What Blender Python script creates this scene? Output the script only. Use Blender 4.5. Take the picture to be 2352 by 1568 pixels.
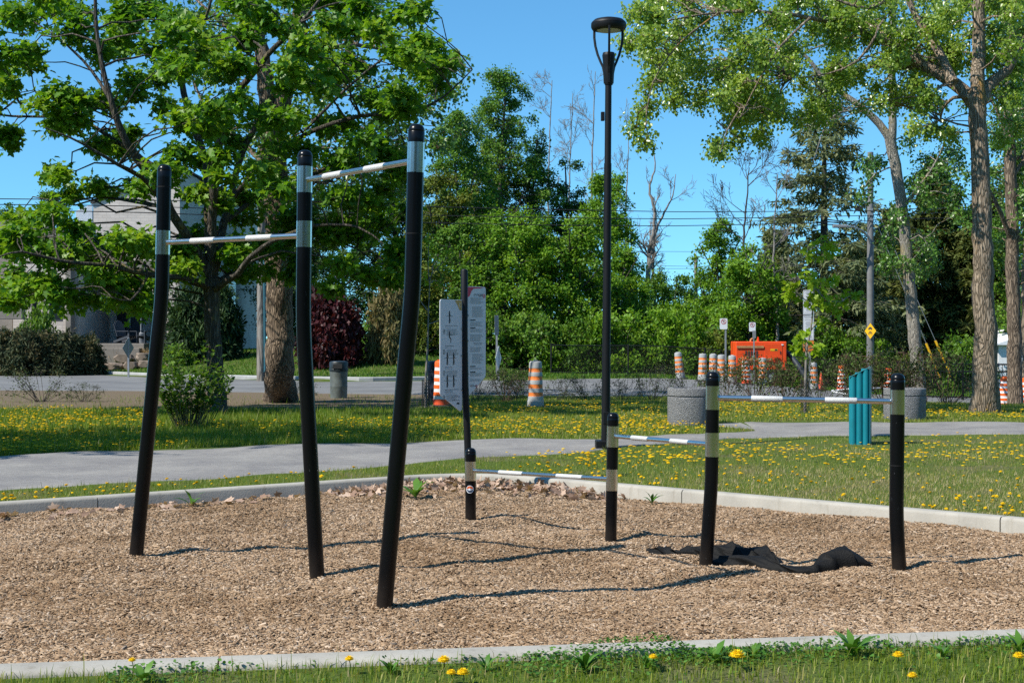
import bpy, bmesh, math, random
import numpy as np
from mathutils import Vector, Matrix
R = math.radians
for o in list(bpy.data.objects): bpy.data.objects.remove(o)
scene = bpy.context.scene
COL = scene.collection

# ------------------------------------------------------------------ camera, sky, sun, exposure
FP, HZ, CAMH = 3200.0, 775.0, 1.6          # focal length and horizon row in photo pixels (2352 wide), eye height
cam_d = bpy.data.cameras.new('camera'); cam = bpy.data.objects.new('camera', cam_d); COL.objects.link(cam)
cam.location = (0, 0, CAMH)
cam_d.sensor_width = 36; cam_d.lens = 36 * FP / 2352
cam.rotation_euler = (R(90) - math.atan((784 - HZ) / FP), 0, 0)
cam_d.clip_end = 2000; cam_d.clip_start = 0.05
scene.camera = cam

SUN_EL, SUN_AZ = R(48), R(180 + 61)        # azimuth clockwise from +Y: the sun stands behind the camera on the left
sdir = Vector((math.sin(SUN_AZ) * math.cos(SUN_EL), math.cos(SUN_AZ) * math.cos(SUN_EL), math.sin(SUN_EL)))
world = bpy.data.worlds.new('World'); scene.world = world; world.use_nodes = True
wn = world.node_tree.nodes; wl = world.node_tree.links
bg = wn['Background']; sky = wn.new('ShaderNodeTexSky'); sky.sky_type = 'NISHITA'
sky.sun_disc = False; sky.sun_elevation = SUN_EL; sky.sun_rotation = SUN_AZ
sky.air_density = 1.0; sky.dust_density = 0.0; sky.ozone_density = 3.0; sky.altitude = 0
tc_w = wn.new('ShaderNodeTexCoord'); lift = wn.new('ShaderNodeVectorMath'); lift.operation = 'ADD'; lift.inputs[1].default_value = (0, 0, .06)
wl.new(tc_w.outputs['Generated'], lift.inputs[0]); nrm_w = wn.new('ShaderNodeVectorMath'); nrm_w.operation = 'NORMALIZE'
wl.new(lift.outputs[0], nrm_w.inputs[0]); wl.new(nrm_w.outputs[0], sky.inputs[0])      # keeps clear of the yellow rim of the model's horizon
tint = wn.new('ShaderNodeMix'); tint.data_type = 'RGBA'; tint.blend_type = 'MULTIPLY'; tint.inputs[0].default_value = 1
tint.inputs[7].default_value = (.54, 1.0, 1.15, 1)                                      # a deeper, clearer blue than the model's
wl.new(sky.outputs[0], tint.inputs[6]); wl.new(tint.outputs[2], bg.inputs[0]); bg.inputs[1].default_value = 0.115
sun_d = bpy.data.lights.new('sun', 'SUN'); sun_d.energy = 4.6; sun_d.angle = R(0.5); sun_d.color = (1, 0.95, 0.86)
sun = bpy.data.objects.new('sun', sun_d); COL.objects.link(sun)
sun.rotation_euler = (-sdir).to_track_quat('-Z', 'Y').to_euler()
scene.view_settings.view_transform = 'Standard'; scene.view_settings.look = 'None'
scene.view_settings.exposure = 0.5; scene.view_settings.gamma = 1
scene.cycles.max_bounces = 7; scene.cycles.diffuse_bounces = 3; scene.cycles.glossy_bounces = 3
scene.cycles.transmission_bounces = 4; scene.cycles.transparent_max_bounces = 8
scene.cycles.use_adaptive_sampling = True; scene.cycles.adaptive_threshold = 0.01
scene.cycles.sample_clamp_indirect = 6; scene.cycles.use_denoising = False
scene.cycles.caustics_reflective = False; scene.cycles.caustics_refractive = False

# ------------------------------------------------------------------ helpers: lettering, meshes, objects
TEXT = {}
def prep_text(lines, font_size=1.0):
    for s in lines:
        cu = bpy.data.curves.new('lettering', 'FONT'); cu.body = s; cu.size = font_size; cu.align_x = 'LEFT'
        o = bpy.data.objects.new('lettering', cu); COL.objects.link(o)
        me = bpy.data.meshes.new_from_object(o.evaluated_get(bpy.context.evaluated_depsgraph_get()))
        vs = [tuple(v.co) for v in me.vertices]; fs = [tuple(p.vertices) for p in me.polygons]
        x1 = max((v[0] for v in vs), default=0)
        TEXT[s] = (vs, fs, x1)
        bpy.data.objects.remove(o); bpy.data.curves.remove(cu); bpy.data.meshes.remove(me)
prep_text(['ABDUCTION DE LA HANCHE', 'HIP ABDUCTION', 'SQUAT ISOMÉTRIQUE', 'ISOMETRIC SQUAT', 'POMPE INCLINÉE', 'INCLINED PUSH-UP',
           'RAMEUR INVERSÉ PRISE ÉTROITE,', 'GENOUX FLÉCHIS', 'CLOSE GRIP ROW, KNEES BENT', 'TrekFit', 'Q-AAP et VOUS', 'PAR-Q & YOU',
           'Montréal', '1', 'P', 'ATTENTION'])

def clamp01(t): return np.clip(t, 0, 1)
def ss(t):
    t = clamp01(np.asarray(t, float)); return t * t * (3 - 2 * t)

class MB:
    def __init__(s): s.v = []; s.f = []; s.m = []
    def add(s, vs, fs, m=0):
        b = len(s.v); s.v.extend(vs); s.f.extend(tuple(i + b for i in f) for f in fs); s.m.extend([m] * len(fs)); return s
    def box(s, c, d, m=0, rz=0.0, rx=0.0):
        hx, hy, hz = d[0] / 2, d[1] / 2, d[2] / 2
        M = Matrix.Rotation(rz, 3, 'Z') @ Matrix.Rotation(rx, 3, 'X')
        vs = []
        for z in (-hz, hz):
            for x, y in ((-hx, -hy), (hx, -hy), (hx, hy), (-hx, hy)):
                p = M @ Vector((x, y, z)); vs.append((p.x + c[0], p.y + c[1], p.z + c[2]))
        return s.add(vs, [(3, 2, 1, 0), (4, 5, 6, 7), (0, 1, 5, 4), (1, 2, 6, 5), (2, 3, 7, 6), (3, 0, 4, 7)], m)
    def tube(s, pts, rad, n=8, m=0, cap=True, wob=0.0, seed=0):
        pts = [Vector(p) for p in pts]; k = len(pts)
        if not hasattr(rad, '__len__'): rad = [rad] * k
        rng = random.Random(seed)
        vs = []; prev = None
        for i, p in enumerate(pts):
            t = (pts[min(i + 1, k - 1)] - pts[max(i - 1, 0)]).normalized()
            if prev is None:
                a = t.cross(Vector((0, 1, 0)) if abs(t.y) < .9 else Vector((1, 0, 0))).normalized()
            else:
                a = (prev - t * prev.dot(t)).normalized()
            prev = a; b = t.cross(a)
            for j in range(n):
                an = 2 * math.pi * j / n; r = rad[i] * (1 + wob * (rng.random() - .5))
                q = p + a * (math.cos(an) * r) + b * (math.sin(an) * r); vs.append((q.x, q.y, q.z))
        fs = []
        for i in range(k - 1):
            for j in range(n):
                a0 = i * n + j; a1 = i * n + (j + 1) % n
                fs.append((a0, a1, a1 + n, a0 + n))
        if cap: fs += [tuple(range(n - 1, -1, -1)), tuple(range((k - 1) * n, k * n))]
        return s.add(vs, fs, m)
    def lathe(s, prof, n=24, c=(0, 0, 0), mats=None, m=0, M=None):
        """prof: list of (r, z); mats: one material index per ring of faces."""
        vs = []
        for r, z in prof:
            for j in range(n):
                an = 2 * math.pi * j / n; p = Vector((r * math.cos(an), r * math.sin(an), z))
                if M is not None: p = M @ p
                vs.append((p.x + c[0], p.y + c[1], p.z + c[2]))
        b = len(s.v); s.v.extend(vs)
        for i in range(len(prof) - 1):
            for j in range(n):
                a0 = i * n + j; a1 = i * n + (j + 1) % n
                s.f.append((b + a0, b + a1, b + a1 + n, b + a0 + n)); s.m.append(mats[i] if mats else m)
        if prof[0][0] > 1e-5: s.f.append(tuple(b + j for j in range(n - 1, -1, -1))); s.m.append(mats[0] if mats else m)
        if prof[-1][0] > 1e-5:
            e = b + (len(prof) - 1) * n; s.f.append(tuple(e + j for j in range(n))); s.m.append(mats[-1] if mats else m)
        return s
    def prism(s, poly, o, ax, ay, an, t, m=0):
        """extrude the 2-D outline poly (in axes ax, ay about o) by t along an."""
        o, ax, ay, an = Vector(o), Vector(ax), Vector(ay), Vector(an); k = len(poly)
        vs = [tuple(o + ax * x + ay * y) for x, y in poly] + [tuple(o + ax * x + ay * y + an * t) for x, y in poly]
        fs = [tuple(range(k - 1, -1, -1)), tuple(range(k, 2 * k))] + [(i, (i + 1) % k, k + (i + 1) % k, k + i) for i in range(k)]
        return s.add(vs, fs, m)
    def text(s, t, o, ax, ay, h, m=0, center=False, width=None):
        vs, fs, x1 = TEXT[t]; o, ax, ay = Vector(o), Vector(ax), Vector(ay)
        sx = h * 1.4 if width is None else width / max(x1, 1e-6); sy = h * 1.4
        dx = -x1 * sx / 2 if center else 0
        return s.add([tuple(o + ax * (x * sx + dx) + ay * (y * sy)) for x, y, z in vs], fs, m)
    def build(s, name, mats, parent=None, smooth=False, bevel=0.0, seg=2, loc=None, angle=40):
        me = bpy.data.meshes.new(name); me.from_pydata(s.v, [], s.f); me.update()
        mats = mats if isinstance(mats, (list, tuple)) else [mats]
        for q in mats: me.materials.append(q)
        if len(mats) > 1: me.polygons.foreach_set('material_index', s.m)
        bm = bmesh.new(); bm.from_mesh(me)
        bmesh.ops.recalc_face_normals(bm, faces=bm.faces)
        if bevel:
            es = [e for e in bm.edges if len(e.link_faces) == 2 and e.calc_face_angle(0) > R(35)]
            bmesh.ops.bevel(bm, geom=es, offset=bevel, segments=seg, affect='EDGES', profile=.5, clamp_overlap=True)
        if smooth:
            for f in bm.faces: f.smooth = True
            for e in bm.edges:
                if len(e.link_faces) == 2 and e.calc_face_angle(0) > R(angle): e.smooth = False
        bm.to_mesh(me); bm.free()
        return link(name, me, parent, loc)

def link(name, me, parent=None, loc=None):
    o = bpy.data.objects.new(name, me); COL.objects.link(o)
    if parent is not None:
        o.parent = parent
        o.matrix_parent_inverse = Matrix.Translation(-world_loc(parent))   # vertices are written in world space
        if loc is not None: o.matrix_parent_inverse = Matrix.Identity(4); o.location = loc
    elif loc is not None: o.location = loc
    return o
def world_loc(o):
    v = Vector(o.location)
    while o.parent is not None:
        v = v + o.matrix_parent_inverse.translation + Vector(o.parent.location); o = o.parent
    return v
def empty(name, loc, label, cat, group=None):
    o = bpy.data.objects.new(name, None); COL.objects.link(o); o.location = loc; o.empty_display_size = .2
    return tag(o, label, cat, group)
def tag(o, label=None, cat=None, group=None, kind=None):
    if label: o['label'] = label
    if cat: o['category'] = cat
    if group: o['group'] = group
    if kind: o['kind'] = kind
    return o
def kids(o): return [c for c in bpy.data.objects if c.parent == o]
def copy_tree(root, loc, label, rz=None, scale=None, group=None):
    """A copy of a thing with copies of its parts and sub-parts."""
    r = root.copy(); COL.objects.link(r); r.location = loc; r['label'] = label
    if rz is not None: r.rotation_euler = (0, 0, rz)
    if scale is not None: r.scale = (scale,) * 3 if not hasattr(scale, '__len__') else scale
    if group: r['group'] = group
    for ch in list(root.children):
        c = ch.copy(); COL.objects.link(c); c.parent = r
        for g in list(ch.children):
            d = g.copy(); COL.objects.link(d); d.parent = c
    return r

# ------------------------------------------------------------------ materials
def new_mat(name):
    m = bpy.data.materials.new(name); m.use_nodes = True
    nt = m.node_tree; return m, nt.nodes, nt.links, nt.nodes['Principled BSDF']
def sock(b, n, v):
    if n in b.inputs: b.inputs[n].default_value = v
def rgba(c): return (c[0], c[1], c[2], 1)
def ramp(N, stops, interp='LINEAR'):
    r = N.new('ShaderNodeValToRGB'); e = r.color_ramp.elements; r.color_ramp.interpolation = interp
    while len(e) < len(stops): e.new(0.5)
    for i, (p, c) in enumerate(stops): e[i].position = p; e[i].color = rgba(c)
    return r
def coords(N, L, kind='Object', scale=(1, 1, 1)):
    tc = N.new('ShaderNodeTexCoord'); mp = N.new('ShaderNodeMapping'); mp.inputs['Scale'].default_value = scale
    if kind == 'World':
        g = N.new('ShaderNodeNewGeometry'); L.new(g.outputs['Position'], mp.inputs[0])
    else: L.new(tc.outputs[kind], mp.inputs[0])
    return mp.outputs[0]
def noise(N, L, vec, scale, detail=4, rough=.55, dist=0):
    n = N.new('ShaderNodeTexNoise'); n.inputs['Scale'].default_value = scale; n.inputs['Detail'].default_value = detail
    n.inputs['Roughness'].default_value = rough; n.inputs['Distortion'].default_value = dist
    L.new(vec, n.inputs['Vector']); return n.outputs['Fac']
def bump(N, L, h, b, strength=.4, dist=.02):
    n = N.new('ShaderNodeBump'); n.inputs['Strength'].default_value = strength; n.inputs['Distance'].default_value = dist
    L.new(h, n.inputs['Height']); L.new(n.outputs[0], b.inputs['Normal']); return n
def math_node(N, L, op, a, b):
    n = N.new('ShaderNodeMath'); n.operation = op
    for i, x in enumerate((a, b)):
        if isinstance(x, (int, float)): n.inputs[i].default_value = x
        else: L.new(x, n.inputs[i])
    return n.outputs[0]
def mixc(N, L, fac, a, b, mode='MIX'):
    n = N.new('ShaderNodeMix'); n.data_type = 'RGBA'; n.blend_type = mode
    for i, x in ((0, fac), (6, a), (7, b)):
        if isinstance(x, (int, float)): n.inputs[i].default_value = x
        elif isinstance(x, tuple): n.inputs[i].default_value = rgba(x)
        else: L.new(x, n.inputs[i])
    return n.outputs[2]
def plain(name, c, rough=.6, metal=0, var=.15, scale=20, coat=0, bmp=0, kind='World', spec=.5):
    m, N, L, b = new_mat(name)
    v = coords(N, L, kind); f = noise(N, L, v, scale)
    r = ramp(N, [(.3, tuple(x * (1 - var) for x in c)), (.7, tuple(min(1, x * (1 + var)) for x in c))])
    L.new(f, r.inputs[0]); L.new(r.outputs[0], b.inputs['Base Color'])
    sock(b, 'Roughness', rough); sock(b, 'Metallic', metal); sock(b, 'Coat Weight', coat); sock(b, 'Specular IOR Level', spec)
    if bmp: bump(N, L, f, b, bmp, .01)
    return m
def leafmat(name, stops, rough=.45, trans=.3, spec=.35, tcol=1.6):
    m, N, L, b = new_mat(name)
    at = N.new('ShaderNodeAttribute'); at.attribute_name = 'rnd'
    r = ramp(N, stops); L.new(at.outputs['Fac'], r.inputs[0]); L.new(r.outputs[0], b.inputs['Base Color'])
    sock(b, 'Roughness', rough); sock(b, 'Specular IOR Level', spec)
    if trans:
        t = N.new('ShaderNodeBsdfTranslucent'); mx = N.new('ShaderNodeMixShader'); mx.inputs[0].default_value = trans
        c = mixc(N, L, 1.0, r.outputs[0], (tcol, tcol * .95, tcol * .45), 'MULTIPLY')
        L.new(c, t.inputs[0]); L.new(b.outputs[0], mx.inputs[1]); L.new(t.outputs[0], mx.inputs[2])
        L.new(mx.outputs[0], N['Material Output'].inputs[0])
    return m
def barkmat(name, c1, c2, cr, scale=9, lichen=None, lich_amt=.62):
    m, N, L, b = new_mat(name)
    v = coords(N, L, 'World', (1, 1, .17))
    vo = N.new('ShaderNodeTexVoronoi'); vo.feature = 'DISTANCE_TO_EDGE'; vo.inputs['Scale'].default_value = scale
    wv = N.new('ShaderNodeTexNoise'); wv.inputs['Scale'].default_value = 5; L.new(v, wv.inputs['Vector'])
    ad = N.new('ShaderNodeVectorMath'); ad.operation = 'MULTIPLY_ADD'; ad.inputs[1].default_value = (.25, .25, .25)
    L.new(wv.outputs['Color'], ad.inputs[0]); L.new(v, ad.inputs[2]); L.new(ad.outputs[0], vo.inputs['Vector'])
    f = noise(N, L, v, 14, 6, .65)
    h = ramp(N, [(.0, (0, 0, 0)), (.22, (1, 1, 1))]); L.new(vo.outputs['Distance'], h.inputs[0])
    r = ramp(N, [(.3, c1), (.7, c2)]); L.new(f, r.inputs[0])
    col = mixc(N, L, h.outputs[0], cr, r.outputs[0])
    if lichen:
        lf = noise(N, L, coords(N, L, 'World', (1, 1, .5)), 1.7, 5, .7)
        lr = ramp(N, [(lich_amt - .04, (0, 0, 0)), (lich_amt + .06, (1, 1, 1))]); L.new(lf, lr.inputs[0])
        lm = math_node(N, L, 'MULTIPLY', lr.outputs[0], .7)
        col = mixc(N, L, lm, col, lichen)
    L.new(col, b.inputs['Base Color']); sock(b, 'Roughness', .9); sock(b, 'Specular IOR Level', .15)
    hh = math_node(N, L, 'ADD', math_node(N, L, 'MULTIPLY', h.outputs[0], .8), f)
    bump(N, L, hh, b, .9, .03)
    return m
def ramp3(a, b, c): return [(.05, a), (.5, b), (.95, c)]

M = {}
M['black_coat'] = plain('black_coated_steel', (.0035, .004, .005), .3, 0, .3, 6, spec=.25)
def scratched():
    m, N, L, b = new_mat('scratched_black_coating')
    v = coords(N, L, 'World', (1, 1, .35)); f = noise(N, L, v, 45, 3, .5, 1.5)
    r = ramp(N, [(.72, (.0035, .004, .005)), (.76, (.035, .037, .04))]); L.new(f, r.inputs[0]); L.new(r.outputs[0], b.inputs['Base Color'])
    ge = N.new('ShaderNodeNewGeometry'); sp = N.new('ShaderNodeSeparateXYZ'); L.new(ge.outputs['Position'], sp.inputs[0])
    lo = N.new('ShaderNodeMapRange'); lo.inputs[1].default_value = .22; lo.inputs[2].default_value = 0; L.new(sp.outputs[2], lo.inputs[0])
    dn = math_node(N, L, 'MULTIPLY', lo.outputs[0], noise(N, L, coords(N, L, 'World'), 16, 5, .7)); c2 = mixc(N, L, math_node(N, L, 'MULTIPLY', dn, .22), r.outputs[0], (.16, .12, .09)); L.new(c2, b.inputs['Base Color'])
    g = noise(N, L, v, 7); rr = N.new('ShaderNodeMapRange'); L.new(g, rr.inputs[0]); rr.inputs[3].default_value = .16; rr.inputs[4].default_value = .36
    L.new(rr.outputs[0], b.inputs['Roughness']); sock(b, 'Specular IOR Level', .24)
    return m
M['post'] = scratched()
M['lamp_black'] = plain('lamp_black_powder_coat', (.006, .0065, .0075), .5, 0, .2, 30, spec=.3)
def steel():
    m, N, L, b = new_mat('brushed_stainless_steel')
    v = coords(N, L, 'World', (1, 1, 24)); f = noise(N, L, v, 18, 4)
    r = ramp(N, [(.3, (.60, .575, .535)), (.7, (.74, .715, .67))]); L.new(f, r.inputs[0]); L.new(r.outputs[0], b.inputs['Base Color'])
    sock(b, 'Metallic', 1); sock(b, 'Roughness', .22)
    bump(N, L, f, b, .03, .001); return m
M['steel'] = steel()
M['grip'] = plain('knurled_grip', (.62, .62, .60), .62, .35, .12, 220, bmp=.6)
M['seam'] = plain('dark_joint', (.003, .003, .003), .8)
def concrete(name, c, joint=False):
    m, N, L, b = new_mat(name)
    v = coords(N, L, 'World'); f = noise(N, L, v, 3, 8, .65); g = noise(N, L, v, 60, 3, .6)
    r = ramp(N, [(.3, tuple(x * .78 for x in c)), (.62, c), (.85, tuple(x * 1.1 for x in c))]); L.new(f, r.inputs[0])
    s = noise(N, L, coords(N, L, 'World', (3, 3, .25)), 4, 5, .6); sr = ramp(N, [(.55, (1, 1, 1)), (.75, (.72, .70, .66))]); L.new(s, sr.inputs[0])
    col = mixc(N, L, 1.0, r.outputs[0], sr.outputs[0], 'MULTIPLY')
    g2 = ramp(N, [(.66, (1, 1, 1)), (.74, (.55, .53, .5))]); L.new(g, g2.inputs[0])
    col = mixc(N, L, .7, col, mixc(N, L, 1.0, col, g2.outputs[0], 'MULTIPLY'))
    L.new(col, b.inputs['Base Color']); sock(b, 'Roughness', .92); sock(b, 'Specular IOR Level', .2)
    bump(N, L, math_node(N, L, 'ADD', g, f), b, .35, .006); return m
M['kerb'] = concrete('weathered_concrete', (.41, .385, .33))
M['street_kerb'] = concrete('street_kerb_concrete', (.42, .42, .41))
def aggregate():
    m, N, L, b = new_mat('exposed_aggregate_concrete')
    v = coords(N, L, 'World'); vo = N.new('ShaderNodeTexVoronoi'); vo.inputs['Scale'].default_value = 70; L.new(v, vo.inputs['Vector'])
    r = ramp(N, [(0, (.14, .14, .143)), (.45, (.20, .20, .203)), (.8, (.27, .27, .27)), (1, (.40, .40, .40))]); L.new(vo.outputs['Color'], r.inputs[0])
    L.new(r.outputs[0], b.inputs['Base Color']); sock(b, 'Roughness', .9); bump(N, L, vo.outputs['Distance'], b, .9, .02); return m
M['aggregate'] = aggregate()
M['teal'] = plain('teal_powder_coat', (.006, .19, .24), .42, 0, .08, 8)
M['teal_dark'] = plain('dark_teal_plate', (.006, .12, .16), .45, 0, .08, 8)
M['white'] = plain('white_sign_face', (.74, .76, .78), .45, 0, .05, 6)
M['sign_white'] = plain('sign_panel_white', (.66, .68, .72), .42, 0, .04, 6)
M['ink'] = plain('dark_ink', (.03, .03, .035), .6)
M['grey_ink'] = plain('grey_print', (.33, .34, .36), .6)
M['red_ink'] = plain('red_ink', (.5, .03, .03), .5)
M['crimson'] = plain('crimson_print', (.58, .05, .10), .5)
M['ochre'] = plain('ochre_print', (.52, .36, .12), .5)
M['orange_sign'] = plain('orange_sign_face', (.75, .22, .03), .5)
M['yellow'] = plain('yellow_sign_face', (.75, .42, .01), .5)
M['orange'] = plain('orange_drum_plastic', (.84, .13, .012), .5, 0, .12, 9)
M['red_orange'] = plain('red_orange_drum_foot', (.80, .10, .03), .55, 0, .12, 9)
M['reflect_white'] = plain('white_reflective_band', (.74, .73, .72), .5, 0, .1, 14)
M['grey_plastic'] = plain('grey_drum_plastic', (.36, .36, .35), .6, 0, .16, 9)
M['reflect_orange'] = plain('worn_orange_band', (.78, .20, .03), .55, 0, .25, 16)
M['rubber'] = plain('black_rubber', (.022, .022, .022), .8, 0, .3, 20)
M['machine'] = plain('orange_red_machine_paint', (.80, .075, .01), .45, 0, .08, 5)
M['machine_dark'] = plain('dark_machine_grille', (.05, .03, .03), .6)
M['tan'] = plain('tan_board', (.42, .22, .09), .8, 0, .25, 12)
M['galv'] = plain('galvanised_steel', (.36, .37, .38), .5, .6, .15, 14)
M['alu_back'] = plain('dull_aluminium_sign_back', (.25, .26, .27), .55, .3, .1, 8)
M['pole_wood'] = barkmat('weathered_pole_wood', (.22, .20, .17), (.34, .31, .27), (.16, .14, .12), 5)
M['pole_grey'] = plain('grey_concrete_pole', (.17, .17, .165), .85, 0, .2, 4)
M['bin_green'] = plain('faded_green_bin_metal', (.115, .135, .125), .6, 0, .35, 5)
M['bin_dark'] = plain('dark_bin_lid', (.014, .02, .022), .45, 0, .3, 6)
M['bin_navy'] = plain('dark_navy_bin', (.012, .015, .03), .5, 0, .3, 6)
M['fence_black'] = plain('black_fence_steel', (.008, .008, .008), .5)
M['fabric'] = plain('black_landscape_fabric', (.0065, .0063, .006), .7, 0, .5, 90, bmp=.6, spec=.22)
M['rock'] = plain('tan_rock', (.22, .17, .13), .9, 0, .4, 3, bmp=.6)
M['chair'] = plain('dark_grey_chair_plastic', (.045, .05, .06), .55)
M['lens'] = plain('lamp_diffuser', (.38, .36, .16), .3, 0, .2, 20)
M['wire'] = plain('black_cable', (.012, .012, .012), .7)
M['mesh_guard'] = plain('black_plastic_netting', (.015, .015, .015), .6)
M['hose'] = plain('dark_ribbed_hose', (.03, .035, .045), .5)
M['teal_pipe'] = plain('teal_conduit', (.03, .12, .15), .5)
M['white_rope'] = plain('white_rope', (.75, .75, .75), .7)
M['sticker_o'] = plain('sticker_orange', (.75, .14, .03), .5); M['sticker_n'] = plain('sticker_navy', (.03, .05, .09), .5)
# plants
M['maple'] = leafmat('maple_leaf', ramp3((.055, .15, .010), (.12, .265, .016), (.22, .335, .025)), .42, .42, .30)
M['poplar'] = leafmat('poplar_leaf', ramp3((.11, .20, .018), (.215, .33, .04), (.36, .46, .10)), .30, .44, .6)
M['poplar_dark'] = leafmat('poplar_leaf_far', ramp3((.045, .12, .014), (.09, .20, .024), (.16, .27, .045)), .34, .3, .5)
M['ash'] = leafmat('ash_leaf', ramp3((.045, .12, .012), (.095, .205, .018), (.17, .28, .03)), .5, .3, .25)
M['olive'] = leafmat('olive_leaf', ramp3((.06, .10, .014), (.12, .165, .02), (.19, .19, .03)), .55, .26, .2)
M['bright'] = leafmat('bright_leaf', ramp3((.07, .17, .012), (.14, .28, .018), (.23, .37, .03)), .5, .36, .25)
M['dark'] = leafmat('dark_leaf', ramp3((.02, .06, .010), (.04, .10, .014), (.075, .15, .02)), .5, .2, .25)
M['spruce'] = leafmat('spruce_needles', ramp3((.085, .115, .055), (.15, .185, .085), (.24, .25, .12)), .7, .22, .15)
M['hemlock'] = leafmat('hemlock_needles', ramp3((.04, .06, .014), (.08, .105, .024), (.14, .15, .035)), .7, .12, .15)
M['yew'] = leafmat('yew_needles', ramp3((.010, .028, .010), (.02, .05, .015), (.05, .09, .02)), .6, .12, .2)
M['juniper'] = leafmat('juniper_needles', ramp3((.025, .04, .020), (.055, .075, .035), (.14, .11, .05)), .7, .1, .15)
M['pine'] = leafmat('pine_needles', ramp3((.09, .10, .03), (.16, .15, .06), (.24, .18, .08)), .7, .15, .15)
M['redleaf'] = leafmat('red_leaf', ramp3((.022, .006, .008), (.05, .009, .012), (.10, .018, .02)), .5, .25, .25)
M['shrub'] = leafmat('shrub_leaf', ramp3((.04, .085, .012), (.10, .20, .022), (.17, .29, .04)), .5, .32, .25)
M['hedge'] = leafmat('road_shrub_leaf', ramp3((.045, .04, .016), (.055, .085, .018), (.12, .17, .045)), .5, .25, .25)
M['lime'] = leafmat('lime_leaf', ramp3((.17, .28, .02), (.26, .40, .025), (.34, .46, .04)), .45, .42, .25)
M['blossom'] = leafmat('white_blossom', ramp3((.4, .4, .36), (.6, .6, .55), (.2, .25, .12)), .7, .2, .1)
M['bark_maple'] = barkmat('maple_bark', (.085, .072, .058), (.16, .14, .115), (.05, .043, .036), 16, (.20, .16, .05), .62)
M['bark_deep'] = barkmat('furrowed_bark', (.20, .15, .105), (.36, .275, .195), (.075, .055, .04), 19)
M['bark_poplar'] = barkmat('poplar_bark', (.27, .21, .15), (.43, .345, .255), (.13, .10, .07), 24, (.38, .20, .035), .60)
M['bark_pale'] = barkmat('pale_bark', (.30, .27, .22), (.44, .40, .33), (.20, .18, .145), 26, (.36, .26, .06), .58)
M['bark_dark'] = plain('dark_twigs', (.055, .046, .038), .9, 0, .3, 8)
M['twig_grey'] = plain('grey_twigs', (.22, .20, .18), .9, 0, .3, 8)
M['twig_red'] = plain('reddish_twigs', (.13, .075, .05), .9, 0, .4, 8)
M['stem_green'] = plain('green_brown_stems', (.13, .12, .05), .8, 0, .4, 8)

# ------------------------------------------------------------------ the lie of the land
ROADX = np.array([-120, -26.8, -20.9, -14.7, -9.4, -5.3, 1.2, 5.5, 30, 120])
ROADFAR = np.array([160, 73, 63, 56, 52, 50, 53, 54.5, 56, 60])
ROADNEAR = np.array([44, 42.5, 42, 42, 41.2, 39.6, 38, 37.4, 37, 36])
def road_far(x): return np.interp(x, ROADX, ROADFAR)
def road_near(x): return np.interp(x, ROADX, ROADNEAR)
def gz(x, y):
    """height of the ground"""
    x = np.asarray(x, float); y = np.asarray(y, float)
    z = .08 * (1 - ss((y - 28) / 8)) - .75 * ss((y - 31) / 14) * ss((x - 5) / 12)
    t = y - road_far(x)
    left = ss((-x + 1.0) / 5)
    z = z + .13 * ss(t / .25) * ss((3 - x) / 4) + .82 * ss((t - .3) / 12) * left
    z = z + .020 * np.sin(x * 1.9 + y * .7) * np.sin(y * 1.3 - x * .6) * (1 - ss((y - 34) / 3)) * ss((y - 12) / 4)
    return z
def gzf(x, y): return float(gz(x, y))
def P(u, v, Y): return Vector(((u - 1176) / FP * Y, Y, CAMH - (v - HZ) / FP * Y))
def G(u, v, z0=None):
    Y = 20.0
    for _ in range(60):
        z = gzf((u - 1176) / FP * Y, Y) if z0 is None else z0
        Y = .5 * Y + .5 * min((CAMH - z) * FP / max(v - HZ, 6), 400)
    x = (u - 1176) / FP * Y
    return Vector((x, Y, gzf(x, Y) if z0 is None else z0))

# ------------------------------------------------------------------ numpy meshes: leaves, blades, sticks
def np_mesh(name, V, F, mat, parent=None, rnd=None, nv=None):
    """V (n,3); F: list of (faces x k) index arrays; rnd: list of per-face arrays matching F."""
    me = bpy.data.meshes.new(name)
    V = np.ascontiguousarray(V, np.float32)
    me.vertices.add(len(V)); me.vertices.foreach_set('co', V.ravel())
    loops = np.concatenate([f.ravel() for f in F]).astype(np.int32)
    tot = np.concatenate([np.full(len(f), f.shape[1], np.int32) for f in F])
    start = np.concatenate([[0], np.cumsum(tot)[:-1]]).astype(np.int32)
    me.loops.add(len(loops)); me.loops.foreach_set('vertex_index', loops)
    me.polygons.add(len(tot)); me.polygons.foreach_set('loop_start', start); me.polygons.foreach_set('loop_total', tot)
    if rnd is not None:
        a = me.attributes.new('rnd', 'FLOAT', 'FACE'); a.data.foreach_set('value', np.concatenate(rnd).astype(np.float32))
    mats = mat if isinstance(mat, (list, tuple)) else [mat]
    for q in mats: me.materials.append(q)
    me.update(calc_edges=True)
    return link(name, me, parent)

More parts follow.
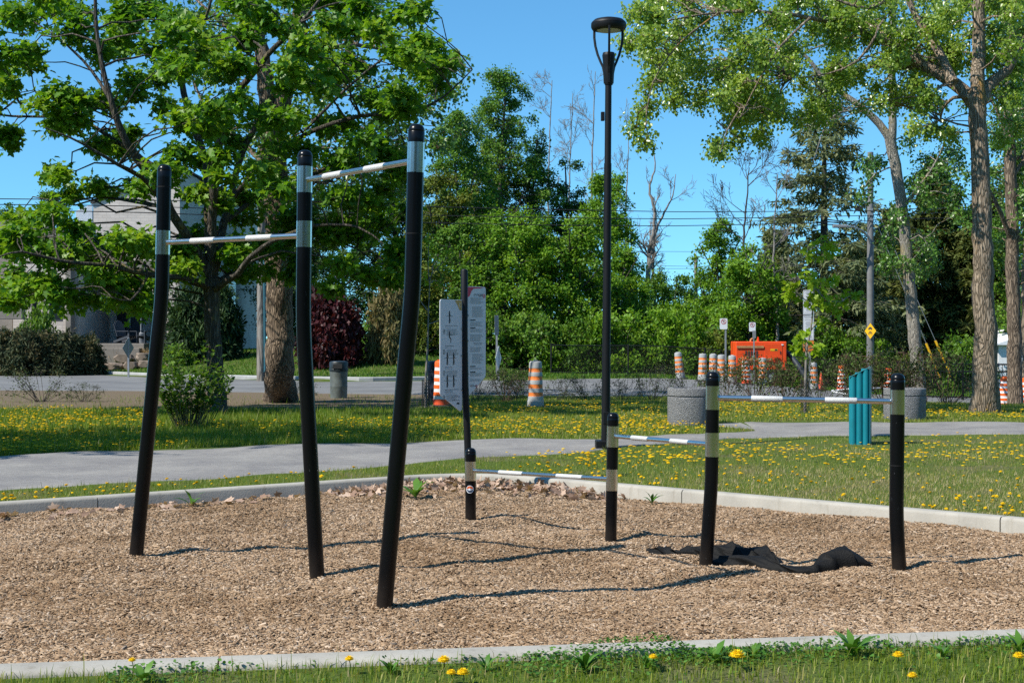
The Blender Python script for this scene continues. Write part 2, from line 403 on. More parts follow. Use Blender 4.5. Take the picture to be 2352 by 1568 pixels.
def unit(a): return a / np.maximum(np.linalg.norm(a, axis=-1, keepdims=True), 1e-9)
LEAF = {  # (across, along, up), faces
    'simple': ([(0, 0, 0), (-.3, .45, .06), (.3, .45, .06), (0, 1, -.05)], [(0, 2, 3), (0, 3, 1)]),
    'needle': ([(0, 0, 0), (-.13, .5, .0), (.13, .5, .0), (0, 1, -.12)], [(0, 2, 3, 1)]),
    'poplar': ([(0, 0, 0), (.42, .18, .07), (.36, .45, .06), (0, 1, -.06), (-.42, .18, .07), (-.36, .45, .06)], [(0, 1, 2, 3), (0, 3, 5, 4)]),
    'maple': ([(0, 0, 0), (.34, -.08, .04), (.27, .20, .05), (.60, .48, .02), (.24, .56, .05), (.20, .76, .03), (0, 1.05, -.06),
               (-.34, -.08, .04), (-.27, .20, .05), (-.60, .48, .02), (-.24, .56, .05), (-.20, .76, .03)],
              [(0, 1, 2, 3, 4, 5, 6), (0, 6, 11, 10, 9, 8, 7)]),
    'clover': ([(0, 0, 0), (.5, .35, .05), (.45, .85, .05), (0, .95, -.03), (-.5, .35, .05), (-.45, .85, .05)], [(0, 1, 2, 3), (0, 3, 5, 4)]),
    'lance': ([(0, 0, 0), (.10, .35, .12), (-.10, .35, .12), (.13, .68, .10), (-.13, .68, .10), (0, 1, -.05)], [(0, 1, 2), (1, 3, 4, 2), (3, 5, 4)]),
}
def leaves(name, C, D, N, S, shape, mat, parent=None, rnd=None, rng=None):
    T, TF = LEAF[shape]; T = np.array(T); k = len(T); n = len(C)
    D = unit(D); B = unit(np.cross(D, N)); U = np.cross(B, D)
    S = np.broadcast_to(np.asarray(S, float), (n,))[:, None, None]
    V = C[:, None] + S * (T[None, :, 0:1] * B[:, None] + T[None, :, 1:2] * D[:, None] + T[None, :, 2:3] * U[:, None])
    if rnd is None: rnd = (rng or np.random.default_rng(1)).random(n)
    base = (np.arange(n) * k)[:, None]
    F, RR = [], []
    for ln in sorted(set(len(f) for f in TF)):
        for f in TF:
            if len(f) == ln: F.append(base + np.array(f)[None]); RR.append(rnd)
    return np_mesh(name, V.reshape(-1, 3), F, mat, parent, RR)
def sticks(A, B, ra, rb, n=3):
    """tapered n-sided prisms from A to B: vertices and quads."""
    A, B = np.asarray(A, float), np.asarray(B, float); m = len(A)
    t = unit(B - A); ref = np.where(np.abs(t[:, 2:3]) < .9, np.array([[0, 0, 1.]]), np.array([[1., 0, 0]]))
    a = unit(np.cross(t, ref)); b = np.cross(t, a)
    an = np.arange(n) * 2 * np.pi / n
    off = np.cos(an)[None, :, None] * a[:, None] + np.sin(an)[None, :, None] * b[:, None]
    ra = np.broadcast_to(np.asarray(ra, float), (m,))[:, None, None]; rb = np.broadcast_to(np.asarray(rb, float), (m,))[:, None, None]
    V = np.concatenate([A[:, None] + off * ra, B[:, None] + off * rb], 1)
    base = (np.arange(m) * 2 * n)[:, None]; j = np.arange(n); j2 = (j + 1) % n
    q = np.stack([j, j2, j2 + n, j + n], 1)
    F = (base[:, None] + q[None]).reshape(-1, 4)
    return V.reshape(-1, 3), F

# ------------------------------------------------------------------ exercise bed outline, kerb, ground
def smooth_poly(pts, step=.12, rad=.8):
    """closed polygon with rounded corners, resampled"""
    out = []; n = len(pts)
    for i in range(n):
        p0, p1, p2 = (Vector(pts[(i + k - 1) % n]) for k in range(3))
        a = p1 + (p0 - p1).normalized() * rad; b = p1 + (p2 - p1).normalized() * rad
        for t in np.linspace(0, 1, 9): out.append(a * (1 - t) ** 2 + p1 * 2 * t * (1 - t) + b * t * t)
    res = []
    for i in range(len(out)):
        a, b = out[i], out[(i + 1) % len(out)]; m = max(1, int((b - a).length / step))
        for k in range(m): res.append(a + (b - a) * k / m)
    return res
BED = [(-7.4, 5.62), (7.4, 7.86), (6.2, 9.65), (-.42, 15.35), (-8.6, 9.75)]      # inner edge of the kerb, at its base
loop = smooth_poly([(x, y) for x, y in BED])
LP = np.array([(p.x, p.y) for p in loop])
tng = unit(np.roll(LP, -1, 0) - np.roll(LP, 1, 0)); NRM = np.stack([tng[:, 1], -tng[:, 0]], 1)    # outward (loop runs counter-clockwise)
def in_poly(px, py, poly):
    px = np.asarray(px); py = np.asarray(py); c = np.zeros(px.shape, bool); n = len(poly)
    for i in range(n):
        x1, y1 = poly[i]; x2, y2 = poly[(i + 1) % n]
        k = ((y1 > py) != (y2 > py)) & (px < (x2 - x1) * (py - y1) / (y2 - y1 + 1e-12) + x1); c ^= k
    return c
KERB_W = .19
def kerb_build():
    mb = MB(); n = len(LP); prof = [(0, -.25), (0, .085), (.012, .105), (.03, .112), (KERB_W - .03, .108), (KERB_W - .008, .10), (KERB_W, .085), (KERB_W, -.25)]
    seglen = 26
    for s in range(0, n, seglen):
        idx = [(s + k) % n for k in range(min(seglen, n - s) + 1)]
        vs = []
        for q, i in enumerate(idx):
            p = LP[i].copy()
            if q == 0: p = p + tng[i] * .005
            if q == len(idx) - 1: p = p - tng[i] * .005
            for o, z in prof:
                w = p + NRM[i] * o; vs.append((w[0], w[1], z + .006 * math.sin(s * 1.7)))
        k = len(prof); fs = []
        for q in range(len(idx) - 1):
            for j in range(k - 1): fs.append((q * k + j, (q + 1) * k + j, (q + 1) * k + j + 1, q * k + j + 1))
        fs += [tuple(range(k)), tuple(range((len(idx) - 1) * k + k - 1, (len(idx) - 1) * k - 1, -1))]
        mb.add(vs, fs)
    return tag(mb.build('kerb', M['kerb'], smooth=True, angle=60), kind='structure')
kerb_build()

# ground: one sheet of rings round the bed reaching past the horizon
def ground_mat():
    m, N, L, b = new_mat('lawn_soil_and_grass')
    v = coords(N, L, 'World'); f = noise(N, L, v, .9, 6, .6); g = noise(N, L, v, 26, 4, .7); h = noise(N, L, v, .23, 3, .5)
    gr = ramp(N, [(.25, (.045, .075, .012)), (.5, (.075, .115, .02)), (.75, (.13, .14, .035))]); L.new(g, gr.inputs[0])
    so = ramp(N, [(.3, (.11, .08, .05)), (.7, (.21, .165, .11))]); L.new(g, so.inputs[0])
    s1 = ramp(N, [(.52, (0, 0, 0)), (.66, (1, 1, 1))]); L.new(f, s1.inputs[0])
    # bare trodden soil round the big tree and along the street
    ge = N.new('ShaderNodeNewGeometry'); sp = N.new('ShaderNodeSeparateXYZ'); L.new(ge.outputs['Position'], sp.inputs[0])
    yy = N.new('ShaderNodeMapRange'); yy.inputs[1].default_value = 28.5; yy.inputs[2].default_value = 31.5; L.new(sp.outputs[1], yy.inputs[0])
    y2 = N.new('ShaderNodeMapRange'); y2.inputs[1].default_value = 46; y2.inputs[2].default_value = 44; L.new(sp.outputs[1], y2.inputs[0])
    xx = N.new('ShaderNodeMapRange'); xx.inputs[1].default_value = 0.5; xx.inputs[2].default_value = -3.5; L.new(sp.outputs[0], xx.inputs[0])
    soil = math_node(N, L, 'MULTIPLY', math_node(N, L, 'MULTIPLY', yy.outputs[0], xx.outputs[0]), y2.outputs[0])
    sn = math_node(N, L, 'ADD', math_node(N, L, 'MULTIPLY', soil, .9), math_node(N, L, 'SUBTRACT', f, .5))
    sr = ramp(N, [(.35, (0, 0, 0)), (.6, (1, 1, 1))]); L.new(sn, sr.inputs[0])
    mx = math_node(N, L, 'MAXIMUM', sr.outputs[0], math_node(N, L, 'MULTIPLY', s1.outputs[0], .55))
    c = mixc(N, L, mx, gr.outputs[0], so.outputs[0])
    L.new(c, b.inputs['Base Color']); sock(b, 'Roughness', .95); sock(b, 'Specular IOR Level', .1)
    bump(N, L, g, b, .6, .04); return m
M['ground'] = ground_mat()
CEN = np.array([-.4, 9.6]); OUT = LP + NRM * (KERB_W - .01)
def ring_sheet():
    sc = [1.0]; st = .015
    while sc[-1] < 160: sc.append(sc[-1] + st); st *= 1.075
    n = len(OUT); V = []
    for s in sc:
        p = CEN + (OUT - CEN) * s; z = gz(p[:, 0], p[:, 1])
        if s == 1.0: z = z - .0
        V.append(np.column_stack([p, z]))
    V = np.concatenate(V); k = len(sc)
    a = (np.arange(k - 1)[:, None] * n + np.arange(n)[None]); b = (np.arange(k - 1)[:, None] * n + (np.arange(n)[None] + 1) % n)
    F = np.stack([a, a + n, b + n, b], -1).reshape(-1, 4)
    o = np_mesh('ground', V, [F], M['ground']); o.data.polygons.foreach_set('use_smooth', [True] * len(o.data.polygons))
    return tag(o, kind='structure')
ring_sheet()

# ------------------------------------------------------------------ gravel path and street
def gravel_mat():
    m, N, L, b = new_mat('grey_stone_dust')
    v = coords(N, L, 'World'); f = noise(N, L, v, 130, 4, .75); g = noise(N, L, v, 1.1, 5, .6); h = noise(N, L, coords(N, L, 'World', (1, 2.2, 1)), 9, 4, .6)
    r = ramp(N, [(.3, (.14, .137, .132)), (.5, (.265, .258, .25)), (.7, (.44, .43, .415))]); L.new(f, r.inputs[0])
    r2 = ramp(N, [(.35, (.78, .77, .78)), (.65, (1.08, 1.06, 1.02))]); L.new(g, r2.inputs[0])
    r3 = ramp(N, [(.35, (.86, .86, .86)), (.65, (1.1, 1.08, 1.05))]); L.new(h, r3.inputs[0])
    c = mixc(N, L, 1.0, mixc(N, L, 1.0, r.outputs[0], r2.outputs[0], 'MULTIPLY'), r3.outputs[0], 'MULTIPLY')
    L.new(c, b.inputs['Base Color']); sock(b, 'Roughness', .95); sock(b, 'Specular IOR Level', .1); bump(N, L, f, b, .55, .012); return m
M['gravel'] = gravel_mat()
def asphalt_mat():
    m, N, L, b = new_mat('old_asphalt')
    v = coords(N, L, 'World'); f = noise(N, L, v, 60, 4, .7); g = noise(N, L, v, .5, 5, .6)
    r = ramp(N, [(.3, (.13, .128, .125)), (.7, (.21, .207, .20))]); L.new(f, r.inputs[0])
    r2 = ramp(N, [(.35, (.75, .75, .76)), (.65, (1.1, 1.1, 1.08))]); L.new(g, r2.inputs[0])
    c = mixc(N, L, 1.0, r.outputs[0], r2.outputs[0], 'MULTIPLY')
    L.new(c, b.inputs['Base Color']); sock(b, 'Roughness', .9); return m
M['asphalt'] = asphalt_mat()
def interp_poly(pts, x): return np.interp(x, [p[0] for p in pts], [p[1] for p in pts])
def gpts(px): return [tuple(G(u, v))[:2] for u, v in px]
PATH_NEAR = [(-60, 4.0), (-12, 9.7)] + gpts([(0, 1130), (350, 1108), (730, 1083), (1060, 1055), (1400, 1031), (1700, 1006), (2100, 1000), (2352, 998)]) + [(14, 22.3), (60, 26)]
PATH_FAR = [(-60, 9.5), (-12, 15.2)] + gpts([(0, 1048), (400, 1031), (800, 1018), (1380, 1009), (1640, 996)])
pf_tip = gpts([(1735, 989)])[0]; PATH_FAR2 = gpts([(1650, 973), (1720, 969), (2050, 970), (2352, 971)]) + [(14, 24.8), (60, 30)]
def path_far(x):
    x = np.asarray(x, float)
    a = interp_poly(PATH_FAR + [pf_tip], x); b = interp_poly(PATH_FAR2, x)
    return np.where(x < pf_tip[0], a, b)
def path_strip(name, xs, yn, yf, nrow, lift, mat, kind='structure', seed=0):
    rng = np.random.default_rng(seed); V = []
    jn = np.convolve(rng.normal(0, .09, len(xs)), np.ones(3) / 3, 'same'); jf = np.convolve(rng.normal(0, .09, len(xs)), np.ones(3) / 3, 'same')
    for k in range(nrow):
        t = k / (nrow - 1); y = (yn + jn) * (1 - t) + (yf + jf) * t
        edge = -.03 if k in (0, nrow - 1) else lift
        V.append(np.column_stack([xs, y, gz(xs, y) + edge]))
    n = len(xs); V = np.concatenate(V)
    a = np.arange(nrow - 1)[:, None] * n + np.arange(n - 1)[None]; F = np.stack([a, a + 1, a + n + 1, a + n], -1).reshape(-1, 4)
    o = np_mesh(name, V, [F], mat); o.data.polygons.foreach_set('use_smooth', [True] * len(o.data.polygons)); return tag(o, kind=kind)
xs = np.arange(-40, 42, .16)
path_strip('gravel_path', xs, interp_poly(PATH_NEAR, xs), path_far(xs), 26, .012, M['gravel'])
# the spur behind the planters: joins the main path at the tip of the grass wedge
sx = np.linspace(PATH_FAR2[0][0] - .4, pf_tip[0] + .02, 14)
sn = np.interp(sx, [sx[0], pf_tip[0]], [PATH_FAR2[0][1] - .25, pf_tip[1] + .05]); sf = interp_poly(PATH_FAR2, sx)
path_strip('gravel_spur_path', sx, sn, sf, 8, .014, M['gravel'], seed=4)
def on_path(x, y):
    a = (y > interp_poly(PATH_NEAR, x) - .02) & (y < path_far(x) + .02)
    s = (x > sx[0]) & (x < pf_tip[0]) & (y > np.interp(x, sx, sn)) & (y < np.interp(x, sx, sf))
    return a | s
xs = np.concatenate([np.linspace(-110, -30, 40), np.arange(-29.5, 30, .6), np.linspace(31, 110, 40)])
path_strip('street', xs, road_near(xs), road_far(xs) - .02, 30, .03, M['asphalt'], seed=2)
def street_kerb():
    xs = np.concatenate([np.linspace(-60, -30, 16), np.arange(-29, -1.6, .5)]); mb = MB(); k = 0
    yy = road_far(xs); vs = []
    for x, y in zip(xs, yy):
        z = gzf(x, y - .05)
        for dy, dz in ((0, -.1), (0.0, .15), (.03, .175), (.22, .175), (.25, .14), (.25, -.1)): vs.append((x, y + dy, z + dz))
    fs = []
    for i in range(len(xs) - 1):
        if i % 9 == 8: pass
        for j in range(5): fs.append((i * 6 + j, i * 6 + 6 + j, i * 6 + 7 + j, i * 6 + 1 + j))
    mb.add(vs, fs); return tag(mb.build('street_kerb', M['street_kerb']), kind='structure')
street_kerb()

# ------------------------------------------------------------------ mulch: heaped surface and loose chips
POSTS = {}
def px_post(u, v): 
    p = G(u, v, 0.0); return (p.x, p.y)
LOW_BASE = [px_post(1081, 1196), px_post(1403, 1243), px_post(1622, 1300), px_post(2065, 1314)]
TALL_BASE = [px_post(312, 1280), px_post(728, 1323), px_post(882, 1398)]
WN = np.random.default_rng(5).normal(0, 1, (40, 4)); WN[:, :2] *= 2.6
def mz(x, y):
    x = np.asarray(x, float); y = np.asarray(y, float); z = np.zeros(x.shape)
    for a, b, c, d in WN: z = z + .0026 * np.sin(a * x + b * y + c * 6)
    for a, b, c, d in WN[:20]: z = z + .0022 * np.sin(3.1 * a * x + 3.1 * b * y + d * 6)
    for px, py in LOW_BASE: 
        r = np.hypot(x - px, y - py); z = z + .032 * np.exp(-((r - .30) / .2) ** 2) - .012 * np.exp(-(r / .15) ** 2) + .02 * np.exp(-(r / .08) ** 2)
    for px, py in TALL_BASE:
        r = np.hypot(x - px, y - py); z = z + .025 * np.exp(-((r - .4) / .2) ** 2) + .015 * np.exp(-(r / .09) ** 2)
    r = np.hypot((x - 2.15) / 1.2, (y - 10.4) / .5); z = z - .04 * np.exp(-r * r)
    return z
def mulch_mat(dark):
    m, N, L, b = new_mat('wood_chips' if not dark else 'mulch_shaded_underlayer')
    k = .55 if dark else 1.0  # underlayer colours darkened so the gaps between chips look shadowed
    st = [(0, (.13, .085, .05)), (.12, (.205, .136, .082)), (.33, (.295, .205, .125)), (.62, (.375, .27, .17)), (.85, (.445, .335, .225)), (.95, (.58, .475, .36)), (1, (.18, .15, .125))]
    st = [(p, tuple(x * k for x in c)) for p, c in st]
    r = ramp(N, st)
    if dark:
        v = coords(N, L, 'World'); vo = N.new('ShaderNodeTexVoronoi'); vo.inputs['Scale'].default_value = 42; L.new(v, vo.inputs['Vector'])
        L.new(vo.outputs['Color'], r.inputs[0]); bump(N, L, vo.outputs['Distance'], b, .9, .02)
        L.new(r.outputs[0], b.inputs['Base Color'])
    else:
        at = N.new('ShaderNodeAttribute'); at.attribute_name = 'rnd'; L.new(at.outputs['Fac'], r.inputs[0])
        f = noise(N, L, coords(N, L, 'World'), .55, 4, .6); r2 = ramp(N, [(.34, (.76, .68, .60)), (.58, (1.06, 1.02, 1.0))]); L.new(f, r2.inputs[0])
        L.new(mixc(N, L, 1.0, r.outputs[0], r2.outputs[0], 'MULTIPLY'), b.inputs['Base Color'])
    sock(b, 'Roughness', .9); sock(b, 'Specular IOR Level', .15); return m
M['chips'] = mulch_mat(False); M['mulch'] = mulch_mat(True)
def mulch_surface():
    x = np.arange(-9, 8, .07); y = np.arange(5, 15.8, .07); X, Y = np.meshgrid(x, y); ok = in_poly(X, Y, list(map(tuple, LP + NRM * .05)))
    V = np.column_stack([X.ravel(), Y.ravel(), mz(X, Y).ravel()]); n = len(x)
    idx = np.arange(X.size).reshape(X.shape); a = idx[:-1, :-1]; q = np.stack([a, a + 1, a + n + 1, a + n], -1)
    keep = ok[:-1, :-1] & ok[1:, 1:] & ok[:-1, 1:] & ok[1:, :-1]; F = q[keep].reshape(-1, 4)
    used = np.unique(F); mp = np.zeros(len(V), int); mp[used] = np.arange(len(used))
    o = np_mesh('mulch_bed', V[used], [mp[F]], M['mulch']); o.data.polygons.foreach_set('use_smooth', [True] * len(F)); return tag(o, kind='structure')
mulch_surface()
def wood_chips(n=330000, seed=3):
    rng = np.random.default_rng(seed)
    Y = 15.6 * (5.6 / 15.6) ** rng.random(n * 2); X = (rng.random(n * 2) - .5) * 2 * (.41 * Y + .2)    # about even in the picture, real places on the bed
    ok = in_poly(X, Y, list(map(tuple, LP - NRM * .01))); X, Y = X[ok][:n], Y[ok][:n]; n = len(X)
    Ln = rng.gamma(2.6, .0066, n) + .006; Wd = Ln * rng.uniform(.10, .34, n) + .0022; Th = rng.uniform(.0015, .006, n)
    big = rng.random(n) < .012; Ln[big] *= 2.2; Wd[big] *= 1.2
    az = rng.random(n) * np.pi * 2
    tilt = rng.normal(0, .22, n); roll = rng.normal(0, .36, n)
    D = np.stack([np.cos(az) * np.cos(tilt), np.sin(az) * np.cos(tilt), np.sin(tilt)], 1)
    B = unit(np.cross(D, np.array([[0, 0, 1.]]))); U = np.cross(B, D)
    B2 = B * np.cos(roll)[:, None] + U * np.sin(roll)[:, None]; U2 = np.cross(B2, D)
    C = np.column_stack([X, Y, mz(X, Y) + rng.uniform(.0, .011, n)])
    cs = np.array([(-1, -1, -1), (1, -1, -1), (1, 1, -1), (-1, 1, -1), (-.8, -.9, 1), (.9, -.8, 1), (.8, .9, 1), (-.9, .8, 1)]) * .5
    cs = cs[None] * rng.uniform(.75, 1.1, (n, 8, 1))
    V = C[:, None] + cs[..., 0:1] * (D * Ln[:, None])[:, None] + cs[..., 1:2] * (B2 * Wd[:, None])[:, None] + cs[..., 2:3] * (U2 * Th[:, None])[:, None]
    q = np.array([(4, 5, 6, 7), (0, 1, 5, 4), (1, 2, 6, 5), (2, 3, 7, 6), (3, 0, 4, 7)])
    F = ((np.arange(n) * 8)[:, None, None] + q[None]).reshape(-1, 4); rr = np.repeat(rng.random(n), 5)
    return tag(np_mesh('wood_chips', V.reshape(-1, 3), [F], M['chips'], None, [rr]), kind='stuff')
wood_chips()

def leaf_litter():
    rng = np.random.default_rng(8); C = []
    n = 900; t = rng.random(n)
    a = np.array([-1.9, 14.25]); c = np.array([-.42, 15.25]); b = np.array([1.15, 13.95])
    k = rng.random(n) < .5
    base = np.where(k[:, None], a + (c - a) * t[:, None], c + (b - c) * t[:, None])
    inn = rng.gamma(1.6, .14, n); dirn = np.where(k[:, None], np.array([[.55, -.83]]), np.array([[-.65, -.76]]))
    p = base + dirn * inn[:, None]
    ex = np.column_stack([rng.uniform(-4.6, -1.9, 90), np.zeros(90)]); ex[:, 1] = 9.75 + (ex[:, 0] + 8.6) * (5.6 / 8.18) - rng.gamma(1.5, .12, 90) - .12
    p = np.concatenate([p, ex]); n = len(p)
    ok = in_poly(p[:, 0], p[:, 1], list(map(tuple, LP - NRM * .06))); p = p[ok]; n = len(p)
    h = np.interp(np.hypot(p[:, 0] + .42, p[:, 1] - 15.2), [0, 1.5, 4], [.055, .035, .015]) * rng.random(n) + .012
    D = unit(rng.normal(0, 1, (n, 3)) * [1, 1, .45]); N_ = unit(rng.normal(0, .7, (n, 3)) + [0, 0, .8])
    o = leaves('leaf_litter', np.column_stack([p, mz(p[:, 0], p[:, 1]) + h]), D, N_, rng.uniform(.05, .095, n), 'maple', M['deadleaf'], rng=rng)
    return tag(o, kind='stuff')
M['deadleaf'] = leafmat('dead_leaf', ramp3((.26, .165, .115), (.42, .29, .21), (.56, .42, .32)), .7, .12, .2)
leaf_litter()

# ------------------------------------------------------------------ grass, clover, dandelions
M['grass'] = leafmat('grass_blade', [(.0, (.08, .16, .010)), (.35, (.165, .235, .018)), (.6, (.245, .265, .04)), (.78, (.35, .30, .11)), (1, (.52, .42, .25))], .5, .32, .25)
M['grass_lush'] = leafmat('lush_grass_blade', [(.0, (.035, .105, .010)), (.5, (.075, .18, .014)), (.9, (.14, .23, .025)), (1, (.26, .24, .08))], .5, .34, .25)
bed_out = list(map(tuple, LP + NRM * (KERB_W + .005)))
def blades(name, X, Y, H, W, mat, rnd, rng, lean=.55, seg=1):
    n = len(X); az = rng.random(n) * 2 * np.pi; ln = np.abs(rng.normal(0, lean, n)).clip(0, 1.3)
    d = np.stack([np.cos(az), np.sin(az)], 1); side = np.stack([-d[:, 1], d[:, 0], np.zeros(n)], 1) * W[:, None]
    # turn the flat side partly up so that it is seen from afar
    base = np.column_stack([X, Y, gz(X, Y) - .004]); hor = np.column_stack([d, np.zeros(n)])
    top = base + hor * (np.sin(ln) * H)[:, None] + np.array([[0, 0, 1.]]) * (np.cos(ln) * H)[:, None]
    if seg == 1:
        V = np.stack([base - side, base + side, top], 1); F = (np.arange(n) * 3)[:, None] + np.array([[0, 1, 2]])
        return tag(np_mesh(name, V.reshape(-1, 3), [F], mat, None, [rnd]), kind='stuff')
    mid = base + hor * (np.sin(ln * .45) * H * .55)[:, None] + np.array([[0, 0, 1.]]) * (np.cos(ln * .45) * H * .6)[:, None]
    V = np.stack([base - side, base + side, mid + side * .8, mid - side * .8, top], 1)
    bb = (np.arange(n) * 5)[:, None]
    return tag(np_mesh(name, V.reshape(-1, 3), [bb + np.array([[0, 1, 2, 3]]), bb + np.array([[3, 2, 4]])], mat, None, [rnd, rnd]), kind='stuff')
def sample_ground(n, y0, y1, rng, xw=.43, xa=-1e9, xb=1e9):
    Y = y1 * (y0 / y1) ** rng.random(n); X = (rng.random(n) - .5) * 2 * (xw * Y + .3)
    o = np.abs(rng.normal(0, .09, len(X))) * (rng.random(len(X)) < .6)      # some blades stray over the edge of the path
    inner = on_path(X, Y + o) & on_path(X, Y - o); ok = ~in_poly(X, Y, bed_out) & ~inner & (X > xa) & (X < xb); return X[ok], Y[ok]
def vnoise(x, y, s, seed):
    r = np.random.default_rng(seed).normal(0, 1, (14, 3)); z = np.zeros(np.shape(x))
    for a, b, c in r: z = z + np.sin(a * x * s + b * y * s + c * 6)
    return z / 5
rng = np.random.default_rng(21)
# the strip before the near kerb
n = 30000; X = rng.uniform(-3.0, 3.4, n); Y = rng.uniform(5.5, 7.6, n); ok = ~in_poly(X, Y, bed_out) & (Y < 7.4); X, Y = X[ok], Y[ok]
pat = vnoise(X, Y, 2.2, 4); k = rng.random(len(X)) < np.clip(.75 + .5 * pat, .25, 1); X, Y, pat = X[k], Y[k], pat[k]
blades('front_grass', X, Y, rng.gamma(6, .0075, len(X)) + .008, rng.uniform(.0012, .003, len(X)), M['grass'], np.clip(rng.normal(.42 - .12 * pat, .2, len(X)), 0, 1), rng, .7, 2)
# lawn between bed and path and right lawn
X, Y = sample_ground(260000, 9.2, 22.5, rng)
near = Y < interp_poly(PATH_NEAR, X); X, Y = X[near], Y[near]; pat = vnoise(X, Y, .9, 9)
dry = np.clip(.10 + ss((X - .2) / 4) * .25 + .12 * pat, -.2, .5)
k = rng.random(len(X)) < np.clip(.9 - .3 * dry + .3 * pat, .3, 1); X, Y, dry = X[k], Y[k], dry[k]
blades('lawn_grass', X, Y, rng.gamma(5, .0070, len(X)) * (1 - .3 * dry) + .008, rng.uniform(.002, .0042, len(X)), M['grass'], np.clip(rng.normal(.38 + dry, .2, len(X)), 0, 1), rng, .75)
# lawn beyond the path
X, Y = sample_ground(300000, 17.5, 38, rng)
far = Y > path_far(X); X, Y = X[far], Y[far]; pat = vnoise(X, Y, .55, 12)
bare = ss((Y - 28.3) / 2.2) * ss((1.0 - X) / 4); k = rng.random(len(X)) < np.clip(1.0 + .2 * pat - 1.05 * bare, .04, 1); X, Y = X[k], Y[k]
wet = ss((-X + 2) / 6)
rn = np.clip(rng.normal(.48, .2, len(X)) - .20 * wet, 0, 1)
blades('far_lawn_grass', X, Y, rng.gamma(5, .011, len(X)) * (.75 + .7 * wet) + .012, rng.uniform(.004, .009, len(X)), M['grass'], rn, rng, .6)
# verge and house lawn beyond the street
X, Y = sample_ground(150000, 49, 74, rng, .45); k = (Y > road_far(X) + .3) & (rng.random(len(X)) < .9); X, Y = X[k], Y[k]
blades('verge_grass', X, Y, rng.gamma(4, .016, len(X)) + .02, rng.uniform(.012, .028, len(X)), M['grass_lush'], rng.random(len(X)), rng, .5)

# clover and broad weeds along the near kerb
def ground_foliage(name, X, Y, Z, S, shape, mat, rng, up=1.0, parent=None):
    n = len(X); D = unit(np.column_stack([rng.normal(0, 1, n), rng.normal(0, 1, n), rng.uniform(-.1, .5, n)])); N_ = unit(rng.normal(0, .45, (n, 3)) + [0, 0, up])
    return leaves(name, np.column_stack([X, Y, Z]), D, N_, S, shape, mat, parent, rng=rng)
M['clover'] = leafmat('clover_leaf', ramp3((.035, .10, .012), (.07, .19, .02), (.13, .27, .04)), .5, .3, .3)
n = 22000; X = rng.uniform(-1.8, 2.9, n); edge = 5.62 + (X + 7.4) * (2.24 / 14.8) - KERB_W; dd = rng.exponential(.17, n) - .015; Y = edge - dd
k = rng.random(n) < np.clip(.45 + .8 * vnoise(X, Y, 1.7, 31), .04, 1) * np.where(X < .05, .35, 1) * np.where(X > 1.2, .4, 1); X, Y, dd = X[k], Y[k], dd[k]
top = (.035 + .07 * np.exp(-((X - .62) / .5) ** 2) * np.exp(-np.abs(dd) / .2) + .04 * np.exp(-((X - 1.7) / .25) ** 2)) * (.75 + .45 * vnoise(X, Y, 4, 3)).clip(.3, 1.2)
o = ground_foliage('clover', X, Y, gz(X, Y) + .008 + rng.random(len(X)) ** .6 * top, rng.uniform(.009, .021, len(X)), 'clover', M['clover'], rng, 1.3)
tag(o, kind='stuff')

# dandelion plants: rosettes
def rosette(name, x, y, k, ln, rng, label, mat=None, z=None):
    az = np.arange(k) * 2.4 + rng.random() ; el = rng.uniform(.35, 1.15, k)
    D = np.stack([np.cos(az) * np.cos(el), np.sin(az) * np.cos(el), np.sin(el)], 1); N_ = np.stack([-np.cos(az) * np.sin(el), -np.sin(az) * np.sin(el), np.cos(el)], 1)
    zz = gzf(x, y) if z is None else z
    o = leaves(name, np.tile(np.array([[x, y, zz]]), (k, 1)), D, N_, ln * rng.uniform(.6, 1.1, k), 'lance', mat or M['clover'], rng=rng)
    return tag(o, label, 'weed', 'leafy weeds by the kerbs')
rosette('weed', 1.62, 6.62, 16, .16, rng, 'tall leafy weed leaning over the near kerb, right of centre')
rosette('weed', -1.62, 6.13, 8, .12, rng, 'small broad leaved weed beside the near kerb at far left')
for q, (wx, wy, lab) in enumerate(((-.55, 6.28, 'low rosette of leaves left of the dandelion cluster'), (.62, 6.40, 'low rosette among the clover right of the dandelion cluster'), (.95, 6.52, 'broad leaf clump in the clover halfway to the tall weed'),
                                   (1.15, 6.60, 'leaf clump in the clover just left of the tall weed'), (2.05, 6.62, 'leaf clump right of the tall weed by the kerb'), (2.45, 6.72, 'leaf clump by the kerb near the right corner'), (-.12, 6.36, 'leaf clump at the left end of the clover'))):
    rosette('weed', wx, wy, 12, .085 + .02 * (q % 3), rng, lab)
rosette('weed', .33, 6.33, 14, .12, rng, 'leafy weed round the biggest dandelion at the near kerb')
rosette('weed', -.95, 13.75, 14, .26, rng, 'grassy weed tuft growing in the dead leaves at the bed corner', z=.02)
rosette('weed', -3.05, 13.25, 6, .2, rng, 'upright weed in the mulch against the shaded kerb', z=.0)
rosette('weed', 1.35, 13.45, 6, .16, rng, 'small weed in the mulch against the sunlit kerb', z=.0)

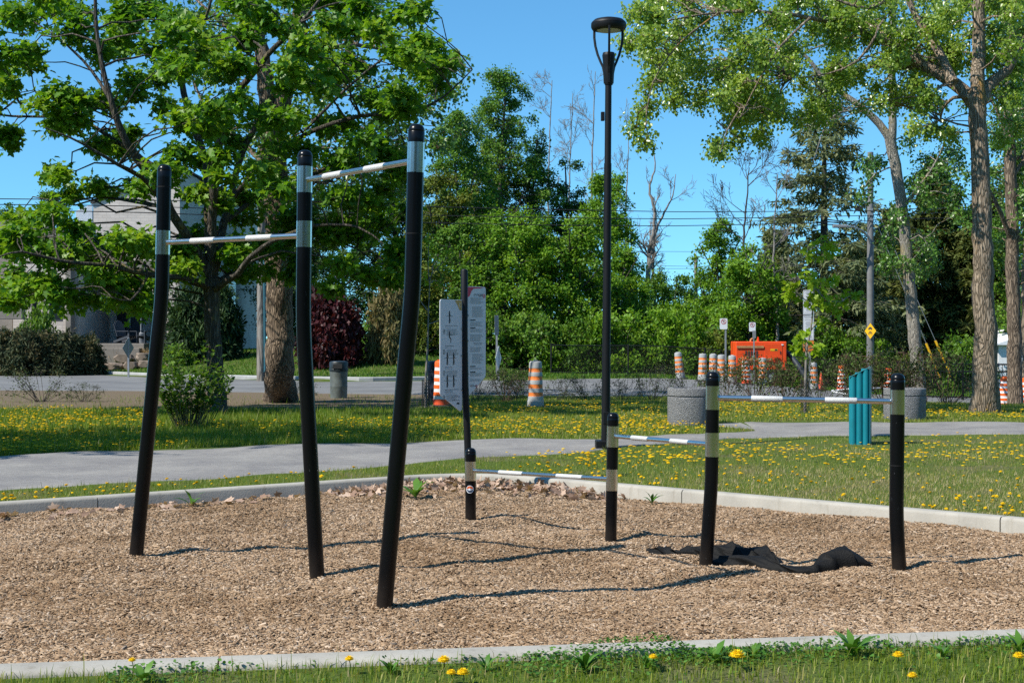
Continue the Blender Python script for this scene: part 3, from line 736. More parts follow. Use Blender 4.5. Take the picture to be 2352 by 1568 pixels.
M['petal'] = leafmat('dandelion_petal', ramp3((.62, .36, .004), (.78, .52, .006), (.85, .62, .02)), .6, .2, .1)
def dandelion_mesh(r, h, petals=True, rng=None):
    mb = MB()
    mb.tube([(0, 0, 0), (.006, .004, h * .5), (0, 0, h)], [.0022, .002, .002], 4, 1, cap=False)
    mb.lathe([(.001, h - r * .35), (r * .42, h - r * .22), (r * .85, h + r * .05), (r * .80, h + r * .25), (r * .45, h + r * .45), (.0005, h + r * .5)], 10, m=0)
    if petals:
        for ring, (k, rr, zz, el) in enumerate(((24, 1.15, .02, -.05), (22, 1.02, .16, .25), (16, .78, .30, .55), (10, .5, .40, .9))):
            for j in range(k):
                a = j * 2 * math.pi / k + ring * .2 + .05 * math.sin(j * 7.3); c, s_ = math.cos(a), math.sin(a); w = r * .10
                b0 = r * rr * .30; b1 = r * rr * (.92 + .10 * math.sin(j * 3.1 + ring)); dz = (b1 - b0) * math.tan(el) * .8; z_ = h + r * zz
                mb.add([(c * b0 - s_ * w, s_ * b0 + c * w, z_), (c * b0 + s_ * w, s_ * b0 - c * w, z_), (c * b1 + s_ * w * .7, s_ * b1 - c * w * .7, z_ + dz), (c * b1 - s_ * w * .7, s_ * b1 + c * w * .7, z_ + dz)], [(0, 1, 2, 3)], 0)
    return mb
def set_rnd(o, v):
    a = o.data.attributes.new('rnd', 'FLOAT', 'FACE'); n = len(o.data.polygons)
    a.data.foreach_set('value', np.clip(np.random.default_rng(3).normal(v, .2, n), 0, 1).astype(np.float32))
FRONT = [(1693, 1522, .036, 'biggest yellow dandelion by the near kerb, standing alone right of centre'), (1019, 1534, .030, 'yellow dandelion highest of the cluster below the tall near post'),
         (1036, 1553, .022, 'small yellow dandelion lower left in the cluster below the tall near post'), (1063, 1553, .029, 'yellow dandelion lower right in the cluster below the tall near post'),
         (308, 1529, .018, 'small yellow dandelion by the broken kerb joint at far left'), (2063, 1522, .026, 'dandelion in the grass left of the tall kerb weed'),
         (2340, 1524, .026, 'dandelion at the far right end of the near grass strip'), (802, 1531, .022, 'dandelion on the near kerb edge left of the cluster'),
         (2096, 1560, .022, 'dandelion lowest in the frame at the right'), (1500, 1526, .02, 'half closed dandelion among the clover')]
for u, v, r, lab in FRONT:
    h = .07 if v < 1550 else .05
    p = G(u, v + 18, .08); x, y = p.x, min(p.y, 5.62 + (p.x + 7.4) * (2.24 / 14.8) - KERB_W - .03)
    z = gzf(x, y); e = empty('dandelion', (x, y, z), lab, 'dandelion', 'dandelions in the near grass strip')
    mb = dandelion_mesh(r, h); mb.v = [(a + x, b + y, c + z) for a, b, c in mb.v]
    st = MB(); fl = MB()
    # stem first eight faces, blossom the rest
    for f, m_ in zip(mb.f, mb.m): (st if m_ else fl).f.append(f)
    st.v = mb.v; fl.v = mb.v; st.m = [0] * len(st.f); fl.m = [0] * len(fl.f)
    def trim(q):
        used = sorted(set(i for f in q.f for i in f)); mp = {i: k for k, i in enumerate(used)}; q.v = [q.v[i] for i in used]; q.f = [tuple(mp[i] for i in f) for f in q.f]; return q
    b_ = trim(fl).build('blossom', M['petal'], e); set_rnd(b_, .5); trim(st).build('stem', M['clover'], e)

def dandelion_field():
    rng = np.random.default_rng(77)
    pts = []
    def scatter(n, poly, power=1.0, clump=.55, seed=0, s=.8):
        us = np.array([p[0] for p in poly]); vs = np.array([p[1] for p in poly]); got = 0; tries = 0
        while got < n and tries < 60 * n:
            tries += 1
            u = rng.uniform(us.min(), us.max()); v = rng.uniform(vs.min(), vs.max())
            if not in_poly(np.array([u]), np.array([v]), poly)[0]: continue
            p = G(u, v); x, y = p.x, p.y
            if in_poly(np.array([x]), np.array([y]), bed_out)[0] or on_path(np.array([x]), np.array([y]))[0]: continue
            w = .5 + clump * float(vnoise(np.array([x]), np.array([y]), s, 40 + seed)[0])
            if rng.random() > w: continue
            pts.append((x, y)); got += 1
    # right lawn, nearer the bed sparse, denser towards the path
    scatter(420, [(1300, 1045), (1700, 1010), (2352, 1004), (2352, 1060), (1700, 1060), (1350, 1080)], seed=1)
    scatter(190, [(1350, 1080), (1700, 1060), (2352, 1060), (2352, 1195), (1900, 1160), (1500, 1125)], seed=2)
    scatter(90, [(1000, 1062), (1350, 1040), (1400, 1105), (1100, 1090), (1000, 1085)], seed=3)
    scatter(75, [(0, 1135), (1000, 1062), (1000, 1085), (730, 1103), (0, 1160)], seed=3)
    # beyond the path
    scatter(950, [(0, 935), (340, 945), (420, 1030), (0, 1048)], seed=4, clump=.4)
    scatter(720, [(340, 975), (1400, 962), (1400, 1003), (850, 1012), (420, 1028)], seed=5, clump=.5)
    scatter(420, [(1080, 925), (1400, 922), (1400, 960), (1000, 968)], seed=6, clump=.6)
    scatter(420, [(1400, 920), (1540, 940), (1730, 985), (1600, 995), (1400, 1003)], seed=6)
    scatter(560, [(1640, 925), (2352, 945), (2352, 968), (1660, 966)], seed=7, clump=.5)
    return np.array(pts)
DP = dandelion_field()
dist = np.hypot(DP[:, 0], DP[:, 1]); order = np.argsort(dist); near_i, far_i = order[:290], order[290:]
dm = []
for k, (r, h) in enumerate(((.0155, .04), (.018, .05), (.0125, .035))):
    mb = dandelion_mesh(r, h, petals=(k < 2)); o = mb.build('dandelion', [M['petal'], M['clover']]); set_rnd(o, .5); dm.append(o.data); bpy.data.objects.remove(o)
for q, i in enumerate(near_i):
    x, y = DP[i]; o = bpy.data.objects.new('dandelion', dm[q % 3]); COL.objects.link(o); o.location = (x, y, gzf(x, y))
    s = rng.uniform(.85, 1.3); o.scale = (s, s, s * .8); o.rotation_euler = (rng.normal(0, .25), rng.normal(0, .25), rng.random() * 6)
    tag(o, 'yellow dandelion open in the short grass around the mulch bed', 'dandelion', 'dandelions in the lawn round the mulch bed')
def dandelion_stuff():
    p = DP[far_i]; n = len(p); mb = MB(); mb.lathe([(.001, .0), (.55, .12), (1.0, .35), (.75, .62), (.3, .78), (.001, .8)], 7)
    T = np.array(mb.v); S = rng.uniform(.018, .031, n); z = gz(p[:, 0], p[:, 1]) + rng.uniform(.025, .09, n)
    V = np.column_stack([p, z])[:, None] + T[None] * S[:, None, None] * np.array([1, 1, .6])
    F = [((np.arange(n) * len(T))[:, None, None] + np.array([f for f in mb.f if len(f) == 4])[None]).reshape(-1, 4)]
    rr = np.repeat(rng.random(n), F[0].shape[0] // n)
    return tag(np_mesh('distant_dandelions', V.reshape(-1, 3), F, M['petal'], None, [rr]), kind='stuff')
dandelion_stuff()

# ------------------------------------------------------------------ exercise frames
def upright(parent, base_px, rows, r, sleeves, dark_bands=(), label=None):
    """a bent pipe post; base_px: pixel of its foot; rows: (u, v) centre line from foot to top; sleeves: (v0, v1) bright bands."""
    b = G(base_px[0], base_px[1], 0.0); Y = b.y; ppm = (base_px[1] - HZ) / CAMH
    def at(v):
        us = [q[0] for q in rows][::-1]; vs = [q[1] for q in rows][::-1]
        return Vector(((np.interp(v, vs, us) - 1176) / FP * Y, Y, CAMH - (v - HZ) / FP * Y))
    vtop, vbot = rows[-1][1], rows[0][1]
    pts, rad = [], []
    # smooth the bend: sample densely and average
    vv = np.linspace(vbot, vtop, 60); uu = np.interp(vv, [q[1] for q in rows][::-1], [q[0] for q in rows][::-1])
    k = np.ones(7) / 7; pad = np.concatenate([np.full(3, uu[0]), uu, np.full(3, uu[-1])]); us = np.convolve(pad, k, 'valid'); us[:4] = uu[:4]; us[-4:] = uu[-4:]
    foot = None
    dome = r * .9
    for u, v in zip(us, vv):
        p = Vector(((u - 1176) / FP * Y, Y, CAMH - (v - HZ) / FP * Y)); pts.append(p)
    d0 = (pts[0] - pts[1]).normalized(); pts.insert(0, pts[0] + d0 * .18)
    top = pts[-1]; pts = [p for p in pts if p.z < top.z - dome - .012]
    tdir = (top - pts[-1]).normalized(); c = top - tdir * dome
    pts.append(c - tdir * .004); rad = [r] * len(pts)
    pts.append(c - tdir * .001); rad.append(r * .965)                       # the seam under the cap
    pts.append(c + tdir * .003); rad.append(r * 1.0)
    for a in np.linspace(.25, 1.5, 7): pts.append(c + tdir * (math.sin(a) * dome)); rad.append(max(r * math.cos(a) ** .7, r * .05))
    mb = MB(); mb.tube(pts, rad, 28)
    post = mb.build('post', M['post'], parent, smooth=True, angle=50)
    for v0, v1 in sleeves:
        n = 6; q = [at(v0 + (v1 - v0) * i / n) for i in range(n + 1)]
        rr = [r * 1.028] * (n + 1)
        s = MB(); s.tube(q, rr, 32); s.build('sleeve', M['steel'], post, smooth=True, angle=50)
    for v in dark_bands:
        s = MB(); s.tube([at(v - 1), at(v + 1)], [r * 1.008] * 2, 28); s.build('joint_ring', M['seam'], post, smooth=True)
    return post, at, Y
def crossbar(parent, a, b, r, grips=((.20, .38), (.62, .80)), inset=.0):
    a, b = Vector(a), Vector(b); mb = MB(); mb.tube([a, b], r, 20); bar = mb.build('bar', M['steel'], parent, smooth=True)
    for g0, g1 in grips:
        g = MB(); p0, p1 = a + (b - a) * g0, a + (b - a) * g1; d = (p1 - p0).normalized() * .004
        g.tube([p0, p0 + d, p1 - d, p1], [r * 1.02, r * 1.13, r * 1.13, r * 1.02], 24); g.build('grip', M['grip'], bar, smooth=True)
    return bar
base = G(728, 1323, 0)
tall = empty('pull_up_bars', (base.x, base.y, 0), 'tall black three post pull up frame with two steel bars in the wood chips', 'exercise frame')
_, at1, Y1 = upright(tall, (312, 1280), [(312, 1280), (364, 752), (372, 690), (378, 378)], .0505, [(585, 530)], [430])
_, at2, Y2 = upright(tall, (728, 1323), [(728, 1323), (697, 752), (697, 690), (701, 345)], .0505, [(568, 508), (443, 383)])
_, at3, Y3 = upright(tall, (882, 1398), [(882, 1398), (939, 752), (947, 690), (957, 285)], .0495, [(397, 328)], [537])
def toward(p, q, r): return p + (q - p).normalized() * r
A, B = at1(557), at2(541); crossbar(tall, toward(A, B, .03), toward(B, A, .03), .0185)
A, B = at2(414), at3(369); crossbar(tall, toward(A, B, .03), toward(B, A, .03), .0185, grips=((.18, .36), (.58, .76)))

base = G(1622, 1300, 0)
low = empty('push_up_bars', (base.x, base.y, 0), 'low black four post push up frame with three stepped steel bars', 'exercise frame')
pA, a1, _ = upright(low, (1081, 1196), [(1081, 1196), (1081, 1028)], .0475, [(1103, 1059)])
_, a2, _ = upright(low, (1403, 1243), [(1403, 1243), (1406, 1080), (1408, 947)], .0455, [(1026, 978), (1126, 1077)])
_, a3, _ = upright(low, (1621, 1300), [(1621, 1300), (1634, 1112), (1635, 1080), (1637, 853)], .047, [(940, 886), (1048, 993)])
_, a4, _ = upright(low, (2066, 1314), [(2066, 1314), (2059, 1180), (2060, 1120), (2062, 857)], .0485, [(951, 895)], [1068])
A, B = a1(1080), a2(1100); crossbar(low, toward(A, B, .03), toward(B, A, .03), .0165, grips=((.21, .39), (.64, .82)))
A, B = a2(1001), a3(1020); crossbar(low, toward(A, B, .03), toward(B, A, .03), .0165, grips=((.2, .38), (.62, .8)))
A, B = a3(913), a4(922); crossbar(low, toward(A, B, .03), toward(B, A, .03), .0185, grips=((.2, .38), (.62, .8)))
def sticker():
    c = a1(1122); r = .0490; mb = MB(); R_ = .034
    def wrap(x, z, k=0):    # onto the front of the post
        a = x / r - .12; return (c.x + math.sin(a) * (r + .0012 + k), c.y - math.cos(a) * (r + .0012 + k), c.z + z)
    def disc(R0, half, m, k, n=24):
        ang = np.linspace(0, math.pi * 2, n + 1)[:-1] if half == 0 else (np.linspace(.12, math.pi - .12, n) if half > 0 else np.linspace(math.pi + .12, 2 * math.pi - .12, n))
        vs = [wrap(R0 * math.cos(a), R0 * math.sin(a), k) for a in ang]; mid = wrap(0, half * R0 * .35, k)
        n_ = len(vs); fs = [(i, (i + 1) % n_, n_) for i in range(n_ if half == 0 else n_ - 1)]
        if half: fs.append((n_ - 1, 0, n_))
        mb.add(vs + [mid], fs, m)
    disc(R_, 0, 0, 0); disc(R_ * .84, 1, 1, .0006); disc(R_ * .84, -1, 2, .0006)
    mb.build('sticker', [M['white'], M['sticker_o'], M['sticker_n']], pA)
sticker()

# landscape fabric lying in folds on the chips
def fabric():
    """a long strip of cloth bunched into folds: a rumpled bundle behind and a smoother roll in front that ends in a peaked fold"""
    mb = MB(); rg = np.random.default_rng(6)
    def roll(rows, ns, nc, seed, amp, freq):
        q = np.array(rows, float); ph = np.random.default_rng(seed).random(12) * 6.28; t = np.linspace(0, len(q) - 1, ns); ix = np.arange(len(q))
        P3 = [G(u, v, 0.0) for u, v, *_ in rows]
        X_ = np.interp(t, ix, [p.x for p in P3]); Y_ = np.interp(t, ix, [p.y for p in P3]); W_ = np.interp(t, ix, q[:, 2]); H_ = np.interp(t, ix, q[:, 3]); sk = np.interp(t, ix, q[:, 4]) if q.shape[1] > 4 else np.zeros(ns)
        k = np.ones(7) / 7
        def sm(a): return np.concatenate([a[:3], np.convolve(a, k, 'valid'), a[-3:]])
        X_, Y_, W_, H_ = sm(X_), sm(Y_), sm(W_), sm(H_); vs = []
        for i in range(ns):
            a = t[i]
            for j in range(nc):
                s_ = j / (nc - 1) * 2 - 1; th = math.pi * (s_ + 1) / 2                      # front edge, over the top, back edge
                r1 = 1 - 2 * abs(((s_ * freq[0] + a * .42 + .25 * math.sin(a * 1.7 + ph[0])) % 1) - .5) * 1.0
                r2 = math.sin(s_ * freq[1] + a * 1.15 + ph[1]) ; r3 = 1 - abs(math.sin(a * freq[2] + s_ * 1.6 + ph[2] + .8 * math.sin(s_ * 3 + a)))
                k_ = 1 + amp * (.55 * (r1 - .5) + .22 * r2 + .75 * (r3 ** 4 - .25) + .10 * math.sin(s_ * 19 + a * 6 + ph[3]))
                y = Y_[i] - math.cos(th) * W_[i] * (1 + .25 * (k_ - 1)) ; x = X_[i] + .02 * math.sin(a * 3 + s_ * 4)
                z = .016 + math.sin(th) ** .75 * H_[i] * k_ + sk[i] * 0
                if j in (0, nc - 1): z = .004
                vs.append((x, y, float(mz(x, y)) + max(z, .004)))
        F = [(i * nc + j, (i + 1) * nc + j, (i + 1) * nc + j + 1, i * nc + j + 1) for i in range(ns - 1) for j in range(nc - 1)]
        mb.add(vs, F)
    roll([(1488, 1267, .03, .012), (1500, 1267, .05, .03), (1518, 1270, .06, .045), (1533, 1274, .07, .06), (1546, 1277, .07, .03), (1562, 1278, .08, .035), (1590, 1279, .08, .055), (1618, 1281, .10, .065), (1650, 1284, .13, .095), (1690, 1286, .14, .115), (1725, 1290, .13, .11), (1755, 1296, .12, .095), (1778, 1300, .10, .085), (1794, 1303, .06, .03)], 150, 40, 3, .50, (1.1, 7, 1.9))
    roll([(1612, 1289, .05, .03), (1650, 1294, .08, .05), (1700, 1300, .09, .06), (1750, 1307, .09, .058), (1800, 1314, .08, .042), (1840, 1318, .07, .032), (1868, 1319, .06, .034), (1884, 1315, .09, .075), (1900, 1312, .13, .105), (1922, 1309, .14, .125), (1945, 1309, .13, .10), (1968, 1310, .10, .06), (1988, 1311, .06, .028), (2001, 1311, .02, .01)], 150, 40, 8, .34, (.8, 5, 1.4))
    return tag(mb.build('landscape_fabric', M['fabric'], smooth=True, angle=50), 'rumpled black landscape fabric lying on the chips by the low bars', 'fabric')
fabric()

# ------------------------------------------------------------------ information sign on its bent post
def info_sign():
    bY = 14.35; bx = (1076 - 1176) / FP * bY
    root = empty('information_sign', (bx, bY, 0), 'black post with two white exercise instruction panels at the bed corner', 'sign')
    def at(u, v): return P(u, v, bY)
    pts = [at(1077, 1140), at(1073.5, 1000), at(1068, 880), at(1066.5, 780), at(1066.5, 622), at(1066.5, 619), at(1066.5, 617.5)]
    mb = MB(); mb.tube(pts, [.036, .036, .036, .036, .036, .030, .012], 20); mb.build('post', M['lamp_black'], root, smooth=True)
    th = R(52); ax = Vector((math.cos(th), math.sin(th), 0)); up = Vector((0, 0, 1)); fn = Vector((math.sin(th), -math.cos(th), 0))   # the face looks to the right of the camera
    o = at(1066.5, 775); ppm = FP / bY
    def panel(side, vt, vb_in, vb_out, wd, gap):
        # outline in (along, z): side -1 reaches left and towards the camera
        zt = CAMH - (vt - HZ) / ppm; zi = CAMH - (vb_in - HZ) / ppm; zo = CAMH - (vb_out - HZ) / ppm
        a0, a1 = gap * side, (gap + wd) * side; rr = .025
        out = [(a0, zt), ]
        for k in range(5):
            t = math.pi / 2 * k / 4; out.append((a1 - side * rr + side * rr * math.sin(t), zt - rr + rr * math.cos(t)))
        out += [(a1, zo + .02), (a1 - side * .012, zo), (a0 + side * .03, zi), (a0, zi + .02)]
        if side < 0: out = out[::-1]
        pb = MB(); pb.prism(out, Vector((o.x, o.y, 0)) - fn * .004, ax, up, fn, .008)
        pn = pb.build('panel', M['sign_white'], root, bevel=.0015)
        # bracket plate between post and panel
        br = MB(); cz = (zt - .16 + zi + .10) / 2
        br.box(tuple(Vector((o.x, o.y, cz)) + ax * (side * (gap - .004)) - fn * .012), (.075, .006, zt - zi - .42), rz=th)
        b_ = br.build('bracket', M['black_coat'], root, bevel=.001)
        for vz in (zt - .3, (zt + zi) / 2, zi + .22):
            bl = MB(); p = Vector((o.x, o.y, vz)) + ax * (side * (gap + .012)); bl.tube([p + fn * .004, p + fn * .010], .008, 10); bl.build('bolt', M['galv'], pn)
        return pn, zt, zi, zo
    F0 = Vector((o.x, o.y, 0)) + fn * .0052
    gap = .040
    # left panel
    wl_ = .345; pn, zt, zi, zo = panel(-1, 689, 944, 905, wl_, gap)
    L0 = -(gap + wl_)
    mb = MB(); T_ = MB()
    def rect(q, x0, x1, z0, z1, m): q.add([tuple(F0 + ax * a + up * z) for a, z in ((x0, z0), (x1, z0), (x1, z1), (x0, z1))], [(0, 1, 2, 3)], m)
    # ochre corner tab with the figure 1
    tab = [(-gap - .115, zt - .006), (-gap - .008, zt - .006), (-gap - .008, zt - .11), (-gap - .04, zt - .105), (-gap - .07, zt - .06)]
    mb.add([tuple(F0 + ax * a + up * z) for a, z in tab], [(0, 1, 2, 3, 4)], 2)
    mb.text('1', F0 + fn * .0008 + ax * (-gap - .045) + up * (zt - .075), ax, up, .05, 3, center=True)
    def lines(x0, x1, z, n, h, m=1, seed=0):
        rg = random.Random(seed)
        for i in range(n): rect(mb, x0, x0 + (x1 - x0) * rg.uniform(.7, 1), z - i * h, z - i * h + h * .42, m)
    heads = [(['ABDUCTION DE LA HANCHE'], 'HIP ABDUCTION'), (['SQUAT ISOMÉTRIQUE'], 'ISOMETRIC SQUAT'), (['POMPE INCLINÉE'], 'INCLINED PUSH-UP'), (['RAMEUR INVERSÉ PRISE ÉTROITE,', 'GENOUX FLÉCHIS'], 'CLOSE GRIP ROW, KNEES BENT')]
    zz = [CAMH - (v - HZ) / ppm for v in (752, 798, 846, 907 - 10)]
    for k, ((h1, h2), z) in enumerate(zip(heads, zz)):
        for i, t in enumerate(h1): mb.text(t, F0 + ax * (L0 + .075) + up * (z + .012 - i * .018), ax, up, .0105, 0)
        zl = z + .012 - len(h1) * .018
        mb.text(h2, F0 + ax * (L0 + .075) + up * zl, ax, up, .0085, 1)
        lines(L0 + .045, L0 + .085, zl - .02, 4, .013, 0, k); lines(L0 + .10, -gap - .05, zl - .016, 8, .0085, 1, k + 9)
        # a small drawn figure or two doing the exercise
        for fx in ((-.02,) if k < 2 else (-.055, .045)):
            cx = L0 + .165 + fx; cz = z + .105
            dk = 0
            def limb(a, b, w):
                a = Vector((a[0], a[1])); b = Vector((b[0], b[1])); d = (b - a).normalized(); n_ = Vector((-d.y, d.x)) * w
                mb.add([tuple(F0 + ax * (cx + q.x) + up * (cz + q.y)) for q in (a - n_, b - n_ * .7, b + n_ * .7, a + n_)], [(0, 1, 2, 3)], dk)
            ang = np.linspace(0, 2 * math.pi, 9)[:-1]
            mb.add([tuple(F0 + ax * (cx + .009 * math.cos(a)) + up * (cz + .052 + .011 * math.sin(a))) for a in ang], [tuple(range(8))], 0)
            limb((0, .042), (-.002, .0), .011)
            if k == 1: limb((-.002, 0), (.022, -.012), .008); limb((.022, -.012), (.02, -.055), .006); limb((0, .034), (.045, .022), .004)
            else: limb((0, 0), (.01, -.03), .008); limb((.01, -.03), (.004, -.066), .006); limb((-.001, 0), (-.008, -.062), .006); limb((0, .034), (.02, .008), .004)
            if k != 1: rect(mb, cx - .05, cx + .05, cz + (.006 if k == 0 else .002), cz + (.0095 if k == 0 else .0055), 0)
    lines(L0 + .17, -gap - .03, zi + .155, 2, .012, 1); rect(mb, -gap - .085, -gap - .045, zi + .075, zi + .095, 0); rect(mb, -gap - .15, -gap - .11, zi + .115, zi + .125, 1); rect(mb, -gap - .09, -gap - .045, zi + .112, zi + .122, 1)
    mb.build('lettering', [M['ink'], M['grey_ink'], M['ochre'], M['white']], pn)
    # right panel
    wr = .30; pn, zt, zi, zo = panel(1, 657, 908, 868, wr, gap + .005)
    g = gap + .005; R1 = g + wr; mb = MB()
    cur = [(g + .004, zt - .006), (R1 - .03, zt - .006), (R1 - .09, zt - .018), (g + .10, zt - .022), (g + .065, zt - .05), (g + .035, zt - .10), (g + .004, zt - .115)]
    mb.add([tuple(F0 + ax * a + up * z) for a, z in cur], [tuple(range(len(cur)))], 2)
    mb.text('TrekFit', F0 + ax * (R1 - .135) + up * (zt - .105), ax, up, .028, 0, width=.088)
    ring = np.linspace(0, 2 * math.pi, 17)[:-1]; cx, cz = R1 - .03, zt - .095
    vs = [tuple(F0 + ax * (cx + r * math.cos(a)) + up * (cz + r * 1.1 * math.sin(a))) for r in (.020, .013) for a in ring]
    mb.add(vs, [(i, (i + 1) % 16, 16 + (i + 1) % 16, 16 + i) for i in range(16)], 2)
    mb.add([tuple(F0 + ax * (cx + a) + up * (cz + b)) for a, b in ((-.008, -.005), (.006, .012), (.006, -.012))], [(0, 1, 2)], 2)
    def z_(v): return CAMH - (v - HZ) / ppm
    mb.text('Q-AAP et VOUS', F0 + ax * (g + .10) + up * z_(677), ax, up, .016, 0); mb.text('PAR-Q & YOU', F0 + ax * (g + .10) + up * z_(790), ax, up, .016, 0)
    for v in (680, 793): rect(mb, g + .10, g + .21, z_(v), z_(v) + .002, 0)
    sd = 40
    for v0, v1, ind in ((684, 700, 0), (704, 730, .03), (740, 752, 0), (756, 766, 0), (769, 786, 0), (798, 811, 0), (814, 838, .03), (846, 852, 0), (858, 868, 0), (872, 880, 0)):
        n = int((v1 - v0) / 2.1); lines(g + .045 + ind, R1 - .03, z_(v0), n, 2.1 / ppm, 1, sd); sd += 1
    for v in (736, 754, 843, 856): rect(mb, g + .045, g + .13, z_(v), z_(v) + .011, 0)
    mb.text('Montréal', F0 + ax * (g + .045) + up * z_(889), ax, up, .02, 0); rect(mb, g + .055, g + .10, z_(885), z_(885) + .008, 1)
    vs = [tuple(F0 + ax * (g + .145 + r * math.cos(a)) + up * (z_(887.5) + r * math.sin(a))) for r in (.014, .009) for a in ring]
    mb.add(vs, [(i, (i + 1) % 16, 16 + (i + 1) % 16, 16 + i) for i in range(16)], 2)
    mb.build('lettering', [M['ink'], M['grey_ink'], M['crimson']], pn)
    return root
info_sign()

# ------------------------------------------------------------------ street lamps in the park
def park_lamp():
    b = G(1391, 1029); Y = b.y; ppm = FP / Y; z0 = b.z
    root = empty('street_lamp', (b.x, b.y, z0), 'tall black park lamp with open ring head beside the gravel path', 'lamp')
    def zz(v): return CAMH - (v - HZ) / ppm
    lean = lambda z: (z - z0) / 5.9 * .045
    def X(z): return b.x + lean(z)
    mb = MB(); mb.box((b.x, b.y, z0 + .045), (.28, .28, .13)); mb.build('base', M['lamp_black'], root, bevel=.012)
    pts = [(X(z), Y, z) for z in (z0 + .05, 1.5, 3, zz(376), zz(375.5), zz(375), zz(196))]
    mb = MB(); mb.tube(pts, [.062, .057, .053, .0515, .0515, .046, .0445], 24); pole = mb.build('pole', M['lamp_black'], root, smooth=True, angle=40)
    mb = MB(); mb.box((X(zz(268)) - .075, Y, zz(268)), (.05, .07, .12)); mb.build('receptacle', M['lamp_black'], pole, bevel=.006)
    mb = MB(); z = .45; mb.box((X(z), Y - .055, z + .05), (.075, .02, .17)); mb.build('access_cover', M['lamp_black'], pole, bevel=.006)
    zt = zz(42); cx = X(zz(120))
    s = 1 / ppm
    prof = [(9 * s, zz(196)), (10.2 * s, zz(192)), (11.5 * s, zz(165)), (14.6 * s, zz(131)), (14.9 * s, zz(129)), (14.6 * s, zz(127)), (13.2 * s, zz(122)), (9 * s, zz(121)), (.001, zz(121))]
    mb = MB(); mb.lathe(prof, 28, (cx, Y, 0)); mb.build('neck', M['lamp_black'], root, smooth=True, angle=35)
    Rr = 40.5 * s
    prof = [(.001, zt), (Rr * .45, zt - 1.2 * s), (Rr * .82, zt - 5 * s), (Rr * .975, zt - 11 * s), (Rr * 1.0, zt - 14 * s), (Rr * .985, zt - 14.6 * s), (Rr, zt - 15.2 * s), (Rr, zt - 22 * s), (Rr * .93, zt - 27 * s), (Rr * .70, zt - 29.5 * s), (Rr * .69, zt - 28.5 * s), (.001, zt - 28 * s)]
    mb = MB(); mb.lathe(prof, 40, (cx, Y, 0)); head = mb.build('lamp_head', M['lamp_black'], root, smooth=True, angle=30)
    mb = MB(); mb.lathe([(.001, zt - 29.3 * s), (Rr * .66, zt - 29.6 * s), (Rr * .68, zt - 28.8 * s)], 36, (cx, Y, 0)); mb.build('lens', M['lens'], head, smooth=True)
    for k in range(3):
        a = R(-92 + 120 * k); d = Vector((math.cos(a), math.sin(a), 0))
        prof2 = [(37.5, 25), (37.5, 42), (34.5, 62), (28.5, 82), (20.5, 100), (14.5, 112), (11.0, 128), (9.8, 150)]
        mb = MB(); pts = [Vector((cx, Y, zt - v * s)) + d * (r * s) for r, v in prof2]
        # flat bar section
        tan = Vector((-d.y, d.x, 0)); hw = .0155; ht = .013; vs = []; n = len(pts)
        for i, p in enumerate(pts):
            t = (pts[min(i + 1, n - 1)] - pts[max(i - 1, 0)]).normalized(); nn = t.cross(tan)
            for sa, sb in ((-1, -1), (1, -1), (1, 1), (-1, 1)): q = p + tan * hw * sa + nn * ht * sb; vs.append(tuple(q))
        fs = [(i * 4 + j, i * 4 + (j + 1) % 4, i * 4 + 4 + (j + 1) % 4, i * 4 + 4 + j) for i in range(n - 1) for j in range(4)] + [(3, 2, 1, 0), (n * 4 - 4, n * 4 - 3, n * 4 - 2, n * 4 - 1)]
        mb.add(vs, fs); mb.build('bracket', M['lamp_black'], root, bevel=.003)
    return root
lamp = park_lamp()
copy_tree(lamp, ((1072 - 1176) / FP * 48.6, 48.6, 0.0), 'distant black park lamp rising behind the exercise sign')
for o in bpy.data.objects:
    if o.name.startswith('street_lamp'): o['group'] = 'black park lamps'

# ------------------------------------------------------------------ teal bin, planters, litter bins
def teal_bin():
    b = G(1977, 1019); x, y, z = b; root = empty('recycling_bin', (x, y, z), 'teal metal bin of upright tubes with a slanted top by the path', 'bin')
    zt = lambda dx: z + 1.02 + .28 * (dx + .0) ; W = .15
    # three tubes on the front, a flat plate on the right side
    th = R(-18)
    def rot(px, py): return (x + px * math.cos(th) - py * math.sin(th), y + px * math.sin(th) + py * math.cos(th))
    tops = []
    for k in range(3):
        mb = MB(); cx = -.098 + k * .088; cy = -.09 ; q = rot(cx, cy); top = z + .955 + .055 * k
        mb.tube([(q[0], q[1], z - .02), (q[0], q[1], top)], .0465, 24); mb.build('tube', M['teal'], root, smooth=True)
    for k in range(3):
        mb = MB(); cx = -.125 + k * .085; q = rot(cx, .11); top = z + .955 + .055 * k
        mb.tube([(q[0], q[1], z - .02), (q[0], q[1], top)], .0465, 24); mb.build('tube', M['teal'], root, smooth=True)
    mb = MB(); c = rot(.01, .01); mb.box((c[0], c[1], z + .46), (.23, .18, .96), rz=th); mb.build('core', M['teal_dark'], root)
    mb = MB(); c = rot(.134, .01); mb.box((c[0], c[1], z + .53), (.012, .31, 1.085), rz=th); mb.build('side_plate', M['teal_dark'], root, bevel=.002)
    # slanted lid
    vs = []; 
    for dx, hz in ((-.148, .94), (.14, 1.088)):
        for dy in (-.138, .16):
            q = rot(dx, dy); vs.append((q[0], q[1], z + hz)); vs.append((q[0], q[1], z + hz + .012))
    mb = MB(); mb.add(vs, [(0, 2, 6, 4), (1, 5, 7, 3), (0, 1, 3, 2), (4, 6, 7, 5), (0, 4, 5, 1), (2, 3, 7, 6)]); mb.build('lid', M['teal'], root, bevel=.002)
teal_bin()
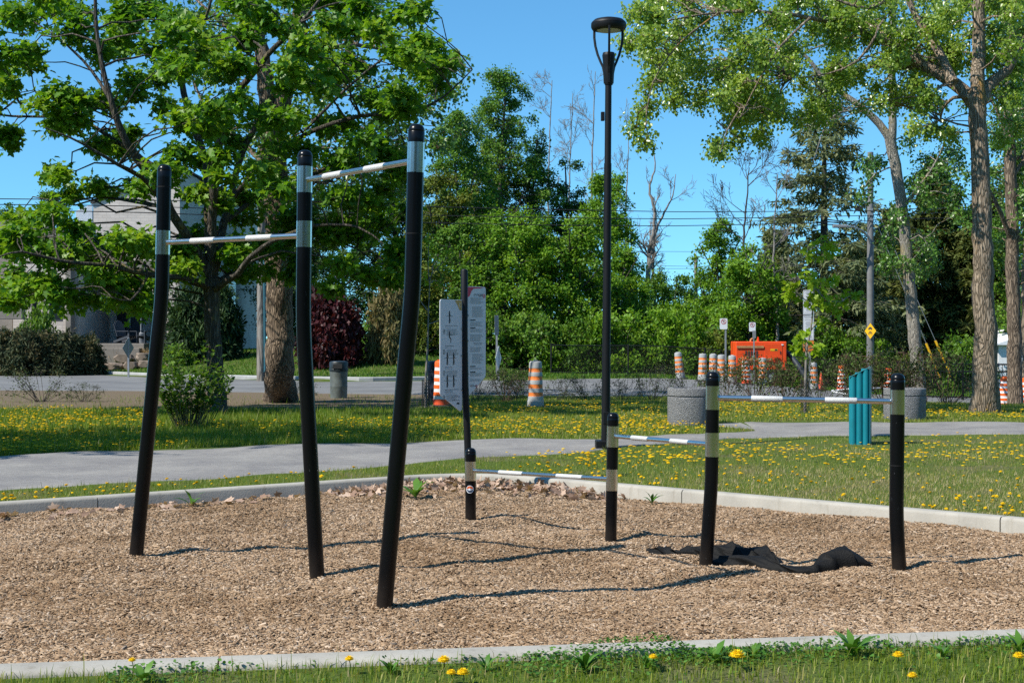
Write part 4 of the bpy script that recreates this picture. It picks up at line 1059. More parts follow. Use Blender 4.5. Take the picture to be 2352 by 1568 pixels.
def planter(u, v, r, h, label):
    b = G(u, v); y = b.y + r; x = (u - 1176) / FP * y; z = gzf(x, y)
    root = empty('concrete_planter', (x, y, z), label, 'planter', 'round concrete planters by the path')
    prof = [(r * .97, -.05), (r, 0), (r, h * .735), (r * .985, h * .745), (r * .955, h * .75), (r * .955, h * .775), (r * .985, h * .78), (r, h * .79), (r, h * .96), (r * .985, h * .99), (r * .94, h), (r * .80, h), (r * .79, h * .9), (.001, h * .9)]
    mb = MB(); mb.lathe(prof, 48, (x, y, z), mats=[0] * 12 + [1]); body = mb.build('drum', [M['aggregate'], M['soil']], root, smooth=True, angle=30)
M['soil'] = plain('dark_soil', (.06, .045, .03), .95, 0, .4, 20)
planter(1586, 977, .40, .63, 'round grey concrete planter partly hidden behind a low black post')
planter(2078, 965, .385, .59, 'round grey concrete planter right of the teal bin')
def litter_bin(u, v, h, w, lid, body, label, seed=0):
    b = G(u, v); x, y, z = b; r = w / 2; root = empty('litter_bin', (x, y, z), label, 'litter bin', 'litter bins along the street')
    mb = MB(); mb.lathe([(r * .90, 0), (r * .92, h * .04), (r * .95, h * .3), (r * .97, h * .32), (r * .95, h * .34), (r * .97, h * .62), (r, h * .66), (r, h * .72)], 28, (x, y, z)); mb.build('body', body, root, smooth=True, angle=30)
    mb = MB(); mb.lathe([(r * 1.0, h * .725), (r * 1.06, h * .73), (r * 1.06, h * .78), (r * 1.03, h * .79), (r * 1.03, h * .95), (r * .96, h * .985), (r * .7, h), (.001, h)], 28, (x, y, z)); mb.build('lid', lid, root, smooth=True, angle=30)
    mb = MB(); mb.box((x, y - r * .99, z + h * .86), (w * .5, .05, h * .12)); mb.build('flap', M['rubber'], root, bevel=.004)
litter_bin(778, 914, .98, .48, M['bin_dark'], M['bin_green'], 'round grey green litter bin with dark lid right of the big trunk')
litter_bin(1003, 921, 1.0, .46, M['bin_navy'], M['bin_navy'], 'dark navy litter bin half hidden behind the bright orange drum')

# ------------------------------------------------------------------ construction drums
def drum(kind):
    root = empty('construction_drum', (0, 0, 0), 'x', 'traffic drum', 'orange and white traffic drums')
    if kind == 'orange': body, band, foot = M['orange'], M['reflect_white'], M['red_orange']
    else: body, band, foot = M['grey_plastic'], M['reflect_orange'], M['grey_plastic']
    h = 1.03; rb, rt = .178, .138
    def rad(t): return rb + (rt - rb) * t
    prof = [(rb * 1.04, .03), (rb * 1.04, .16), (rb * 1.0, .17)]; mats = [2, 2]
    n = 5 if kind == 'orange' else 4; z0 = .175 if kind == 'orange' else .26; z1 = .97
    st = (z1 - z0) / n
    if kind != 'orange': prof += [(rad(.2) * 1.01, z0 - .005)]; mats += [0, 0]
    else: mats += [0]
    for k in range(n):
        a = z0 + k * st; t = a / h
        prof += [(rad(t) * 1.0, a), (rad(t) * .985, a + .004), (rad(t + .1) * .985, a + st * .46), (rad(t + .1) * 1.01, a + st * .48)]; mats += [1 if kind == 'orange' else 1, 1, 0, 0]
    mats = mats[:len(prof) - 1]
    prof += [(rt * 1.02, .985), (rt * .96, 1.01), (rt * .8, h), (.001, h)]
    while len(mats) < len(prof) - 1: mats.append(0)
    mb = MB(); mb.lathe(prof, 30, mats=mats); mb.build('body', [body, band, foot], root, smooth=True, angle=28)
    mb = MB()
    mb.lathe([(.30, -.005), (.30, .02), (.26, .035), (.18, .05)], 8); mb.build('base', M['rubber'], root)
    mb = MB(); mb.box((0, 0, h + .012), (.16, .02, .025)); mb.build('handle', body, root, bevel=.004)
    return root
proto_o = drum('orange'); proto_g = drum('grey')
def put_drum(proto, u, v, Y, label, first=False, tilt=(0, 0), rz=0, s=1.0, z=None):
    x = (u - 1176) / FP * Y; zz = gzf(x, Y) + (.03 if Y > road_near(x) else 0)
    o = proto if first else copy_tree(proto, (x, Y, zz), label)
    o.location = (x, Y, zz); o['label'] = label; o.rotation_euler = (tilt[0], tilt[1], rz); o.scale = (s, s, s); return o
put_drum(proto_o, 1013, 929, 31.2, 'bright orange drum with white bands beside the instruction panels', True)
put_drum(proto_g, 1230, 931, 30.7, 'pale grey drum with torn orange bands standing on the lawn', True, rz=1.0)
FAR = [(proto_g, 1563, 54.0, 'leaning grey drum with orange bands, leftmost of the far row', (0, -.10)), (proto_g, 1614, 52.0, 'grey drum with orange bands, second in the far row', (0, .02)),
       (proto_g, 1638, 54.5, 'shaded drum set back between two others in the far row', (0, .0)), (proto_g, 1658, 52.4, 'grey drum under the left no parking sign', (0, .03)),
       (proto_g, 1681, 52.4, 'drum just left of the orange machine', (0, .02)), (proto_o, 1714, 52.0, 'orange and white drum before the left end of the orange machine', (0, -.02)),
       (proto_g, 1752, 52.6, 'grey drum before the right end of the orange machine', (.0, .07)), (proto_g, 1869, 53.0, 'grey drum beside the tall white notice', (0, .02)),
       (proto_o, 1933, 55.0, 'orange and white drum left of the grey pole behind the bushes', (0, 0)), (proto_o, 2040, 55.5, 'orange and white drum right of the grey pole behind the bushes', (0, 0)),
       (proto_o, 2308, 45.5, 'orange drum at the foot of the cottonwood, leftmost of three', (0, 0)), (proto_o, 2338, 46.5, 'orange drum in the middle of the three right of the cottonwood', (0, 0)),
       (proto_o, 2358, 44.0, 'orange drum cut by the right edge of the picture', (0, 0))]
for k, (pr, u, Y, lab, tl) in enumerate(FAR): put_drum(pr, u, 0, Y, lab, tilt=tl, rz=k * 1.3)
def cone():
    Y = 53.5; x = (1886 - 1176) / FP * Y; z = gzf(x, Y) + .03; root = empty('traffic_cone', (x, Y, z), 'faded orange traffic cone beside a grey drum behind the bushes', 'cone')
    mb = MB(); mb.lathe([(.15, .02), (.13, .05), (.085, .3), (.05, .52), (.03, .68), (.001, .69)], 20, (x, Y, z)); mb.build('body', M['red_orange'], root, smooth=True)
    mb = MB(); mb.box((x, Y, z + .012), (.36, .36, .025)); mb.build('base', M['red_orange'], root, bevel=.006)
cone()

# ------------------------------------------------------------------ machine, signs, poles, wires beyond the street
def machine():
    Y = 57.5; ppm = FP / Y; x0 = (1684 - 1176) / ppm; x1 = (1800 - 1176) / ppm; zt = CAMH - (784 - HZ) / ppm; zb = CAMH - (850 - HZ) / ppm; cx = (x0 + x1) / 2; gzv = gzf(cx, Y)
    root = empty('generator', (cx, Y, gzv), 'orange red towable generator box parked behind the row of drums', 'generator')
    mb = MB(); mb.box((cx, Y, (zt + zb) / 2), (x1 - x0, 1.3, zt - zb)); mb.build('housing', M['machine'], root, bevel=.04)
    mb = MB(); mb.box((cx + .50, Y - .655, zt - .42), (.72, .02, .66)); d = mb.build('door', M['machine'], root, bevel=.008)
    mb = MB(); mb.box((cx + .78, Y - .67, zt - .45), (.03, .03, .12)); mb.build('handle', M['rubber'], d)
    mb = MB(); mb.box((cx + .52, Y - .668, zt - .34), (.30, .006, .085)); mb.box((cx + .60, Y - .672, zt - .34), (.10, .004, .06), 1); mb.build('decal', [M['yellow'], M['ink']], d)
    mb = MB(); mb.box((cx + .86, Y - .668, zt - .13), (.08, .006, .05)); mb.build('plate', M['white'], d)
    mb = MB()
    for k in range(5): mb.box((cx - .62 + k * .11, Y - .66, zt - .55), (.07, .012, .34))
    mb.build('grille', M['machine_dark'], root)
    mb = MB(); mb.box((cx - .45, Y - .68, zt - .22), (1.1, .03, .09)); mb.build('board', M['tan'], root)
    mb = MB(); mb.box((cx - .22, Y - .72, zt - .72), (1.3, .04, .09)); mb.build('board', M['tan'], root)
    mb = MB(); mb.tube([(cx - .02, Y, zt - .03), (cx - .02, Y, zt + .1)], .05, 10); mb.box((cx - .02, Y, zt + .13), (.05, .05, .12)); mb.build('lifting_eye', M['machine'], root)
    mb = MB(); mb.tube([(cx - .33, Y, zt - .02), (cx - .31, Y, zt + .08), (cx - .24, Y, zt + .12)], .04, 10); mb.build('exhaust', M['tan'], root, smooth=True)
    for sx_ in (-.45, .45):
        mb = MB(); wx = cx + sx_; mb.tube([(wx, Y - .72, gzv + .30), (wx, Y - .52, gzv + .30)], .30, 20); w = mb.build('wheel', M['rubber'], root, smooth=True)
        mb = MB(); mb.tube([(wx, Y - .735, gzv + .30), (wx, Y - .71, gzv + .30)], .15, 16); mb.build('rim', M['galv'], w, smooth=True)
    mb = MB(); mb.tube([(cx - 1.0, Y, gzv + .4), (cx - 1.7, Y, gzv + .35)], .04, 8); mb.build('tow_bar', M['machine_dark'], root)
    pts = [P(1800, 806, Y), P(1815, 815, Y - .3), P(1835, 842, Y - .6), P(1855, 872, Y - .8), P(1872, 885, Y - 1)]
    mb = MB(); pp = []
    for i in range(len(pts) - 1):
        for t in np.linspace(0, 1, 8)[:-1]: pp.append(pts[i].lerp(pts[i + 1], t))
    mb.tube(pp, [.12 if i % 2 else .105 for i in range(len(pp))], 10); tag(mb.build('hose', M['hose'], smooth=True), 'thick dark ribbed hose sloping down beside the generator', 'hose')
machine()
def rrect(w, h, r, n=4):
    out = []
    for cx, cy, a0 in ((w / 2 - r, h / 2 - r, 0), (-w / 2 + r, h / 2 - r, 90), (-w / 2 + r, -h / 2 + r, 180), (w / 2 - r, -h / 2 + r, 270)):
        for k in range(n + 1): a = R(a0 + 90 * k / n); out.append((cx + r * math.cos(a), cy + r * math.sin(a)))
    return out
def plate(mb, c, w, h, r, t=.004, m=0, yaw=0):
    ax = Vector((math.cos(yaw), math.sin(yaw), 0)); fn = Vector((math.sin(yaw), -math.cos(yaw), 0)); mb.prism(rrect(w, h, r), Vector(c), ax, (0, 0, 1), -fn, t, m); return ax, fn
def no_parking(u, vt, vb, wpx, Y, foot_v, label, post_du=2):
    ppm = FP / Y; c = P(u, (vt + vb) / 2, Y); w, h = wpx / ppm, (vb - vt) / ppm
    px_ = c.x + post_du / ppm; z0 = gzf(px_, Y + .04)
    root = empty('parking_sign', (px_, Y, z0), label, 'sign', 'no parking signs behind the drums')
    mb = MB(); mb.box((px_, Y + .035, (z0 + c.z + h / 2) / 2 - .05), (.06, .035, c.z + h / 2 - z0 - .05)); mb.build('post', M['galv'], root, bevel=.004)
    mb = MB(); ax, fn = plate(mb, c, w, h, .04); pn = mb.build('panel', M['white'], root)
    mb = MB(); o = c + fn * .003 + Vector((0, 0, h * .2)); r = w * .34
    ang = np.linspace(0, 2 * math.pi, 25)[:-1]
    mb.text('P', o + Vector((-r * .36, 0, -r * .52)), (1, 0, 0), (0, 0, 1), r * 1.05, 0, width=r * .75)
    fr = o + fn * .002
    vs = [tuple(fr + Vector((q * math.cos(a), 0, q * math.sin(a)))) for q in (r, r * .80) for a in ang]; n = 24
    mb.add(vs, [(i, (i + 1) % n, n + (i + 1) % n, n + i) for i in range(n)], 1)
    d = Vector((.707, 0, -.707)); e = Vector((.707, 0, .707)) * r * .09; fr2 = fr + fn * .001
    mb.add([tuple(fr2 + d * s * r * .9 + e * k) for s, k in ((-1, -1), (1, -1), (1, 1), (-1, 1))], [(0, 1, 2, 3)], 1)
    mb.build('symbol', [M['ink'], M['red_ink']], pn); return root, pn, px_
no_parking(1662, 731, 756, 17.5, 50.5, 930, 'no parking sign on a grey post left of the generator', 5)
rt, pn, px_ = no_parking(1728, 740, 761, 15, 56.2, 860, 'no parking sign on a post rising behind the generator', 4)
mb = MB(); plate(mb, (px_, 56.17, CAMH - (768 - HZ) * 56.2 / FP), .14, .3, .01); mb.build('small_plate', M['alu_back'], rt)
def notice():
    Y = 49; ppm = FP / Y; xc = (1857 - 1176) / ppm; w = 24.5 / ppm; z = lambda v: CAMH - (v - HZ) / ppm; z0 = gzf(xc, Y)
    root = empty('notice_board', (xc, Y, z0), 'tall white park notice above an orange panel behind the young maple', 'sign')
    mb = MB(); mb.box((xc + .05, Y + .04, (z(665) + z0) / 2), (.06, .04, z(665) - z0)); mb.build('post', M['galv'], root)
    rg = random.Random(4)
    def prt(pn, v0, v1, m, head=False):
        q = MB(); Y_ = Y - .003
        f = [(w * .46, z(v0 + 1.2)), (w * .46, z(v1 - 1.2))]
        t = .0035
        for a, b in (((-w * .46, z(v0 + 1.2) - .02), (w * .46, z(v0 + 1.2))), ((-w * .46, z(v1 - 1.2)), (w * .46, z(v1 - 1.2) + .02)), ((-w * .46, z(v1 - 1.2) + .02), (-w * .44, z(v0 + 1.2) - .02)), ((w * .44, z(v1 - 1.2) + .02), (w * .46, z(v0 + 1.2) - .02))):
            q.add([(xc + a[0], Y_, a[1]), (xc + b[0], Y_, a[1]), (xc + b[0], Y_, b[1]), (xc + a[0], Y_, b[1])], [(0, 1, 2, 3)], m)
        v = v0 + 5
        while v < v1 - 5:
            l = w * rg.uniform(.2, .38); q.add([(xc - l, Y_, z(v)), (xc + l, Y_, z(v)), (xc + l, Y_, z(v) + .011), (xc - l, Y_, z(v) + .011)], [(0, 1, 2, 3)], m); v += rg.choice((1.9, 2.2, 3.6))
        return q
    mb = MB(); plate(mb, (xc, Y, z(694.5)), w, (723 - 666) / ppm, .02); p1 = mb.build('panel', M['white'], root); prt(p1, 666, 723, 0).build('lettering', [M['grey_ink']], p1)
    mb = MB(); plate(mb, (xc, Y, z(753)), w, (781 - 725) / ppm, .02); p2 = mb.build('panel', M['white'], root); prt(p2, 725, 781, 0).build('lettering', [M['grey_ink']], p2)
    mb = MB(); plate(mb, (xc, Y, z(795)), w, (808 - 782.5) / ppm, .02); p3 = mb.build('orange_panel', M['orange_sign'], root); q = prt(p3, 789, 808, 0)
    q.text('ATTENTION', (xc, Y - .003, z(788)), (1, 0, 0), (0, 0, 1), .05, 1, center=True, width=w * .6); q.build('lettering', [M['ink'], M['white']], p3)
notice()

def pole(u, vt, Y, r0, r1, mat, name, label, cat='utility pole', vb=None, du=0):
    ppm = FP / Y; x = (u - 1176) / ppm; z0 = gzf(x, Y); zt = CAMH - (vt - HZ) / ppm
    root = empty(name, (x, Y, z0), label, cat, 'utility poles'); mb = MB()
    mb.tube([(x + du / ppm, Y, z0 - .2), (x + du / ppm * .5, Y, (z0 + zt) / 2), (x, Y, zt)], [r0, (r0 + r1) / 2, r1], 16); mb.build('shaft', mat, root, smooth=True); return root, x, zt, ppm
# grey pole with road lamp, bicycle warning sign and guy wires
Yp = 57.5
pr, pxx, pzt, ppm = pole(1999, 350, Yp, .16, .12, M['pole_grey'], 'utility_pole', 'grey concrete utility pole with a road lamp arm right of the spruce', vb=900)
def P_(u, v, dy=0): p = P(u, v, Yp); p.y += dy; return p
mb = MB(); mb.tube([P_(1997, 560, -.1), P_(1992, 545, -.2), P_(1975, 531, -.4), P_(1950, 524, -.6), P_(1930, 523, -.7)], [.05, .045, .04, .035, .03], 10); arm = mb.build('lamp_arm', M['galv'], pr, smooth=True)
mb = MB(); mb.box(tuple(P_(1920, 523, -.7)), (.6, .22, .12)); mb.build('lamp_head', M['alu_back'], arm, bevel=.03)
for v in (482, 493, 505): mb = MB(); mb.box(tuple(P_(1999, v, -.16)), (.1, .12, .1)); mb.build('insulator', M['galv'], pr)
mb = MB(); mb.box(tuple(P_(1971, 482, -.2)), (.30, .06, .12)); mb.build('cable_splice', M['wire'], pr)
for a, b, lab in (((1995, 440), (2187, 868), 1), ((1996, 470), (2160, 868), 2)):
    p0 = P_(*a); p1 = P_(*b); root = empty('guy_wire', tuple(p1), 'steel guy wire with yellow guard, the %s of two at the grey pole' % ('farther right' if lab == 1 else 'nearer left'), 'guy wire')
    mb = MB(); mb.tube([p0, p1], .012, 6); mb.build('cable', M['galv'], root); mb = MB(); mb.tube([p0.lerp(p1, .80), p0.lerp(p1, .995)], .05, 8); mb.build('guard', M['yellow'], root)
def diamond():
    Y = 57.0; c = P(1999, 760, Y); ppm = FP / Y; root = empty('warning_sign', tuple(c), 'yellow diamond warning sign with car and bicycle on the grey pole', 'sign')
    yaw = R(-61); ax = Vector((math.cos(yaw), math.sin(yaw), 0)); fn = Vector((math.sin(yaw), -math.cos(yaw), 0)); up = Vector((0, 0, 1)); h = 35 / ppm * .52
    hw = h * 1.0
    mb = MB(); mb.prism([(0, -h), (hw * .96, -.02), (hw, 0), (hw * .96, .02), (0, h), (-hw, 0)], c, ax, up, -fn, .006); mb.build('panel', M['yellow'], root)
    mb = MB(); o = c + fn * .003
    def quad(pts): mb.add([tuple(o + ax * (x * h) + up * (y * h)) for x, y in pts], [tuple(range(len(pts)))])
    quad([(-.36, .22), (.36, .22), (.36, .36), (-.36, .36)]); quad([(-.24, .36), (.24, .36), (.17, .5), (-.17, .5)]); quad([(-.3, .12), (-.18, .12), (-.18, .22), (-.3, .22)]); quad([(.18, .12), (.3, .12), (.3, .22), (.18, .22)])
    for cx in (-.22, .22):
        a = np.linspace(0, 2 * math.pi, 17)[:-1]; vs = [tuple(o + ax * ((cx + r * math.cos(t)) * h) + up * ((-.32 + r * math.sin(t)) * h)) for r in (.16, .11) for t in a]
        mb.add(vs, [(i, (i + 1) % 16, 16 + (i + 1) % 16, 16 + i) for i in range(16)])
    def bar(a, b, w=.025):
        a, b = Vector(a), Vector(b); d = (b - a).normalized(); n = Vector((-d.y, d.x)) * w; quad([tuple(a - n), tuple(b - n), tuple(b + n), tuple(a + n)])
    bar((-.22, -.32), (-.1, -.08)); bar((-.1, -.08), (.14, -.08)); bar((.14, -.08), (0, -.32)); bar((0, -.32), (-.1, -.08)); bar((.22, -.32), (.12, -.02)); bar((.04, -.02), (.14, .0)); bar((-.16, -.04), (-.04, -.04))
    mb.build('symbol', [M['ink']], root)
diamond()
r2, *_ = pole(1598, 588, 85, .12, .10, M['pole_wood'], 'utility_pole', 'distant short wooden pole against the sky left of the spruce', du=2)
mb = MB(); mb.tube([P(1598, 588, 85), P(1598, 580, 85)], .04, 8); mb.build('insulator', M['white'], r2)
r3, *_ = pole(600, 330, 50.5, .17, .13, M['pole_wood'], 'utility_pole', 'weathered wooden pole just left of the big furrowed trunk')
mb = MB(); q0 = P(609, 885, 50.3); q1 = P(607, 560, 50.3); mb.tube([q0, q1], .045, 8); mb.build('conduit', M['teal_pipe'], r3, smooth=True)
mb = MB(); mb.tube([P(601, 578, 50.2), P(575, 572, 50.2), P(560, 572, 50.2)], .05, 8); mb.build('lamp_arm', M['galv'], r3)
def wire(pts, r, label, seed=0):
    mb = MB(); pts = [P(u, v, Y) for u, v, Y in pts]; out = []
    q = np.array([tuple(p) for p in pts]); t = np.linspace(0, len(q) - 1, 40)
    # Catmull-like smoothing by quadratic fit in v
    xs_ = np.interp(t, np.arange(len(q)), q[:, 0]); ys_ = np.interp(t, np.arange(len(q)), q[:, 1]); cf = np.polyfit(q[:, 0], q[:, 2], min(2, len(q) - 1)); zs_ = np.polyval(cf, xs_)
    mb.tube(list(zip(xs_, ys_, zs_)), r, 5); return tag(mb.build('power_line', M['wire']), label, 'cable', 'overhead cables along the street')
YW = 57.3
for k, (a, b, c, lab) in enumerate(((472, 490, 483, 'top'), (492, 506, 494, 'middle'), (508, 523, 506, 'lowest'))):
    wire([(601, a - 8, 50.5), (1034, a, 53), (1550, b, 56), (1999, c, YW)], .016, lab + ' of three black cables between the wooden pole and the grey pole')
    wire([(-400, a - 20, 44), (0, [457, 470, 484][k], 46.5), (601, a - 8, 50.5)], .016, lab + ' of three black cables left of the wooden pole')
    wire([(1999, c, YW), (2200, c - 6, 59), (2700, c - 22, 62)], .016, lab + ' of three black cables right of the grey pole')
for k, (v0, v1, lab) in enumerate(((566, 578, 'thin upper cable running to the short distant pole'), (592, 612, 'thin middle cable low over the trees by the short pole'), (606, 617, 'thin lowest cable low over the trees by the short pole'))):
    wire([(950, v0, 84), (1300, (v0 + v1) / 2 + 3, 84.5), (1598, v1, 85)], .012, lab)
    wire([(1598, v1, 85), (1900, v1 - 6, 88), (2300, v1 - 16, 90)], .012, lab + ', right of that pole')

def sign_back(u, vt, vb, Y, label, diamond=True, yaw=0.0, extra=None):
    ppm = FP / Y; x = (u - 1176) / ppm; z0 = gzf(x, Y); z = lambda v: CAMH - (v - HZ) / ppm; root = empty('road_sign', (x, Y, z0), label, 'sign', 'road signs seen from behind or edge on')
    mb = MB(); mb.box((x, Y, (z0 + z(vt)) / 2), (.07, .05, z(vt) - z0)); mb.build('post', M['galv'], root, bevel=.004)
    ax = Vector((math.cos(yaw), math.sin(yaw), 0)); fn = Vector((math.sin(yaw), -math.cos(yaw), 0))
    mb = MB(); h = (vb - vt) / ppm / 2; c = Vector((x, Y - .04, z((vt + vb) / 2)))
    poly = [(0, -h), (h, 0), (0, h), (-h, 0)] if diamond else rrect(.3, 2 * h, .03)
    mb.prism(poly, c, ax, (0, 0, 1), -fn, .005); mb.build('panel', M['alu_back'] if extra is None else extra, root)
sign_back(295, 775, 822, 55, 'back of a diamond road sign on the verge before the house', yaw=R(72))
sign_back(1145, 795, 850, 51, 'grey diamond sign seen edge on behind the information sign', yaw=R(76), extra=M['white'])
sign_back(1141, 724, 770, 52.5, 'narrow plate on a grey post behind the information sign', diamond=False, yaw=R(60))

def chain_fence(x0, x1, Y0, Y1, h, label, name='chain_link_fence'):
    n = max(2, int((x1 - x0) / 3)); root = empty(name, (x0, Y0, gzf(x0, Y0)), label, 'fence')
    f = lambda t: (x0 + (x1 - x0) * t, Y0 + (Y1 - Y0) * t)
    for k in range(n + 1):
        x, y = f(k / n); z = gzf(x, y); mb = MB(); mb.tube([(x, y, z), (x, y, z + h + .06)], .035, 8); mb.build('post', M['fence_black'], root)
    mb = MB()
    for dz in (h, h * .06):
        mb.tube([(f(t)[0], f(t)[1], gzf(*f(t)) + dz) for t in np.linspace(0, 1, 30)], .022, 6)
    mb.build('rail', M['fence_black'], root)
    ln = math.hypot(x1 - x0, Y1 - Y0); m = int(ln / .09); A, B = [], []
    for k in range(-int(h / .09), m):
        for s in (0, 1):
            a = k * .09; b = a + h
            if s: a, b = b, a
            ta, tb = a / ln, b / ln
            if min(ta, tb) < 0 or max(ta, tb) > 1: continue
            pa, pb = f(ta), f(tb); A.append((pa[0], pa[1], gzf(*pa) + .05)); B.append((pb[0], pb[1], gzf(*pb) + h))
    V, F = sticks(A, B, .0035, .0035); np_mesh('wire_mesh', V, [F], M['fence_black'], root)
chain_fence(1.7, 18.5, 60.5, 61.5, 1.25, 'long black chain link fence in front of the undergrowth')
def picket_fence(x0, x1, Y0, Y1, h, label):
    root = empty('metal_fence', (x0, Y0, gzf(x0, Y0)), label, 'fence'); ln = math.hypot(x1 - x0, Y1 - Y0); n = int(ln / .13); f = lambda t: (x0 + (x1 - x0) * t, Y0 + (Y1 - Y0) * t)
    A, B = [], []
    for k in range(n + 1): x, y = f(k / n); z = gzf(x, y); A.append((x, y, z + .08)); B.append((x, y, z + h - .02))
    V, F = sticks(A, B, .011, .011, 4); tag(np_mesh('pickets', V, [F], M['fence_black'], root), kind='stuff')
    mb = MB()
    for dz in (h, h * .8, .12): mb.tube([(f(t)[0], f(t)[1], gzf(*f(t)) + dz) for t in np.linspace(0, 1, 12)], .03, 6)
    mb.build('rail', M['fence_black'], root)
    for k in range(int(ln / 2.4) + 1): x, y = f(k * 2.4 / ln); z = gzf(x, y); mb = MB(); mb.box((x, y, z + h / 2), (.07, .07, h + .1)); mb.build('post', M['fence_black'], root)
picket_fence(14.5, 24, 52.5, 51, 1.35, 'black metal picket fence behind the right hand cottonwoods')
def shed():
    Y = 63; x0, x1 = 22.0, 29; z0 = gzf(23, Y); zt = CAMH - (797 - HZ) * Y / FP - .25; root = empty('white_building', (x0, Y, z0), 'low white building with a gabled roof behind the metal fence at right', 'building')
    mb = MB(); mb.box(((x0 + x1) / 2, Y + 3, (z0 + zt) / 2 + .1), (x1 - x0, 6, zt - z0 + .6)); mb.build('wall', M['white_wall'], root)
    zr = zt + .35
    mb = MB(); cx = (x0 + x1) / 2; mb.prism([(x0 - .3, zr), (x1 + .3, zr), (cx, zr + 1.3)], (0, Y - .25, 0), (1, 0, 0), (0, 0, 1), (0, 1, 0), 6.6); mb.build('roof', M['white_wall'], root)
    mb = MB(); mb.box((x0 + 2.2, Y - .02, z0 + .9), (1.1, .06, .9)); w = mb.build('window', M['alu_back'], root); mb = MB(); mb.box((x0 + 2.2, Y - .06, z0 + .9), (.95, .02, .75)); mb.build('pane', M['glass'], w)
M['white_wall'] = plain('white_siding', (.78, .80, .82), .6, 0, .04, 4)
def glass_mat():
    m, N, L, b = new_mat('dark_window_glass'); b.inputs['Base Color'].default_value = (.02, .03, .035, 1); sock(b, 'Roughness', .12); sock(b, 'Specular IOR Level', .35); return m
M['glass'] = glass_mat()
shed()
def rope(pts, label):
    mb = MB(); mb.tube([P(u, v, Y) for u, v, Y in pts], .022, 6); tag(mb.build('rope', M['white_rope']), label, 'rope', 'white ropes slung behind the bushes')
rope([(1910, 897, 41), (1950, 893, 41), (2010, 891, 42), (2100, 893, 43)], 'white rope slung level behind the bushes by the teal bin')
rope([(1912, 899, 41), (1960, 908, 40.5), (2030, 921, 39), (2120, 930, 38)], 'white rope slanting down to the right behind the teal bin')

# ------------------------------------------------------------------ house beyond the street
def brick_mat(name, c1, c2, mortar):
    m, N, L, b = new_mat(name)
    g = N.new('ShaderNodeNewGeometry'); s = N.new('ShaderNodeSeparateXYZ'); L.new(g.outputs['Position'], s.inputs[0]); c = N.new('ShaderNodeCombineXYZ')
    L.new(math_node(N, L, 'ADD', s.outputs[0], s.outputs[1]), c.inputs[0]); L.new(s.outputs[2], c.inputs[1])
    br = N.new('ShaderNodeTexBrick'); L.new(c.outputs[0], br.inputs['Vector']); br.inputs['Scale'].default_value = 1; br.inputs['Brick Width'].default_value = .40; br.inputs['Row Height'].default_value = .145
    br.inputs['Mortar Size'].default_value = .012; br.inputs['Color1'].default_value = rgba(c1); br.inputs['Color2'].default_value = rgba(c2); br.inputs['Mortar'].default_value = rgba(mortar)
    f = noise(N, L, coords(N, L, 'World'), .8, 4); r = ramp(N, [(.3, (.85, .85, .85)), (.7, (1.08, 1.08, 1.08))]); L.new(f, r.inputs[0])
    L.new(mixc(N, L, 1.0, br.outputs['Color'], r.outputs[0], 'MULTIPLY'), b.inputs['Base Color']); sock(b, 'Roughness', .9); bump(N, L, br.outputs['Fac'], b, -.5, .02); return m
M['brick'] = brick_mat('beige_brick', (.60, .52, .45), (.68, .595, .52), (.50, .44, .385))
M['parapet'] = concrete('house_concrete', (.27, .24, .205)); M['corr'] = plain('white_corrugated_metal', (.74, .77, .80), .45, .0, .04, 5)
M['frame_dark'] = plain('dark_window_frame', (.03, .035, .04), .5); M['door'] = plain('dark_blue_door', (.02, .025, .04), .45)
M['roof_dark'] = plain('dark_flat_roof', (.05, .05, .05), .9)
